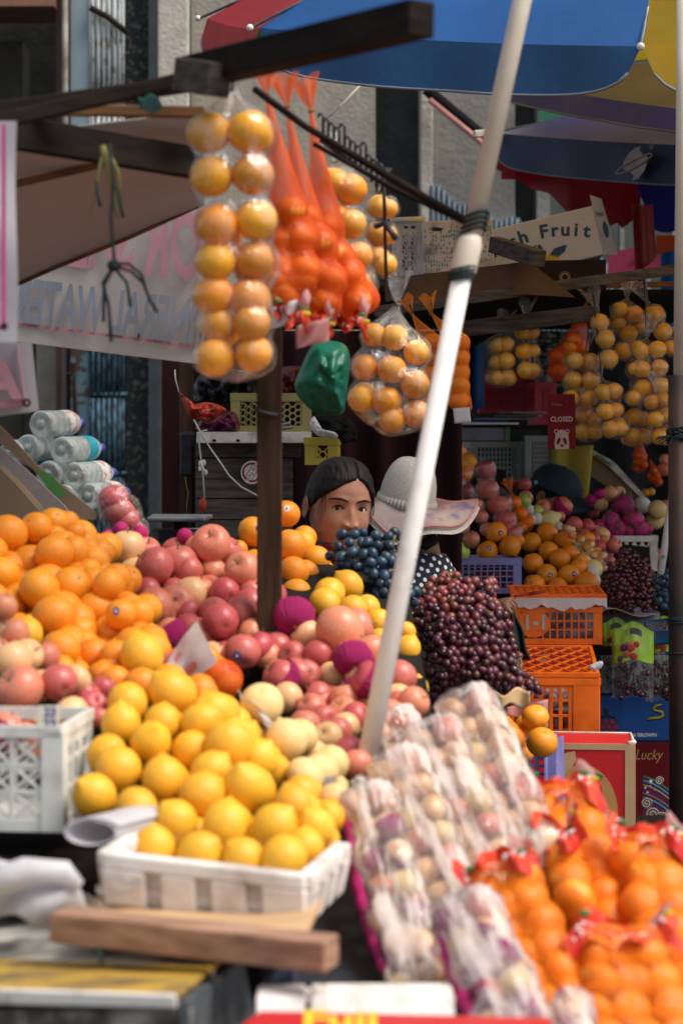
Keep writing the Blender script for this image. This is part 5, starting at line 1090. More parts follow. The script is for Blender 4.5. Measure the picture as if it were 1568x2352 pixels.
hb('clear bag of yellow oranges high in the middle of the right cluster','M3',[(1170,530,50),(1262,560,56),(1165,615,46),(1225,682,58),(1190,790,56),(1300,640,40)],(1215,460),None,Y=7.1)
hb('long clear bag of yellow oranges at the right, left column pair','M3',[(1300,790,56),(1405,780,58),(1308,905,56),(1418,895,56),(1312,1022,56),(1430,1010,56),(1255,1085,48),(1260,900,40)],(1335,715),(1318,330),Y=6.9)
hb('clear bag of yellow oranges highest at the right beside the white tube','M3',[(1392,560,58),(1440,668,58),(1490,770,50)],(1345,490),(1322,340),Y=6.98)
hb('lowest clear bag of yellow oranges at the right, left of the dark pole','M3',[(1260,1200,56),(1250,1322,56),(1315,1215,45),(1320,1330,48)],(1290,1140),None,Y=6.96)
hb('crinkled clear bag of yellow oranges touching the dark pole','M3',[(1370,1110,50),(1395,1220,54),(1420,1330,52),(1455,1100,42),(1470,1200,40),(1470,1300,40)],(1400,1050),None,Y=6.85)
# CLOSED sign
cs=empty('closed_sign',P(1288,1033,6.8),'dark maroon hanging sign reading CLOSED above a panda face','sign')
o_=P(1257,1032,6.8); w_=.0947; h_=.187; exs=Vector((.999,.04,.012)).normalized(); ezs=Vector((-.012,0,1)).normalized()
rp=[]
for (cx,cy,a0) in ((w_-.008,.008,-90),(w_-.008,h_-.008,0),(.008,h_-.008,90),(.008,.008,180)): rp+=circ(cx,cy,.008,n=6,a0=a0,a1=a0+90)
flat('sign_board',rp,o_,exs,ezs,M['box_maroon'],cs,th=.004,up=0)
sp_=mat('pale_pink_print',(.46,.32,.29),bstr=0); so_=o_-Vector((0,.006,0))
text('CLOSED',so_+exs*.0475+ezs*.094,exs,ezs,.0235,sp_,cs,align='CENTER',bold=.03,sx=.88)
text('foo',so_+exs*.027+ezs*.146,exs,ezs,.016,M['brown_print'],cs)
rm=MB(); ring(rm,.019,.151,.003,.0045,so_,exs,ezs,Vector((0,-1,0)),n=12); obj('logo_ring',rm,M['brown_print'],cs)
face=[(.024,.0),(.022,.022),(.025,.042)]+circ(.0475,.044,.0225,.022,n=14,a0=170,a1=10)+[(.072,.022),(.071,.0)]
flat('panda_head',face,so_,exs,ezs,sp_,cs)
for sx_ in (-1,1):
    flat('panda_ear',circ(.0475+sx_*.019,.060,.0075),so_,exs,ezs,sp_,cs,up=.0004); flat('ear_hollow',circ(.0475+sx_*.019,.0605,.0042),so_,exs,ezs,M['box_maroon'],cs,up=.0022)
    flat('panda_eye_patch',[(.0475+sx_*.011+p[0]*math.cos(.3)-sx_*p[1]*math.sin(.3),.028+sx_*p[0]*math.sin(.3)*0+p[1]) for p in circ(0,0,.0062,.0115)],so_,exs,ezs,M['box_maroon'],cs,up=.0022)
flat('panda_nose',circ(.0475,.012,.0055,.0042),so_,exs,ezs,M['box_maroon'],cs,up=.0022)

# ================================================================ LEFT BACK: BOTTLES, CARTON, CRATE WALL
def bottle(u,v,Y,label,r=.034,lab='teal_print'):
    c=P(u,v,Y); b=empty('water_bottle',c,label,'bottle','bottles stacked behind the carton'); ax=Vector((.36,1,.02)).normalized(); m=ax.to_track_quat('Z','Y').to_matrix(); ln=.21
    prof=[(.0,.004),(.5,.0),(.86,0),(1,.008),(1,.03),(.94,.036),(1,.042),(1,.058),(.94,.064),(1,.07),(1,.086),(.94,.092),(1,.098),(1,.15),(.85,.17),(.42,.19),(.36,.195),(.36,.21),(0,.21)]
    def fn(a,q):
        i=q*(len(prof)-1); k=min(int(i),len(prof)-2); f=i-k; rr=(prof[k][0]*(1-f)+prof[k+1][0]*f)*r; z=prof[k][1]*(1-f)+prof[k+1][1]*f
        return c+m@Vector((rr*math.cos(a*6.2832),rr*math.sin(a*6.2832),z))
    obj('bottle_body',MB().grid(fn,28,36,True),M['glass'],b,True)
    obj('base_dimple',MB().tube([c+m@Vector((0,0,.001+.004*k))for k in range(3)],[r*.5,r*.35,r*.1],12),M['glass'],b,True)
    obj('bottle_label',MB().tube([c+m@Vector((0,0,.10)),c+m@Vector((0,0,.145))],r*1.02,24,False),M[lab],b,True)
    obj('cap',MB().tube([c+m@Vector((0,0,.208)),c+m@Vector((0,0,.225))],r*.42,14),M['sticker_blue'],b,True)
wl=mat('pale_bottle_label',(.60,.62,.60),(.55,.25,.2),scale=60,bstr=0,lo=.5,hi=.56); M['wl']=wl
bl_='clear water bottle lying in the stack at the left, '
for (x,y,t,lb) in ((360,440,'topmost of the stack','wl'),(240,655,'second row, left one','teal_print'),(545,675,'second row right','teal_print'),(425,890,'third row, left one','wl'),(655,905,'third row, right one','wl'),(780,1090,'bottom right one','wl'),(90,700,'left end of the second row','teal_print'),(560,1100,'bottom row, left one','wl')):
    u,v=Q('Z8',x,y); bottle(u,v,5.05,bl_+t,lab=lb)
cbx=empty('carton_with_flaps',P(100,1200,4.7),'open brown cardboard carton with slanting flaps at the left edge','box')
def zpoly(name,pts,Y,th,m,c='Z8',Yr=0): 
    q=[P(*Q(c,*p),Y+Yr*i/len(pts)) for i,p in enumerate(pts)]; obj(name,MB().poly(q,th),m,cbx,bevel=.001)
zpoly('flap',[(-300,250),(0,450),(90,540),(330,800),(880,1240),(860,1300),(720,1300),(540,1120),(300,850),(0,610),(-300,420)],4.72,(0,.008,0),M['cardboard'])
zpoly('inner_flap',[(-300,430),(0,640),(300,900),(560,1150),(720,1330),(600,1330),(-300,700)],4.78,(0,.006,0),mat('grey_carton_inside',(.34,.31,.31)))
zpoly('box_side',[(-300,650),(0,830),(160,990),(380,1240),(420,1400),(-300,1400)],4.70,(0,.3,0),M['cardboard'])
flat('green_print_stripe',[Vector((0,0)),Vector((.035,-.012)),Vector((.072,-.058)),Vector((.055,-.07)),Vector((.04,-.06))],P(*Q('Z8',325,840),4.705),(1,0,0),(0,0,1),M['green_print'],cbx)
hang_bag('clear film bag of dark red apples standing up behind the apple heap at the left',None,'apple_red',L('Z8',(1020,1120,135),(1060,1220,130),(1130,1310,125),(1190,1400,115)),4.75,Q('Z8',930,960),None,mat='film_front',puff=1.2,name='bag_of_apples',cat='bag of apples',flare=0,wr=.06,back=.3,lo=False)
for (x,y) in ((680,550),(760,500),(880,520),(930,600),(990,850),(740,700),(1160,540),(1340,780)):
    u,v=Q('K1',x,y); c=P(u,v,4.62); rr=.017
    setp(obj('foam_net',MB().grid(lambda a,b:c+Vector((rr*(1+.07*math.sin(a*100))*math.cos(a*6.283)*math.cos((b-.5)*2.9),rr*math.sin(a*6.283)*math.cos((b-.5)*2.9),rr*1.1*math.sin((b-.5)*2.9))),60,12,True),M['foam_pink'],None,True),'crumpled magenta foam net tucked among the apples','foam net','loose magenta foam nets')
sc_=empty('weighing_scale',P(410,1240,5.3),'grey steel weighing scale behind the apple heap','scale')
obj('plate',MB().poly([P(338,1188,5.1),P(472,1188,5.05),P(489,1181,5.25),P(350,1180,5.4)],(0,0,-.012)),M['steel'],sc_,bevel=.004)
obj('neck',MB().tube([P(415,1195,5.2),P(415,1215,5.2)],.02,12),M['metal_dark'],sc_,True)
obj('body',MB().cbox(P(405,1240,5.25),.16,.16,.055),mat('scale_body',(.16,.17,.16)),sc_,bevel=.008)
obj('dial',MB().cbox(P(388,1232,5.16),.05,.004,.03),M['black_print'],sc_)
# wooden crate wall with foam slab on top
cwl=empty('wooden_crate',P(570,1230,6.4),'stack of grey wooden planks forming a crate with a round red and white sticker','crate')
rows_=[(1019,1051),(1053,1100),(1101,1144),(1146,1193),(1195,1240),(1242,1300)]
for i,(a,c) in enumerate(rows_):
    A_=P(449,c,6.4); x1=P(690 if i==0 else 672,c,6.4).x
    obj('plank',MB().box(A_+Vector((0,rnd(-.004,.004),0)),(x1-A_.x,0,0),(0,.02,0),(0,0,(c-a)/F*6.4)),M['wood_grey'],cwl,bevel=.002)
obj('corner_batten',MB().box(P(655,1300,6.43),(.03,0,0),(0,.03,0),(0,0,.38)),M['wood_dark'],cwl)
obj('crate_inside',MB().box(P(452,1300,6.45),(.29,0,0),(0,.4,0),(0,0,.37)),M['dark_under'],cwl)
osk=P(579,1085,6.39); e1=Vector((.87,0,-.5)); e2=Vector((.5,0,.87)); e1=Vector((1,0,0)); e2=Vector((0,0,1)); k6=6.39/F
flat('sticker',circ(0,0,26*k6,27*k6,n=32),osk,e1,e2,M['sticker_white'],cwl,th=.0006,up=.0005)
def band(r0,r1,a0,a1): 
    m_=MB(); ring(m_,0,0,r0*k6,r1*k6,osk,e1,e2,Vector((0,-1,0)),a0=a0,a1=a1,n=16); obj('sticker_print',m_,M['red_print'],cwl)
band(18,23,70,230); band(18,23,250,410)
dg=Vector((.50,0,.866)); dn=Vector((-.866,0,.5))
for s in (-1,1): obj('sticker_print',MB().beam(osk-dg*22*k6+dn*s*8*k6+Vector((0,-.002,0)),osk+dg*22*k6+dn*s*8*k6+Vector((0,-.002,0)),.001,1.6*k6,up=dn),M['red_print'],cwl)
text('Up Face',osk+dg*19*k6-dn*3.6*k6*-1,-dg,dn*-1,12.5*k6,M['red_print'],cwl,bold=.01)
text('EVERYDAY',osk,e1,e2,5.5*k6,M['red_print'],cwl,arc=(-21*k6,110,-9),sx=.9)
fs2=setp(obj('foam_slab',MB().box(P(451,1018,6.3),(P(712,1016,6.3)-P(451,1018,6.3)).x*Vector((1,0,0)),(0,.35,0),(0,0,.036)),M['foam_dirty'],None,bevel=.003),'grimy white styrofoam slab lying on the grey wooden crate','foam slab')
nt_=MB()
for u in (492,547,604): nt_.tube([P(u,1014,6.298),P(u,1009,6.298)],[.006,.005],8)
obj('notches',nt_,M['black'],fs2)
wood('dark upright timber left of the grey wooden crate',P(428,800,6.5),P(428,1300,6.5),.045,.04,'wood_post',name='wooden_post',cat='post',up=(0,1,0))
ps=empty('power_strip',P(429,1090,6.44),'black power strip fixed to the dark upright timber','power strip')
obj('strip_body',MB().cbox(P(429,1042,6.45),.040,.03,.135),M['dark_plastic'],ps,bevel=.004)
for k in range(4):
    for s in (-1,1): obj('socket',MB().cbox(P(429+s*6,1006+k*24,6.433),.008,.004,.018),M['black_print'],ps)
obj('tape',MB().cbox(P(429,995,6.44),.046,.036,.012),M['film_milk'],ps)
wc=mat('white_cable',(.60,.58,.52),bstr=0); M['wc']=wc
def zs(pts,Y,r,m,name,label,cat='cable',c='Z4'): return setp(strand([P(*Q(c,*p),Y) for p in pts],r,m,name),label,cat)
zs([(0,-60),(5,40),(45,195)],6.2,.0025,wc,'cable','short white cable above the red plastic bag')
zs([(215,505),(290,650),(400,830),(520,1000),(620,1150),(760,1280),(960,1385),(1010,1400)],6.25,.003,wc,'cable','white twin cable sagging across the grey wooden crate')
zs([(370,628),(310,640),(275,690),(280,830),(300,970),(325,1200),(338,1410)],6.3,.003,wc,'cable','white cable dropping to the small red plug')
zs([(120,1160),(130,1260),(155,1340),(135,1480),(140,1580)],6.44,.002,M['straw'],'cord','thin pale cord hanging under the black power strip','cord')
setp(obj('red_plug',MB().ell(P(*Q('Z4',320,1480),6.28),.013,.01,.023,12,8),M['red_bag'],None,True),'small red wrapped plug at the end of the white cable','plug')
bw=obj('white_bow',MB().ell(P(*Q('Z4',290,1010),6.28),.006,.004,.010,10,8).ell(P(*Q('Z4',330,1000),6.28),.007,.004,.010,10,8).ell(P(*Q('Z4',350,1110),6.28),.007,.004,.009,10,8).ell(P(*Q('Z4',285,1070),6.28),.005,.004,.008,10,8).tube([P(*Q('Z4',300,1000),6.275),P(*Q('Z4',345,1120),6.275)],.003,6),M['white_print'],None,True); setp(bw,'small white plastic tie on the white cable','tie')
def blob(name,label,cat,pts,Y,th,mt,c='D',wr=.15,solid=0):
    """soft bag: outline filled and puffed towards the viewer and away"""
    q=[Q(c,*p) for p in pts]; cu=sum(p[0] for p in q)/len(q); cv=sum(p[1] for p in q)/len(q); n=len(q); sd=rnd(0,50)
    def rim(a):
        x=a*n; i=int(x)%n; f=x-int(x); p0,p1,p2,p3=(q[(i+k-1)%n] for k in range(4))
        return tuple(.5*((2*p1[k])+(-p0[k]+p2[k])*f+(2*p0[k]-5*p1[k]+4*p2[k]-p3[k])*f*f+(-p0[k]+3*p1[k]-3*p2[k]+p3[k])*f**3) for k in (0,1))
    def fn(a,b):
        ph=(b-.5)*math.pi; w=math.cos(ph); x,y=rim(a%1.0); u=cu+(x-cu)*w; v=cv+(y-cv)*w
        nn=.35*wr*math.sin(u/4.5+math.sin(v/26)*2)*b*(1-b)*4+noise.noise(Vector((u/22,v/22,sd)))*wr+noise.noise(Vector((u/9,v/9,sd)))*wr*.5
        return P(u,v,Y+math.sin(ph)*th*(1+nn*2))
    return setp(obj(name,MB().grid(fn,48,26,True),mt,None,True),label,cat)
blob('plastic_bag','crumpled red plastic bag hanging from the dark timber','bag',[(48,200),(130,260),(215,330),(330,310),(470,330),(590,400),(500,480),(380,550),(300,520),(190,495),(110,370)],6.1,.05,M['red_bag'],'Z4',.5)
blob('plastic_bag','shiny dark magenta bundle on the foam slab','bag',[(250,640),(280,520),(420,500),(540,440),(650,410),(720,480),(730,640),(500,655)],6.35,.07,M['magenta_bag'],'Z4',.4)
blob('plastic_bag','large black plastic bag behind the yellow crate','bag',[(215,300),(230,60),(400,-60),(700,-60),(930,0),(940,260),(700,300),(560,330),(400,310)],6.7,.12,M['dark_plastic'],'Z4',.4)
blob('plastic_bag','dark red bundle behind the yellow crate','bag',[(1150,200),(1150,-60),(1500,-80),(1520,230),(1300,270)],6.8,.1,mat('dark_red_plastic',(.10,.008,.008),rough=.4),'Z4',.4)
blob('plastic_bag','taut green plastic bag hanging beside the three-column bag','bag',L('M2',(560,740,0),(660,730,0),(755,760,0),(785,850,0),(770,1000,0),(755,1110,0),(730,1190,0),(610,1190,0),(520,1140,0),(435,1025,0),(480,880,0)),4.95,.09,M['green_bag'],'D',.25) if False else blob('plastic_bag','taut green plastic bag hanging beside the three-column bag','bag',[(560,735),(660,725),(755,755),(785,850),(770,1000),(755,1110),(735,1185),(610,1190),(520,1145),(435,1025),(480,880)],4.95,.09,M['green_bag'],'M2',.09)
crate('olive-yellow honeycomb crate tilted behind the wooden post',P(530,992,6.45),3,.26,.2,.125,mat('olive_yellow_plastic',(.30,.26,.09),(.24,.2,.07),rough=.5),'hex',16,6,.005)
crate('small bright yellow lattice crate behind the woman',P(700,1068,6.15),-3,.10,.16,.085,M['crate_yellow'],'hex',7,3,.005)
setp(obj('metal_bars',MB().tube([P(*Q('Z4',1150,620),6.2),P(*Q('Z4',1350,590),6.2)],.006,6).tube([P(*Q('Z4',1170,580),6.2),P(*Q('Z4',1320,545),6.2)],.005,6),M['steel'],None,True),'two grey metal bars lying on the foam slab','bars')
blob('cloth','white rag beside the yellow lattice crate','cloth',[(530,1250),(560,1200),(600,1280),(690,1300),(700,1335),(580,1320)],6.0,.04,M['white_bag'],'M2',.4)
blob('black_cloth','black cloth bundle above the woman','cloth',[(560,1190),(760,1200),(830,1330),(740,1370),(700,1330),(600,1270)],6.05,.05,M['black'],'M2',.4)
setp(obj('dark_curtain',MB().grid(lambda u,v:P(640+u*420,760+v*700,7.0+.04*math.sin(u*30)),60,4),mat('dark_maroon_curtain',(.035,.007,.010),rough=.9),None,True,solid=.004),'dark maroon curtain behind the woman and the hat','curtain')
setp(obj('dark_board',MB().box(P(385,1400,7.2),(.42,0,0),(0,.03,0),(0,0,1.05)),M['dark_under'],None),'black panel behind the grey wooden crate','panel')
setp(obj('dark_board',MB().box(P(372,1500,6.62),(.055,0,0),(0,.03,0),(0,0,1.1)),mat('dark_red_post',(.05,.008,.008),rough=.8),None),'dark red board left of the upright timber','panel')

# ================================================================ GRAPES
GH=[Q('K3',*p) for p in ((-150,1010),(-130,900),(-60,850),(0,805),(150,785),(380,800),(400,900),(470,1000),(500,1180),(545,1330),(600,1420),(670,1490),(620,1568))]
GH+=[Q('K6',*p) for p in ((600,325),(500,290),(300,335),(150,290),(20,330))]+[Q('K5',*p) for p in ((1270,330),(1240,230),(1160,120))]+[Q('K2',*p) for p in ((1150,1440),(1190,1300),(1150,1150),(1120,1050))]
grapes(GH,4.9,11.5,9,['grape_red','grape_red','grape_dark'],'bunch in the big heap of dark red grapes right of the white pole','bunches in the red grape heap',bulge=.20,lean=.15,topk=('grape_light',.42),dens=1.12)
GB=[Q('K2',*p) for p in ((645,610),(690,535),(745,480),(860,505),(1000,485),(1060,510),(1110,600),(1110,780),(1200,820),(1215,950),(1130,960),(1090,1000),(950,1010),(870,860),(740,760),(650,740))]
grapes(GB,4.8,14,3,['grape_blue'],'bunch of dusty blue-black grapes in front of the woman','bunches of blue grapes',bulge=.10,lean=.1)
GR=[Q('Z6',*p) for p in ((640,1660),(700,1600),(870,1640),(930,1750),(1020,1740),(1060,1850),(1160,1880),(1160,1960),(1210,2080),(1220,2260))]+[Q('K3',*p) for p in ((1400,960),(1330,1010),(1210,1030),(1120,1000),(1070,920),(1055,830))]+[Q('Z6',*p) for p in ((380,2180),(380,2060),(440,2000),(450,1890),(570,1790))]
grapes(GR,7.1,7.0,4,['grape_red','grape_dark'],'bunch in the smaller heap of dark grapes at the right','bunches in the right grape heap',bulge=.12,lean=.1,dens=1.0)
grapes([(1505,1320),(1535,1310),(1560,1330),(1560,1410),(1520,1405),(1505,1380)],6.9,9,1,['grape_blue'],'bunch of blue grapes at the right edge behind the dark pole',None,bulge=.06)
ug=empty('fruit_table',P(1080,1700,4.95),'dark table and torn carton under the big heap of red grapes','table')
obj('heap_board',MB().poly([P(960,1620,4.85),P(1190,1620,4.85),P(1140,1420,5.25),P(940,1360,5.3)],(0,.03,0)),M['dark_under'],ug)
obj('torn_carton',MB().grid(lambda u,v:P(1085+u*130,1600+v*35-18*u+8*math.sin(u*14+v*2),4.62+.02*math.sin(u*9)),24,6),M['cardboard_tan'],ug,True,solid=.003)
obj('table_top',MB().box((.05,4.75,P(0,1660,4.7).z-.03),(.30,0,0),(0,.7,0),(0,0,.03)),M['wood_dark'],ug)
for x in (.08,.30): obj('leg',MB().box((x,4.75,0),(.04,0,0),(0,.04,0),(0,0,.90)),M['wood_dark'],ug)

# ================================================================ RIGHT STALL
YR=lambda u,v:7.75-(v-1180)/190*.55
OR=L('K3',(715,522,68),(820,565,60),(615,580,63),(725,635,62),(855,650,60),(795,685,67),(625,710,67),(715,782,67,'orange','b:in the middle of the right stall pile'),(850,785,68,'orange','b:low right of the right stall pile'),(910,735,52),(640,850,66),(780,860,60),(960,835,76),(620,830,50),(930,690,45))
pile('orange',OR,YR,'orange in the pyramid on the orange crate at the right stall','oranges in the right stall pyramid')
OC=L('K3',(393,515,70,'orange','b:highest over the lilac crate'),(460,490,62),(530,565,42),(480,608,73),(340,635,68,'orange','b:standing on the rim of the lilac crate'))
pile('orange',OC,lambda u,v:7.42,'orange lying above the lilac crate at the right stall','oranges above the lilac crate')
pile('green_apple',L('K3',(165,635,68)),lambda u,v:7.35,'bright green apple above the lilac crate',None)
pile('apple_pale',L('K3',(50,545,52),(62,640,48),(-5,590,45),(10,500,40)),lambda u,v:7.6,'pale apple wrapped beside the green apple','wrapped pale apples')
def fb_(label,lst,knot,kind='apple_red',Y=7.5,m='film',**k): return hang_bag(label,None,kind,L('K3',*lst),Y,Q('K3',*knot),None,mat=m,name='bag_of_apples' if 'apple' in kind else 'bagged_fruit',cat='bag of fruit',flare=0,back=.3,**k)
fb_('tall clear bag of dark red apples leaning right of the hat',[(325,125,65),(340,245,70),(405,345,70),(450,440,68),(500,520,50)],(300,40),Y=7.5)
fb_('narrow clear bag of apples between the hat brim and the tall bag',[(268,345,42),(300,420,46),(340,500,46)],(240,270),kind='apple_pink',Y=7.45)
fb_('clear bag of apples with a magenta net under the hat brim',[(150,400,42),(180,480,48),(240,560,52)],(120,330),kind='apple_pink',Y=7.35)
fb_('clear bag of dark apples behind the hat brim',[(140,210,60),(200,260,55),(215,350,48)],(110,120),Y=7.6)
fb_('clear bag of yellow oranges just above the hat brim',[(20,30,48),(-30,0,50),(50,90,60),(60,165,55),(-10,110,50)],(-30,-90),kind='yellow_orange',Y=7.6)
fb_('clear bag of dark oranges behind the wrapped apples',[(150,10,60),(205,80,68),(120,100,50),(90,-30,50),(190,150,55)],(90,-110),kind='orange',Y=7.8)
pile('green_apple',L('K3',(570,320,46),(650,385,40)),lambda u,v:7.8,'green pear-coloured fruit behind the orange net at the right stall','green fruit behind the pyramid')
hang_bag('small orange net of mandarins lying beside the tall apple bag',None,'mandarin',L('K3',(510,330,42),(550,400,42),(590,450,42),(560,480,36)),7.65,Q('K3',490,270),None,mat='net',name='net_of_mandarins',cat='net of mandarins',flare=.8)
setp(obj('red_wrap',MB().grid(lambda a,b:P(*Q('K3',440+a*95+b*20,180+a*20+b*60-30*math.sin(a*3)*b),7.7+.02*math.sin(a*9+b*4)),12,8),M['red_bag'],None,True,solid=.001),'orange-red plastic scrap behind the tall apple bag','wrap')
pr=L('K3',(735,435,62),(850,520,45),(935,640,58),(1000,745,66),(880,580,48))
for (u,v,r) in pr:
    o=fruit('pear',P(u,v,YR(u,v)+.06),r*7.5/F,'pale yellow-green pear in the row beside the orange pyramid','pears beside the pyramid',rot=(R_(rnd(-50,-20)),R_(rnd(40,90)),R_(rnd(-30,30))),extra=False)
for (x,y,r) in ((605,380,32),(650,430,34),(620,440,28),(790,480,25),(905,600,28),(955,700,34),(1000,770,34),(1020,820,30),(895,660,26)):
    u,v=Q('K3',x,y); c=P(u,v,YR(u,v)+.02); rr=r*.3662*7.4/F
    setp(obj('foam_net',MB().grid(lambda a,b:c+Vector((rr*(1+.10*math.sin(a*60))*math.cos(a*6.283)*math.cos((b-.5)*2.9),rr*math.sin(a*6.283)*math.cos((b-.5)*2.9),rr*1.2*(1+.1*math.sin(b*40))*math.sin((b-.5)*2.9))),60,20,True),M['foam_white'],None,True),'white foam net tucked among the pears','foam net','white foam nets at the pears')
hang_bag('glossy film bag of small yellow fruit running down between pears and apples',None,'yellow_orange',L('K3',(830,490,26),(870,530,26),(920,560,28),(960,610,28),(1000,660,28),(1040,700,28),(1065,740,26),(985,590,24),(1060,660,24)),7.5,Q('K3',790,460),None,mat='film_milk',flare=0,wr=.12)
RA=L('K3',(815,352,60,'apple_pink','p:beside the dark cap'),(690,360,50,'apple_pink'),(580,300,46,'apple_pink'),(575,215,42,'apple_red'),(790,420,38,'apple_pink'),(885,468,52,'apple_red'),(968,480,50,'apple_red'),(1060,528,48,'apple_pale'),(1000,560,50,'apple_red'),(1070,580,46,'apple_pink'),(1040,610,46,'apple_red'),(1085,650,44,'apple_red'),(1135,600,50,'apple_pink'),(1105,695,36,'apple_red'),(1125,720,30,'apple_red'),(940,540,46,'apple_red'),(1020,510,40,'apple_pink'),(1100,620,40,'apple_red'))
pile('apple_red',RA,lambda u,v:7.95-(v-1180)/190*.5,'apple in the red row at the right stall below the dark cap','apples in the right stall row')
pile('orange',L('K3',(965,560,48),(1025,640,34),(1040,660,30)),lambda u,v:7.62,'orange lying among the red apples of the right stall','oranges among the right apples')
RB=L('K3',(1110,275,50,'apple_pale'),(1165,265,38,'apple_pale'),(1045,335,50,'apple_pale'),(965,345,40,'apple_pink'),(1000,390,40,'apple_red'))
pile('apple_pale',RB,lambda u,v:8.5,'apple behind the dark cap near the dragon fruit','apples behind the cap')
for (x,y,r) in ((990,310,34),(1045,275,34),(905,500,26),(930,495,22),(1120,550,16)):
    u,v=Q('K3',x,y); c=P(u,v,7.9 if y>400 else 8.45); rr=r*.3662*8.2/F
    setp(obj('foam_net',MB().grid(lambda a,b:c+Vector((rr*(1+.08*math.sin(a*80))*math.cos(a*6.283)*math.cos((b-.5)*2.9),rr*math.sin(a*6.283)*math.cos((b-.5)*2.9),rr*math.sin((b-.5)*2.9))),60,12,True),M['foam_pink'],None,True),'magenta foam net at the right stall near the dark cap','foam net','magenta foam nets at the right stall')
random.seed(5)
for i,(x,y,r) in enumerate(((1190,345,76),(1115,440,60),(1255,440,72),(1150,495,68),(1290,492,66),(1040,470,40),(1345,495,36),(1225,500,55))):
    u,v=Q('K3',x,y); c=P(u,v,8.35+ (0 if y>400 else .08)); rr=r*.3662*8.35/F; b=empty('dragon_fruit',c,'pink dragon fruit with dark scale tips heaped on the white lattice crate','dragon fruit','dragon fruits on the white crate')
    obj('fruit_body',MB().ell(c,rr,rr*.95,rr*.88,24,16),M['dragon'],b,True)
    mb=MB()
    for k in range(26):
        th=rnd(0,6.283); ph=rnd(-1.3,1.4); nrm=Vector((math.cos(th)*math.cos(ph),math.sin(th)*math.cos(ph),math.sin(ph))); p=c+Vector((nrm.x*rr,nrm.y*rr*.95,nrm.z*rr*.88)); up_=(Vector((0,0,1))-nrm*nrm.z).normalized(); s_=nrm.cross(up_)
        l=rr*rnd(.4,.65); mb.add([p-s_*l*.22,p+s_*l*.22,p+up_*l*.8+nrm*l*.5],[(0,1,2)])
    obj('scales',mb,M['scale_green'],b)
crate('white lattice crate under the dragon fruits',P(1403,1312,8.2),3,.19,.2,.145,M['crate_white'],'diamond',4,2,.006)
pile('asian_pear',L('K3',(1405,375,60),(1392,445,56),(1440,410,45)),lambda u,v:8.45,'pale yellow pear right of the dragon fruits','pears by the dragon fruits')
setp(obj('foam_net',MB().ell(P(*Q('K3',1310,345),8.6),.037,.035,.037,20,14),M['foam_white'],None,True),'white foam net behind the dragon fruits','foam net')
pile('apple_pink',L('K3',(1400,665,48),(1455,350,35),(1450,120,45),(1450,60,35)),lambda u,v:8.5,'reddish apple at the far right beside the dark pole','apples by the dark pole')
fb_('small net of orange citrus hanging far right under the yellow bags',[(1275,35,22),(1312,45,22),(1275,78,24),(1322,92,22),(1270,115,20),(1300,75,20)],(1300,-70),kind='mandarin',Y=9,m='net_red')
fb_('small net of orange citrus lowest at the far right',[(1385,130,26),(1380,180,24),(1412,200,22),(1400,160,22)],(1360,60),kind='mandarin',Y=9,m='net_red')
pile('yellow_orange',L('K3',(1330,268,26),(1365,262,26)),lambda u,v:8.8,'bright orange pepper-shaped fruit behind the dragon fruits','bright fruit behind the dragon fruits')
wbx=empty('flattened_carton',P(1430,1140,8.8),'flattened grey-brown carton slanting down behind the dragon fruits','box')
obj('sheet',MB().poly([P(*Q('K3',*p),8.8) for p in ((985,30),(1010,0),(1120,100),(1310,300),(1180,290),(985,160))],(0,.01,0)),M['cardboard'],wbx)
obj('edge',MB().poly([P(*Q('K3',*p),8.78) for p in ((985,20),(1000,0),(1130,70),(1330,290),(1300,300),(1110,110))],(0,.01,0)),M['foam_dirty'],wbx)
obj('green_print_stripe',MB().poly([P(*Q('K3',*p),8.765) for p in ((1010,30),(1030,28),(1110,85),(1115,105))],(0,.004,0)),M['green_print'],wbx)
random.seed(11)
# yellow paper bag, white crates, papers, red crates
setp(obj('paper_bag',MB().grid(lambda u,v:P(1272+u*(88-12*v),1030-8*u+v*(140-20*u),8.75+.03*math.sin(u*5)),14,10),M['yellow_bag'],None,True,solid=.03),'stiff yellow bag behind the dark cap','bag')
crate('grey-white slotted crate behind the wrapped apples',P(1080,1108,8.9),6,.25,.2,.18,M['crate_grey'],'grid',11,6,.006)
crate('grey-white slotted crate left of the yellow bag',P(1205,1100,8.8),-10,.14,.15,.19,M['crate_grey'],'grid',8,7,.006)
crate('red slotted crate behind the small hanging bags',P(1100,948,9.3),-2,.26,.22,.20,M['crate_red'],'slots',12,3,.006)
crate('smaller red crate right of the first red crate',P(1228,975,9.0),4,.095,.2,.19,M['crate_red'],'grid',5,4,.006)
pp_=empty('paper_stack',P(1150,980,8.3),'loose stack of magazines and papers on a shelf under the red crates','papers')
for i,(u,v,w_,hh_,a,m_) in enumerate(((1160,962,.24,.14,8,'grey_print'),(1120,968,.16,.12,-6,'box_blue'),(1190,955,.18,.14,-14,'brown_print'),(1200,948,.16,.12,20,'grey_print'))):
    c=P(u,v,8.3); obj('magazine',MB().cbox(c,w_,.14,.007,R_(a)),M[m_],pp_)
obj('white_edge',MB().box(P(1020,975,8.1),(.30,0,0),(0,.02,0),(0,0,.008)),M['white_print'],pp_); obj('shelf',MB().box(P(1010,985,8.12),(.5,0,0),(0,.5,0),(0,0,.012)),M['wood_dark'],pp_)
gb=empty('printed_carton',P(1100,1005,8.15),'low pale carton with a green corner under the papers','box'); obj('box_body',MB().box(P(1050,1012,8.1),(.21,0,0),(0,.2,0),(0,0,.052)),M['grey_print'],gb,bevel=.003); obj('green_corner',MB().box(P(1160,1012,8.09),(.018,0,0),(0,.2,0),(0,0,.053)),M['green_print'],gb)
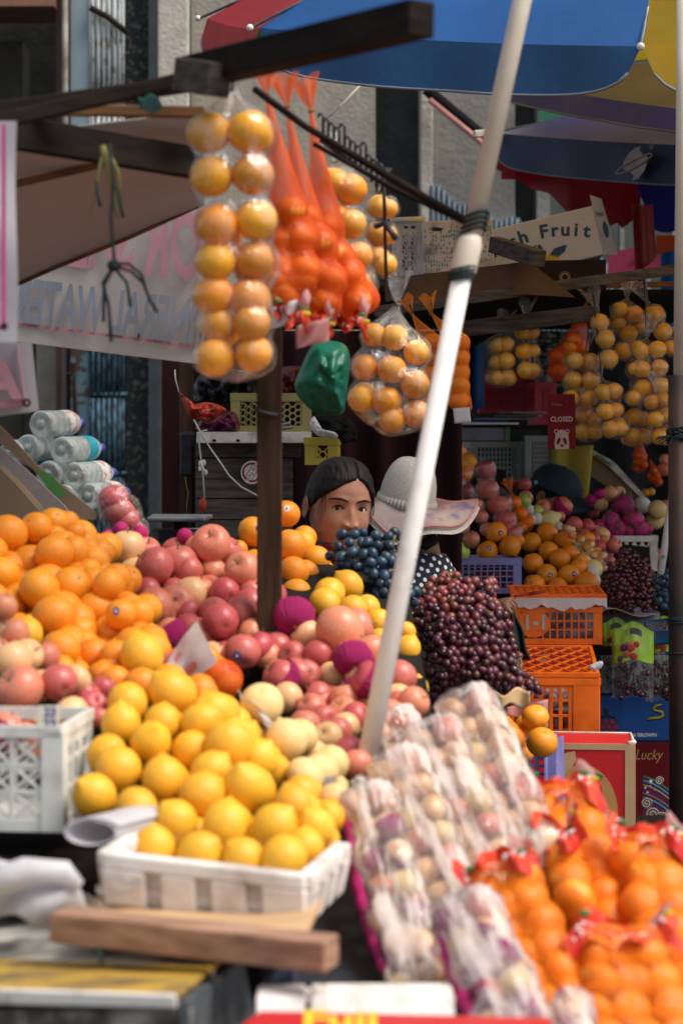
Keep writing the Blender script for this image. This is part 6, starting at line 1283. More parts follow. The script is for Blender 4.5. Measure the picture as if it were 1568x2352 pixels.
setp(obj('blue_cloth',MB().grid(lambda u,v:P(1030+u*80,765+v*175,8.9+.03*math.sin(u*14)),30,6),mat('blue_cloth',(.01,.10,.32),rough=.7),None,True,solid=.003),'bright blue cloth hanging behind the red-orange net','cloth')
setp(obj('striped_cloth',MB().grid(lambda u,v:P(1225+u*60,760+v*130,9.2+.02*math.sin(u*9)),20,6),mat('pale_striped_cloth',(.38,.37,.30),(.03,.05,.06),rough=.8,scale=12,stretch=(1,1,5),lo=.5,hi=.53),None,True,solid=.003),'pale and black striped cloth behind the red net','cloth')
# crates and boxes of the right stall, front
cr1,o_,d_,e_=crate('lilac-blue slatted crate holding the green apple and oranges',P(1012,1364,7.2),2,.290,.2,.128,M['crate_lilac'],'grid',10,4,.005)
obj('handle_disc',MB().poly([o_+d_*(.04+.055*math.cos(R_(a)))+Vector((0,-.004,.03+.055*math.sin(R_(a)))) for a in range(0,181,12)],(0,.004,0)),M['crate_lilac'],cr1)
blob('plastic_bag','magenta plastic bag inside the lilac crate','bag',[(230,800),(300,760),(480,760),(490,870),(250,880)],7.3,.05,M['magenta_bag'],'K3',.3)
co1,o_,d_,e_=crate('orange slatted crate with lattice lid, upper of the two orange crates',P(1176,1480,6.85),-1.5,.305,.26,.128,M['crate_orange'],'grid',10,3,.006,rim=.018)
obj('handle_disc',MB().poly([o_+d_*(.072+.055*math.cos(R_(a)))+Vector((0,-.004,.072+.048*math.sin(R_(a)))) for a in range(0,360,15)],(0,.004,0)),M['crate_orange'],co1)
obj('handle_slots',MB().box(o_+d_*.045+Vector((0,-.006,.05)),d_*.010,e_*.003,(0,0,.05)).box(o_+d_*.07+Vector((0,-.006,.066)),d_*.018,e_*.003,(0,0,.012)).box(o_+d_*.10+Vector((0,-.006,.05)),d_*.010,e_*.003,(0,0,.05)),M['crate_grey'],co1)
ws=obj('plastic_sheet',MB().grid(lambda u,v:o_+d_*(.01+.31*u)+Vector((0,-.012-.008*v,.160-(.034+.03*noise.noise(Vector((u*5,3,1)))+.012*noise.noise(Vector((u*16,3,1))))*v)),40,6),M['white_bag'],None,True); setp(ws,'thin white plastic sheet hanging out under the lid of the upper orange crate','sheet')
blob('clear_bundle','grey clear-plastic bundle inside the upper orange crate','bag',[(1195,1405),(1360,1405),(1360,1470),(1195,1470)],6.98,.05,mat('grey_plastic_bundle',(.30,.28,.34),(.12,.11,.14),rough=.3,scale=14),'D',.3)
def lid(label,o,d,e,W,D,m,rise=0):
    z=Vector((0,0,1)); b=empty('crate_lid',o+d*W/2+e*D/2,label,'crate lid'); f=MB(); s=e+z*rise; n=6
    for k in range(-n,2*n):
        for sg in (1,-1):
            a=(k*W/n,0) ; c_=(k*W/n+sg*D,D); 
            t0,t1=0,1; x0,x1=a[0],c_[0]
            if x0!=x1:
                ts=sorted(((0-x0)/(x1-x0),(W-x0)/(x1-x0))); t0,t1=max(0,ts[0]),min(1,ts[1])
            if t1>t0+.02: f.beam(o+d*(x0+(x1-x0)*t0)+s*D*t0,o+d*(x0+(x1-x0)*t1)+s*D*t1,.005,.005)
    obj('lattice',f,m,b); g=MB(); g.box(o-e*.004-z*.008,d*W,e*.012,z*.016); g.box(o+s*D-z*.004,d*W,e*.01,z*.01); g.box(o-z*.006,d*.012,s*D,z*.012); g.box(o+d*(W-.012)-z*.006,d*.012,s*D,z*.012); obj('frame',g,m,b,bevel=.002); return b
lid('orange lattice lid lying on the upper orange crate',o_+Vector((-.005,0,.165)),d_,e_,.325,.24,M['crate_orange'],.06)
setp(obj('knife',MB().tube([P(*Q('K3',505,918),6.8),P(*Q('K3',600,905),6.8)],.003,6).tube([P(*Q('K3',600,905),6.8),P(*Q('K3',705,885),6.8)],[.006,.004],8),M['red_print'],None,True),'red-handled knife lying on the orange lid','knife')
rb2,o_,d_,e_,z_=carton('thin strip of a red carton with a gold leaf between the two orange crates',P(1185,1545,6.75),-1,.25,.3,.085,M['box_red']); flat('leaf_print',[(.06,.04),(.08,.06),(.115,.07),(.11,.05),(.09,.03)],o_,d_,z_,M['tan_print'],rb2)
co2,o_,d_,e_=crate('bright orange slatted crate, lower and nearer of the two',P(1130,1694,5.9),-2,.315,.28,.175,M['crate_orange'],'slots',9,3,.007,rim=.02)
obj('corner_post',MB().box(o_+d_*.235-e_*.003,d_*.08,e_*.006,(0,0,.175)),M['crate_orange'],co2,bevel=.003)
for k in range(6): obj('round_hole_cover',MB().poly([o_+d_*(.095+.022*k+.006*math.cos(R_(a)))+Vector((0,-.0115,.142+.006*math.sin(R_(a)))) for a in range(0,360,30)],(0,.003,0)),mat('lilac_grey_inside',(.45,.36,.40)) if k==0 else bpy.data.materials['lilac_grey_inside'],co2)
blob('clear_bundle','lilac-grey plastic bundle inside the lower orange crate','bag',[(1180,1585),(1330,1585),(1330,1680),(1180,1680)],6.05,.06,mat('lilac_plastic_bundle',(.32,.24,.30),(.14,.10,.13),rough=.3,scale=14),'D',.3)
lid('orange lattice lid tilted on the lower orange crate',o_+Vector((0,0,.185)),d_,e_,.315,.25,M['crate_orange'],.22)
blob('white_wrap','small white twist of plastic at the lid corner of the lower orange crate','wrap',[(980,100),(1040,70),(1065,80),(1050,115),(1000,130)],5.85,.012,M['white_bag'],'K6',.3)
ab_,o_,d_,e_,z_=carton('large red apple carton with tan corners, a leaf and a round apple emblem',P(1190,1945,5.55),-5,.32,.19,.29,M['box_red'],side=M['box_red_side'])
obj('front_edge_trim',MB().box(o_+d_*.006+z_*.272-e_*.002,d_*.29,e_*.003,z_*.017).box(o_+d_*.292-e_*.0022,d_*.0285,e_*.003,z_*.289),M['cardboard_tan'],ab_)
obj('worn_edge',MB().tube([o_+d_*.30+z_*.291,o_+d_*.318+z_*.291+e_*.02,o_+d_*.315+z_*.292+e_*.06,o_+d_*.318+z_*.291+e_*.10,o_+d_*.316+z_*.291+e_*.185],[.006,.007,.005,.004,.005],6).tube([o_+z_*.291+e_*.19,o_+z_*.291+e_*.19+d_*.32],.003,5),M['foam_dirty'],ab_,True)
flat('oval_emblem',circ(.175,.095,.098,.135,n=36),o_,d_,z_,M['tan_print'],ab_,up=.0004)
flat('leaf_print',[(.10,.20),(.095,.225),(.105,.25),(.13,.262),(.155,.267),(.158,.245),(.145,.22),(.125,.203)],o_,d_,z_,M['cardboard_tan'],ab_)
flat('apple_print',circ(.195,.158,.035,.04,n=24),o_,d_,z_,M['red_print'],ab_,up=.002); flat('apple_leaf_print',[(.175,.195),(.195,.207),(.225,.205),(.235,.198),(.215,.190),(.195,.190)],o_,d_,z_,M['green_print'],ab_,up=.0034)
text('apples',o_+d_*.145+z_*.105,d_,z_,.026,M['white_print'],ab_,up=.002); text('al',o_+d_*.19+z_*.055,d_,z_,.075,M['white_print'],ab_,shear=.25,up=.002,bold=.03)
for k,(t,zz) in enumerate((('IN',.21),('MUNT',.18),('CO',.15))): text(t,o_+d_*.3225+e_*.03+z_*zz,e_,z_,.024,M['pink_print'],ab_,bold=.02,sx=1.4)
bb,o_,d_,e_,z_=carton('bright blue grape carton with red grapes drawing and a yellow S',P(1355,1702,7.2),0,.32,.3,.165,M['box_blue'])
for (x,y) in ((.055,.070),(.078,.070),(.045,.052),(.068,.052),(.091,.052),(.057,.034),(.080,.034)):
    flat('grape_print',circ(x,y,.0098),o_,d_,z_,M['black_print'],bb); flat('grape_print',circ(x,y,.0085),o_,d_,z_,M['red_print'],bb,up=.002)
flat('stem_print',[(.03,.09),(.05,.092),(.046,.118),(.07,.112),(.062,.095),(.085,.088),(.098,.068),(.088,.078),(.06,.084),(.035,.08)],o_,d_,z_,M['black_print'],bb)
text('N GROWN',o_+d_*.148+z_*.016,d_,z_,.0175,M['white_print'],bb,bold=.05,sx=1.02)
sw=[(.255,.132),(.235,.128),(.225,.118),(.232,.110),(.255,.106),(.262,.094),(.250,.086),(.215,.082),(.200,.078)]
obj('swirl_print',MB().tube([o_+d_*p[0]+z_*p[1]-e_*.002 for p in sw],[.003,.004,.004,.004,.005,.005,.005,.005,.001],6),M['yellow_print'],bb,True)
obj('swirl_outline',MB().tube([o_+d_*(p[0]+.002)+z_*(p[1]-.004)-e_*.0006 for p in sw],[.004]*8+[.002],6),M['black_print'],bb,True)
mb2,o_,d_,e_,z_=carton('dark maroon carton with gold script, stars and curling clouds',P(1400,1915,7.15),0,.30,.3,.323,M['box_maroon'])
text('Lucky',o_+d_*.086+z_*.265,d_,z_,.052,M['gold_print'],mb2,shear=.35,sx=.8)
flat('purple_field',[(.115,.0),(.24,.0),(.24,.16),(.19,.17),(.14,.205),(.115,.21)],o_,d_,z_,M['purple_print'],mb2,up=.0003)
for (c_,m_,y0) in (('teal_print',0,.17),('green_print',0,.185),('gold_print',0,.155),('teal_print',0,.11),('brown_print',0,.125)):
    obj('rainbow_stripe',MB().tube([o_+d_*(.115+.02*k)+z_*(y0+.02-.004*k-.0014*k*k)-e_*.001 for k in range(7)],.003,5),M[c_],mb2,True)
def star(x,y,r): return [(x+(r if k%2==0 else r*.42)*math.sin(R_(36*k)),y+(r if k%2==0 else r*.42)*math.cos(R_(36*k))) for k in range(10)]
for s in ((.145,.188,.010),(.133,.148,.006),(.160,.158,.0045),(.143,.172,.003),(.125,.165,.006)): flat('star_print',star(*s),o_,d_,z_,M['white_print'],mb2,up=.002)
for (x,y,r) in ((.175,.19,.016),(.13,.11,.02),(.15,.07,.025),(.125,.04,.025),(.18,.05,.03)):
    flat('cloud_print',circ(x,y,r),o_,d_,z_,M['brown_print'],mb2,up=.0022)
    pts=[o_+d_*(x+r*(1-.16*k/4)*math.cos(k*.55))+z_*(y+r*(1-.16*k/4)*math.sin(k*.55))-e_*.004 for k in range(22)]; obj('cloud_outline',MB().tube(pts,.0012,4),M['white_print'],mb2,True)
lc,o_,d_,e_=crate('pale grey-lilac crate under the smaller grape heap',P(1385,1462,7.2),0,.20,.25,.085,mat('pale_lilac_plastic',(.28,.28,.36),(.23,.23,.3),rough=.4),'solid',4,2,.005)
setp(obj('paper_sheet',MB().grid(lambda u,v:P(1372+u*130,1408-12*math.sin(u*6)*(1-u*.5)+v*8,7.0+.25*v+.01*math.sin(u*8)),30,5),mat('printed_paper',(.48,.40,.30),(.10,.22,.14),scale=14,lo=.6,hi=.64),None,True,solid=.002),'crumpled printed paper under the smaller grape heap','paper')
crate('sliver of an orange crate behind the upper orange crate',P(1340,1480,7.4),0,.085,.2,.13,M['crate_orange'],'solid',3,2,.005)
def gbag(label,u0,u1,v0,vm,v1,Y,arch=20):
    b=empty('grape_bag',P((u0+u1)/2,v1,Y),label,'bag of grapes'); w=u1-u0
    def fr(u,v,s): return P(u0+w*u,v0+(v1-v0)*v-arch*math.sin(math.pi*u)*max(0,1-v*1.6)+3*math.sin(u*9),Y+s*.05*math.sin(math.pi*min(1,max(.05,v)))*math.sin(math.pi*u)**.5+.006*noise.noise(Vector((u*7,v*7,Y))))
    obj('clear_front',MB().grid(lambda u,v:fr(u,.32+v*.68,-1),24,20),M['film_milk'],b,True); obj('clear_back',MB().grid(lambda u,v:fr(u,v,1),16,12),M['film'],b,True)
    f=(vm-v0)/(v1-v0)
    def top(u,v): 
        return fr(u,v*f,-1)+Vector((0,-.002,0))
    m=MB(); nu=28; nv_=12; m.grid(top,nu,nv_); 
    hole=[i for i,q in enumerate(m.f) if abs((i%nu)/nu-.5)<.20 and 2<=i//nu<4]; m.f=[q for i,q in enumerate(m.f) if i not in hole]; m.uv=None
    obj('printed_header',m,M['lime_print'],b,True)
    for (a,c_,r_,mm) in ((.30,.62,.10,'purple_print'),(.36,.85,.08,'red_print'),(.46,.70,.10,'red_print'),(.52,.92,.09,'red_print'),(.58,.60,.08,'red_print'),(.40,.55,.07,'gold_print'),(.22,.9,.09,'purple_print')):
        p=top(a,c_); obj('grape_picture',MB().ell(p-Vector((0,.002,0)),w*r_*Y/F,.002,w*r_*Y/F,12,8),M[mm],b,True)
    text("MOTHER'S",top(.06,.50)-Vector((0,.006,0)),(1,0,.08),(0,0,1),.014,M['gold_print'],b); text("CHOICE",top(.10,.62)-Vector((0,.006,0)),(1,0,.08),(0,0,1),.014,M['gold_print'],b)
    q=[]
    for k in range(46):
        u=rnd(.12,.88); v=rnd(.50,.97); c_=fr(u,v,0)+Vector((0,rnd(-.03,.03),0)); o=bpy.data.objects.new('grape',GM['grape_dark']); link(o,b); o.location=c_-wloc(b); s=.011; o.scale=(s,s,s); o.rotation_euler=rotrand(60)
gbag('clear grape bag with lime-green header and cut-out handle, front one beside the dark pole',1404,1500,1450,1522,1603,6.9)
gbag('clear grape bag with lime header behind the front grape bag, left one',1380,1445,1432,1500,1590,7.05,12)
gbag('clear grape bag with lime and navy header at the right edge behind the dark pole',1482,1560,1425,1500,1610,6.98,8)
hv=obj('navy_header',MB().grid(lambda u,v:P(1478+u*80,1424-6*u+v*60,6.92+.01*math.sin(u*5)),12,8),M['blue_print'],None,True,solid=.001); setp(hv,'navy printed bag header reading MOTHER\'S CHOICE beside the dark pole','header')
text("MOTHER'S",P(1486,1440,6.9),(1,0,.06),(0,0,1),.024,M['gold_print'],hv,name='lettering') if False else None
def tchild(s,p,size):
    t=text(s,p,(1,0,.06),(0,0,1),size,M['gold_print'],hv); return t
tchild("MOTHER'S",P(1483,1440,6.9),.020); tchild("CHOICE",P(1485,1450,6.9),.020)
cl2,o_,d_,e_=crate('lilac-blue crate under the loose oranges, beside the red apple carton',P(1170,1850,5.15),-6,.118,.13,.168,M['crate_lilac'],'slots',3,3,.006)
obj('end_panel',MB().poly([P(1248,1702,5.12),P(1290,1690,5.3),P(1294,1850,5.3),P(1250,1880,5.12)],(.004,0,0)),M['crate_lilac'],cl2)
for k in range(4): obj('round_hole_cover',MB().ell(P(1272,1735+k*22,5.19),.006,.004,.008,10,6),mat('dark_hole',(.05,.01,.10)) if k==0 else bpy.data.materials['dark_hole'],cl2)
pile('mandarin',L('K6',(640,420,82),(590,470,72),(490,540,98),(440,480,78),(420,560,80),(560,640,70)),lambda u,v:5.0,'mandarin on the lilac crate below the red grapes','mandarins on the lilac crate')
pile('orange',L('K6',(682,580,98)),lambda u,v:4.92,'larger yellow-orange citrus at the front of the lilac crate',None)
setp(obj('torn_label',MB().grid(lambda a,b:P(*Q('K6',465+a*255,360-50*a+b*150*a+b*40,),5.12+.02*math.sin(a*6)),10,8),M['pink_plastic'],None,True,solid=.001),'pale torn label behind the mandarins on the lilac crate','label')
# counters under the right stall
rt_=empty('fruit_counter',(1.0,7.6,0),'dark counter carrying the crates and fruit of the right stall','table')
obj('counter_top',MB().box((.3,7.0,P(0,1482,7.0).z-.035),(1.6,0,0),(0,2.2,0),(0,0,.03)),M['wood_dark'],rt_)
obj('counter_slope',MB().poly([P(1190,1372,7.5),P(1500,1350,7.5),P(1480,1180,8.9),P(1040,1120,8.9)],(0,.02,-.02)),M['dark_under'],rt_)
obj('counter_slope',MB().poly([P(990,1400,7.55),P(1200,1400,7.55),P(1160,1080,8.2),P(960,1050,8.2)],(0,.02,-.02)),M['dark_under'],rt_)
for x in (.35,1.2): obj('leg',MB().box((x,7.3,0),(.05,0,0),(0,.05,0),(0,0,.82)),M['wood_dark'],rt_)
for (lbl,x0,x1,Y,v) in (('low dark stand under the lower orange crate and the red apple carton',.42,1.0,5.55,1948),('low dark stand under the maroon carton',.9,1.4,7.15,1917)):
    zt_=P(0,v,Y).z; b=empty('low_stand',((x0+x1)/2,Y,0),lbl,'stand'); obj('top',MB().box((x0,Y-.02,zt_-.03),(x1-x0,0,0),(0,.5,0),(0,0,.03)),M['wood_dark'],b)
    for x in (x0+.02,x1-.07): obj('leg',MB().box((x,Y,0),(.05,0,0),(0,.05,0),(0,0,zt_-.03)),M['wood_dark'],b)
# ================================================================ PEOPLE
TB=[(.121,.001,-.005,.006),(.118,.022,-.020,.030),(.110,.040,-.040,.052),(.095,.056,-.064,.075),(.07,.068,-.080,.092),(.04,.0745,-.087,.099),(.0,.075,-.087,.099),(-.03,.073,-.087,.093),(-.06,.067,-.088,.080),(-.085,.056,-.088,.064),(-.105,.043,-.086,.050),(-.117,.033,-.076,.046),(-.124,.046,-.040,.050),(-.15,.050,-.036,.056),(-.185,.062,-.040,.068),(-.205,.11,-.05,.085),(-.23,.165,-.065,.095),(-.27,.195,-.085,.105),(-.36,.185,-.105,.105),(-.55,.16,-.10,.10),(-.80,.18,-.11,.11)]
def sec(z):
    for i in range(len(TB)-1):
        a,b=TB[i],TB[i+1]
        if z<=a[0] and z>=b[0]:
            t=(a[0]-z)/(a[0]-b[0]); 
            if -.11<z<.11: t=t*t*(3-2*t)*.5+t*.5
            return tuple(a[k]+(b[k]-a[k])*t for k in (1,2,3))
    return TB[-1][1:]
def gs(x,s): return math.exp(-(x/s)**2)
def feat(x,z):
    ax=abs(x); d=0
    if z>.11 or z<-.12: return 0
    t=sm(.012,-.040,z); d+=.004*gs(x,.009)*gs(z-.0,.022)+ (.004+.013*t)*gs(x,.0085+.006*t)*sm(.014,-.010,z)*sm(-.054,-.044,z)   # nose ridge
    d+=.011*gs(ax-.0145,.0070)*gs(z+.040,.008)                                    # nostril wings
    d+=.0055*gs(ax-.030,.022)*gs(z-.022,.010)+.003*gs(z-.045,.03)*gs(x,.05)       # brow and forehead
    d-=.0055*gs(ax-.031,.016)*gs(z-.001,.010)                                     # sockets
    d+=.0035*gs(ax-.031,.013)*gs(z-.0,.0075)                                      # lids over the ball
    d+=.0065*gs(ax-.044,.022)*gs(z+.034,.022)                                     # cheeks
    d-=.003*gs(x,.004)*gs(z+.056,.006)                                            # philtrum
    d+=.0075*gs(x,.021)*gs(z+.066,.0050)+.0070*gs(x,.018)*gs(z+.077,.0055)-.002*gs(x,.02)*gs(z+.0715,.0016)  # lips
    d-=.003*gs(x,.02)*gs(z+.088,.006)+0; d+=.005*gs(x,.018)*gs(z+.104,.011)       # chin
    ex=(ax-.0315)/.0150; lid=.0066*(1-ex*ex)*(1+.25*ex)
    if abs(ex)<1 and -lid*.75<z+.001*ex<lid: d-=.0050
    return d*.88
def front(x,z):
    w,yf,yb=sec(z); return yf*max(0,1-(x/w)**2)**.42-feat(x,z)
def person(label,C,yaw,pitch,roll,scale,body_yaw,skin,hairmat,shirt,hair=True,lean=(0,0),collar=-.150):
    C=Vector(C); Mh=Matrix.Rotation(R_(yaw),3,'Z')@Matrix.Rotation(R_(roll),3,'Y')@Matrix.Rotation(R_(pitch),3,'X'); Mb=Matrix.Rotation(R_(body_yaw),3,'Z')
    b=empty('person',(C.x,C.y,C.z-.80*scale),label,'person')
    def T(p,z):
        p=Vector(p); k=sm(-.10,-.20,z); off=Vector((lean[0]*sm(-.1,-.5,z),lean[1]*sm(-.1,-.5,z),0)); return C+(Mh@p*(1-k)+Mb@p*k+off)*scale
    zs=[]; z=.121
    while z>-.80:
        zs.append(z); z-= .0012 if -.095<z<.035 else (.004 if z>-.25 else .02)
    def surf(t,z,off=0,ft=True):
        th=math.pi*(t*.42+.58*t**3); w,yf,yb=sec(z); s,c=math.sin(th),math.cos(th); x=w*s
        if c>0: y=yf*c**.84; y-= feat(x,z)*sm(0,.35,c) if ft else 0
        else: y=yb*abs(c)**.9
        n=Vector((s*w,yf*c*1.0 if c>0 else -yb*c,0)); n=n.normalized() if n.length>1e-6 else Vector((0,0,1))
        if z>.07: n=(n+Vector((0,0,(z-.07)*40))).normalized()
        return Vector((x,y,z))+n*off
    nz=len(zs)-1
    mb=MB().grid(lambda u,v:T(surf(2*u-1,zs[min(nz,int(round(v*nz)))]),zs[min(nz,int(round(v*nz)))]),260,nz)
    obj('body',mb,skin,b,True)
    for s in (-1,1):
        ec=Vector((s*.0315,front(s*.0315,0)-.0050+.0115+.0004,0)); E_=T(ec,0)
        e=obj('eye',MB().ell(E_,.0115*scale,.0115*scale,.0115*scale,24,16),M['eye_white'],b,True)
        look=(Vector((0,0,H))-E_).normalized(); q=look.to_track_quat('Z','Y').to_matrix(); r=.0118*scale
        obj('iris',MB().grid(lambda u,v:E_+q@Vector((r*math.sin(v*.56)*math.cos(u*6.2832),r*math.sin(v*.56)*math.sin(u*6.2832),r*math.cos(v*.56)+.0002)),20,6,True),M['iris'],e,True)
        lm=MB(); pts=[]
        for k in range(13):
            ex=-1+k/6; x=s*(.0315+.0150*ex); z=.0066*(1-ex*ex)*(1+.25*ex)-.001*ex+.0006; pts.append(T((x,front(x,z+.0012)-.0008,z),z))
        obj('eyelashes',lm.tube(pts,[.0005+.0015*math.sin(math.pi*k/12) for k in range(13)],6),hairmat,b,True)
        pts=[];
        for k in range(13):
            ex=-1+k/6; x=s*(.033+.022*ex); z=.0205+.004*(1-(ex-.25)**2)-.002*(ex>0)*ex; pts.append(T((x,front(x,z)-.0004,z),z))
        obj('eyebrow',MB().tube(pts,[.0008+.0022*math.sin(math.pi*min(1,(12-k)/12*.9+.05))for k in range(13)],8),hairmat,b,True)
        def ear(u,v,s=s):
            a=u*2*math.pi; rr=.031*(1-.25*max(0,-math.sin(a))) ; r1=rr*(v if v<.8 else .8+(v-.8)); dep=.006*math.sin(math.pi*v)+.010*v
            return T((s*(.0735+dep+.004*(v>.9)),.012+r1*.60*math.cos(a)+.006*v,-.012+r1*math.sin(a)),-.01)
        obj('ear',MB().grid(ear,26,8,True),skin,b,True,solid=.003)
    lp=MB().grid(lambda u,v:T((-.021+.042*u,front(-.021+.042*u,-.060-.023*v)-.0006*math.sin(math.pi*v)*math.sin(math.pi*u)**.5+.0012*(1-math.sin(math.pi*u)),-.0715+(.0115-.023*v)*math.sin(math.pi*(.06+.88*u))**.7),-.07),22,14); obj('lips',lp,M['lip'],b,True)
    if hair:
        def cover(p,t,z):
            x=p.x; zl=.073-12.0*x*x+.006*math.sin(x*60); c=math.cos(math.pi*(t*.42+.58*t**3))
            f=sm(zl-.012,zl+.004,z); side=sm(-.040,-.022,p.y) if z>.012 else sm(-.040+.055*sm(.012,-.02,z),-.022+.055*sm(.012,-.02,z),p.y)
            return max(f,side)
        zh=[.121-.003*k for k in range(92)]
        def hf(u,v):
            z=zh[int(round(v*91))]; t=2*u-1; p=surf(t,z,0,False); c=cover(p,t,z); 
            part=-.006*gs(p.x-.012,.003)*sm(.02,.07,z)
            off=-.010+c*(.017+.006*sm(.10,0,z)*sm(0,.06,p.y)+part+.0022*noise.noise(Vector((p.x*160,p.y*40,z*26)))); return T(surf(t,max(z,-.16),off,False),z)
        obj('hair',MB().grid(hf,200,91),hairmat,b,True)
        obj('hair_bun',MB().ell(T((0,.125,-.03),0),.04*scale,.045*scale,.045*scale,20,14),hairmat,b,True)
    zc=[collar-.006*k for k in range(108)]
    def cf(u,v):
        z=zc[int(round(v*107))]; t=2*u-1; p=surf(t,z,.010+.004*sm(collar-.05,collar,z)+.003*noise.noise(Vector((t*9,z*14,1))),False); return T(p,z)
    obj('shirt',MB().grid(cf,110,107),shirt,b,True)
    return b,T,surf,Mb
eyeC=P(800,1166,5.1)
b,T,surf,Mb=person('woman with dark tied-back hair looking at the camera from behind the blue grapes',P(780,1166,5.1)+Vector((0,.075,0)),20,3,5,1.02,15,M['skin'],M['hair'],M['maroon_cloth'],collar=-.165)
mk=MB().grid(lambda u,v:T(surf(-.62+u*1.1,-.092-.055*v,.006+.004*math.sin(v*9+u*3),False)+Vector((0,-.012*v,0)),-.09),40,16); obj('face_mask',mk,M['maroon_cloth'],b,True,solid=.002)
obj('mask_strap',MB().tube([T((-.079,.004,-.035),-.03),T((-.078,-.012,-.052),-.05),T((-.073,-.030,-.072),-.07),T((-.066,-.048,-.092),-.09)],.0014,6),M['black'],b,True)
# loose strands along the hairline
for k in range(7):
    sg=-1 if k%2 else 1; pts=[T(surf(sg*(.50+.012*k+.012*math.sin(j+k)),.055-.014*j-.004*k,.006+.003*math.sin(k*2+j),False),.03) for j in range(0,7)]
    obj('hair_strand',MB().tube(pts,[.0012,.0011,.0010,.0008,.0006,.0005,.0002],4),M['hair'],b,True)
# sleeves for the woman
for s in (-1,1):
    obj('sleeve',MB().tube([T((s*.16,.02,-.245),-.3),T((s*.205,.02,-.30),-.3),T((s*.225,.0,-.45),-.4),T((s*.20,-.10,-.58),-.5),T((s*.12,-.20,-.60),-.5)],[.055,.060,.052,.046,.038],16),M['maroon_cloth'],b,True)

def skin_mesh(name,verts,edges,mat,parent,root=0,lv=2):
    org=wloc(parent); me=bpy.data.meshes.new(name); me.from_pydata([tuple(Vector(v[0])-org) for v in verts],edges,[]); me.materials.append(mat)
    o=bpy.data.objects.new(name,me); COL.objects.link(o); o.parent=parent
    sk_=o.modifiers.new('skin','SKIN'); sk_.use_smooth_shade=True
    if not me.skin_vertices: 
        bpy.context.view_layer.objects.active=o
    for i,v in enumerate(verts):
        r=v[1]; me.skin_vertices[0].data[i].radius=(r,r) if not isinstance(r,tuple) else r; me.skin_vertices[0].data[i].use_root=(i==root)
    sb=o.modifiers.new('sub','SUBSURF'); sb.levels=sb.render_levels=lv; return o
def ensure_skin(o): pass
# --- person in the knitted sun hat, turned away
YH=5.75
hc=P(928,1150,YH); hp=empty('person',P(975,1700,YH),'person in a white knitted sun hat and navy polka-dot blouse, turned away','person')
nk=P(968,1238,YH+.02); ch=P(960,1330,YH+.03); pv=P(950,1680,YH+.05); sh=P(1012,1312,YH); el=P(1075,1500,YH+.05); wr=P(1142,1392,6.05)
shl=P(905,1300,YH+.06); ell=P(860,1450,YH+.1); wrl=P(850,1560,YH-.05)
V=[(pv,.13),(P(955,1480,YH+.04),.12),(ch,.115),(P(966,1268,YH+.03),.06),(nk,.048),(hc+Vector((.015,0,-.03)),.072),(hc+Vector((0,0,.03)),.078),(sh,.052),(el,.040),(wr,.025),(shl,.052),(ell,.04),(wrl,.026)]
EG=[(0,1),(1,2),(2,3),(3,4),(4,5),(5,6),(2,7),(7,8),(8,9),(2,10),(10,11),(11,12)]
palm=P(1158,1383,6.02); V.append((palm,.024)); EG.append((9,13)); pi_=13
for k,(pts) in enumerate(([(1172,1376),(1184,1384),(1187,1398)],[(1170,1383),(1180,1393),(1180,1405)],[(1166,1389),(1174,1399),(1172,1409)],[(1160,1393),(1166,1402),(1163,1410)],[(1163,1396),(1171,1405),(1178,1409)])):
    pr_=pi_
    for j,(u,v) in enumerate(pts):
        V.append((P(u,v,6.0-.006*k+.012*(k==4)*-1),.0088-.0012*j)); EG.append((pr_,len(V)-1)); pr_=len(V)-1
try: skin_mesh('body',V,EG,M['skin_dark'],hp)
except Exception as ex_: print('skin fail',ex_)
dm_,n,b_=newmat('navy_polka_dot_fabric'); tc=n.nodes.new('ShaderNodeTexCoord'); sx=n.nodes.new('ShaderNodeSeparateXYZ'); n.links.new(tc.outputs['Object'],sx.inputs[0]); cb_=n.nodes.new('ShaderNodeCombineXYZ')
yy=n.nodes.new('ShaderNodeMath'); yy.operation='MULTIPLY_ADD'; n.links.new(sx.outputs[1],yy.inputs[0]); yy.inputs[1].default_value=.5; n.links.new(sx.outputs[0],yy.inputs[2]); n.links.new(yy.outputs[0],cb_.inputs[0]); n.links.new(sx.outputs[2],cb_.inputs[1])
mp=n.nodes.new('ShaderNodeMapping'); mp.inputs['Rotation'].default_value=(0,0,.6); n.links.new(cb_.outputs[0],mp.inputs[0])
vo=n.nodes.new('ShaderNodeTexVoronoi'); vo.voronoi_dimensions='2D'; vo.inputs['Scale'].default_value=44; vo.inputs['Randomness'].default_value=.25; n.links.new(mp.outputs[0],vo.inputs['Vector'])
lt=n.nodes.new('ShaderNodeMath'); lt.operation='LESS_THAN'; lt.inputs[1].default_value=.25; n.links.new(vo.outputs['Distance'],lt.inputs[0])
n.links.new(mixc(n,lt.outputs[0],(.010,.013,.03),(.75,.75,.73)),b_.inputs['Base Color']); b_.inputs['Roughness'].default_value=.85
V2=[(pv,.145),(P(955,1480,YH+.04),.135),(ch,.128),(P(966,1275,YH+.03),.075),(sh,.066),(el,.052),(P(1112,1432,YH+.25),.040),(shl,.066),(ell,.052),(wrl,.036)]
try: skin_mesh('blouse',V2,[(0,1),(1,2),(2,3),(2,4),(4,5),(5,6),(2,7),(7,8),(8,9)],dm_,hp)
except Exception as ex_: print('skin fail',ex_)
obj('collar',MB().tube([P(955,1246,YH-.05),P(975,1252,YH-.075),P(993,1240,YH-.04),P(990,1228,YH+.02)],[.010,.016,.018,.008],8),M['black'],hp,True)
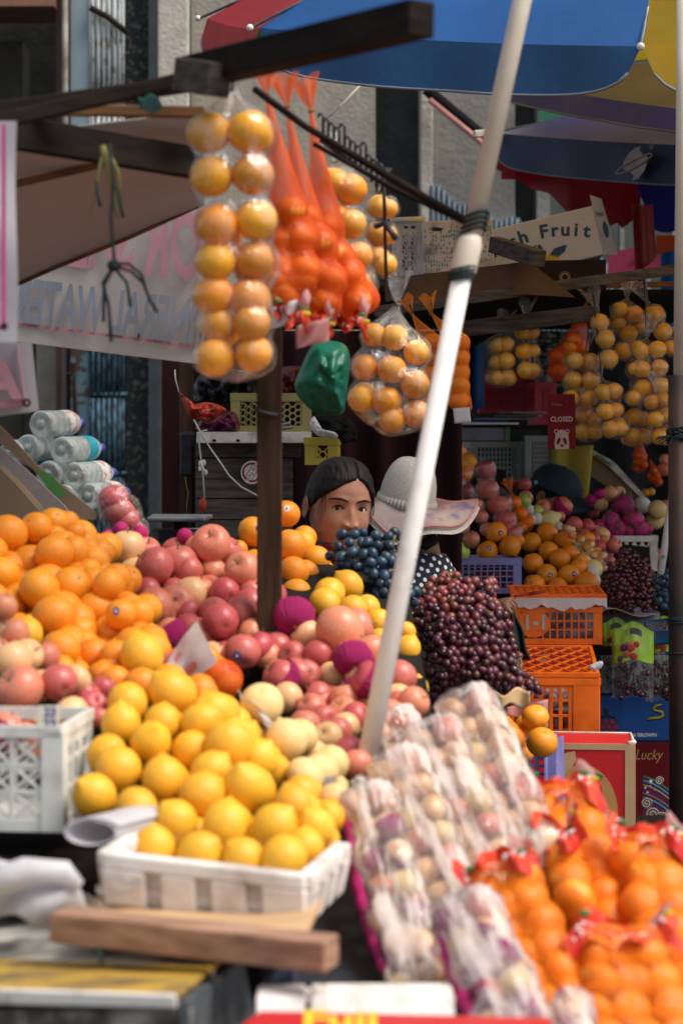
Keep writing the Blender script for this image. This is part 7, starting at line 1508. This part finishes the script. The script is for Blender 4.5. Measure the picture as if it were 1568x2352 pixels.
# hat: knitted crown, ribbed band, gauzy painted brim
kn,n,b_=newmat('cream_knit'); b_.inputs['Base Color'].default_value=(.62,.58,.50,1); b_.inputs['Roughness'].default_value=.9
vo=n.nodes.new('ShaderNodeTexVoronoi'); vo.inputs['Scale'].default_value=330; tc=n.nodes.new('ShaderNodeTexCoord'); n.links.new(tc.outputs['Object'],vo.inputs['Vector'])
n.links.new(mixc(n,ramp(n,vo.outputs['Distance'],.15,.5),(.66,.62,.54),(.40,.36,.31)),b_.inputs['Base Color']); bump(n,b_,vo.outputs['Distance'],.4,.001)
hr_=.0815; ht=Matrix.Rotation(R_(10),3,'Y')@Matrix.Rotation(R_(8),3,'X'); hb_=P(934,1150,YH)
def crown(u,v):
    a=u*2*math.pi; ph=v*math.pi/2; k=1+.04*math.sin(3*a+1)*math.sin(ph)*v-.10*gs(((a+math.pi/2+math.pi)%(2*math.pi))-math.pi-.15,.22)*sm(.25,.7,v)*sm(1.01,.9,v)
    return hb_+ht@Vector((hr_*math.cos(a)*math.cos(ph)**.62*k,hr_*math.sin(a)*math.cos(ph)**.62*k,.128*math.sin(ph)-.002))
hat=obj('sun_hat',MB().grid(crown,90,30,True),kn,hp,True)
def bandf(u,v):
    a=u*2*math.pi; r=hr_*1.01*(1+.025*math.sin(a*46))*(1+.05*math.sin(math.pi*v)); return hb_+ht@Vector((r*math.cos(a),r*math.sin(a),.012-.026*v))
obj('hat_band',MB().grid(bandf,360,6,True),kn,hat,True)
br,n,b_=newmat('painted_gauze_brim'); out=n.nodes['Material Output']
c1=mixc(n,ramp(n,noi(n,9,3),.42,.60),(.68,.36,.38),(.70,.56,.50)); c2_=mixc(n,ramp(n,noi(n,14,2,stretch=(1,1,1.7)),.56,.68),c1,(.22,.20,.42)); c3_=mixc(n,ramp(n,noi(n,11,2,stretch=(1.3,1,1)),.60,.70),c2_,(.75,.45,.08))
n.links.new(c3_,b_.inputs['Base Color']); b_.inputs['Roughness'].default_value=.5; bump(n,b_,noi(n,60,3),.6,.004)
t_=n.nodes.new('ShaderNodeBsdfTransparent'); tl=n.nodes.new('ShaderNodeBsdfTranslucent'); n.links.new(c3_,tl.inputs[0]); m1=n.nodes.new('ShaderNodeMixShader'); m1.inputs[0].default_value=.4; n.links.new(b_.outputs[0],m1.inputs[1]); n.links.new(tl.outputs[0],m1.inputs[2])
m2=n.nodes.new('ShaderNodeMixShader'); m2.inputs[0].default_value=.30; n.links.new(m1.outputs[0],m2.inputs[1]); n.links.new(t_.outputs[0],m2.inputs[2]); n.links.new(m2.outputs[0],out.inputs[0])
def brim(u,v):
    a=u*2*math.pi; ex_=.050+.068*max(0,math.cos(a-.12))**1.2; r=hr_+ex_*v; wv=1+.02*math.sin(a*5)*v
    dz=-.004-.060*v**1.5*(1-.35*max(0,math.cos(a)))*(.5+.7*max(0,-math.sin(a)))-.0+.012*math.sin(a*5+1)*v+.012*math.sin(a*2.0)*v+.030*v*max(0,math.cos(a))
    return hb_+ht@Vector((r*math.cos(a)*wv,r*math.sin(a)*.85*wv,dz+.012*v*math.cos(a)))
obj('brim',MB().grid(brim,110,16,True),br,hat,True)
obj('brim_edge',MB().tube([brim(i/60,1.0)+Vector((0,0,-.002)) for i in range(61)],.0035,6),M['pink_plastic'],hat,True)
def under_brim(u,v):
    p=brim(u,.25+.8*v); return p+Vector((0,.0,-.006-.014*v))
obj('brim_lining',MB().grid(under_brim,110,8,True),kn,hat,True)
# green cloth in the hand
gc=obj('dark_cloth',MB().grid(lambda u,v:P(1166+v*26+u*(12+14*v)+3*math.sin(v*9+u*4),1395+v*120,6.0-.02*math.sin(u*5+v*3)),14,20),M['dark_green_cloth'],None,True,solid=.006); setp(gc,'dark green cloth hanging from the hand beside the orange crates','cloth')
# --- person in the dark cap
cC=P(1268,1140,8.6)
b,T,surf,Mb=person('person in a dark teal baseball cap looking down among the fruit of the right stall',cC,62,24,0,1.0,55,M['skin_dark'],M['hair'],M['black'],collar=-.14)
def dome(u,v):
    a=u*2*math.pi; ph=v*math.pi/2; s,c=math.sin(a),math.cos(a); r=math.cos(ph)**.75; return T((.094*s*r,-.006+(-.112 if c>0 else -.112)*-1*0+(-c)*.118*r+.006,.036+.100*math.sin(ph)+.0015*abs(math.sin(a*3))*r),.05)
cap=obj('baseball_cap',MB().grid(dome,72,18,True),M['cap_cloth'],b,True)
obj('cap_brim',MB().grid(lambda u,v:T(((-.085+.17*u)*(1-.12*v*v),-.085-.035*math.sin(math.pi*u)*1-.078*v*(1-.35*(2*u-1)**2),.044-.022*v-.030*(2*u-1)**2*(.4+v)),.05),24,10),M['cap_cloth'],cap,True,solid=.004)
obj('cap_button',MB().ell(T((0,0,.138),.1),.007,.007,.004,10,6),M['cap_cloth'],cap,True)
lg=P(*Q('Z5',1022,600),8.47); obj('cap_emblem',MB().ell(lg,.008,.004,.010,10,8),mat('pale_blue_emblem',(.15,.45,.60),bstr=0),cap,True)
for s in (-1,1):
    obj('sleeve',MB().tube([T((s*.16,.02,-.245),-.3),T((s*.205,.02,-.30),-.3),T((s*.225,.0,-.45),-.4),T((s*.20,-.10,-.58),-.5)],[.055,.060,.052,.046],16),M['black'],b,True)
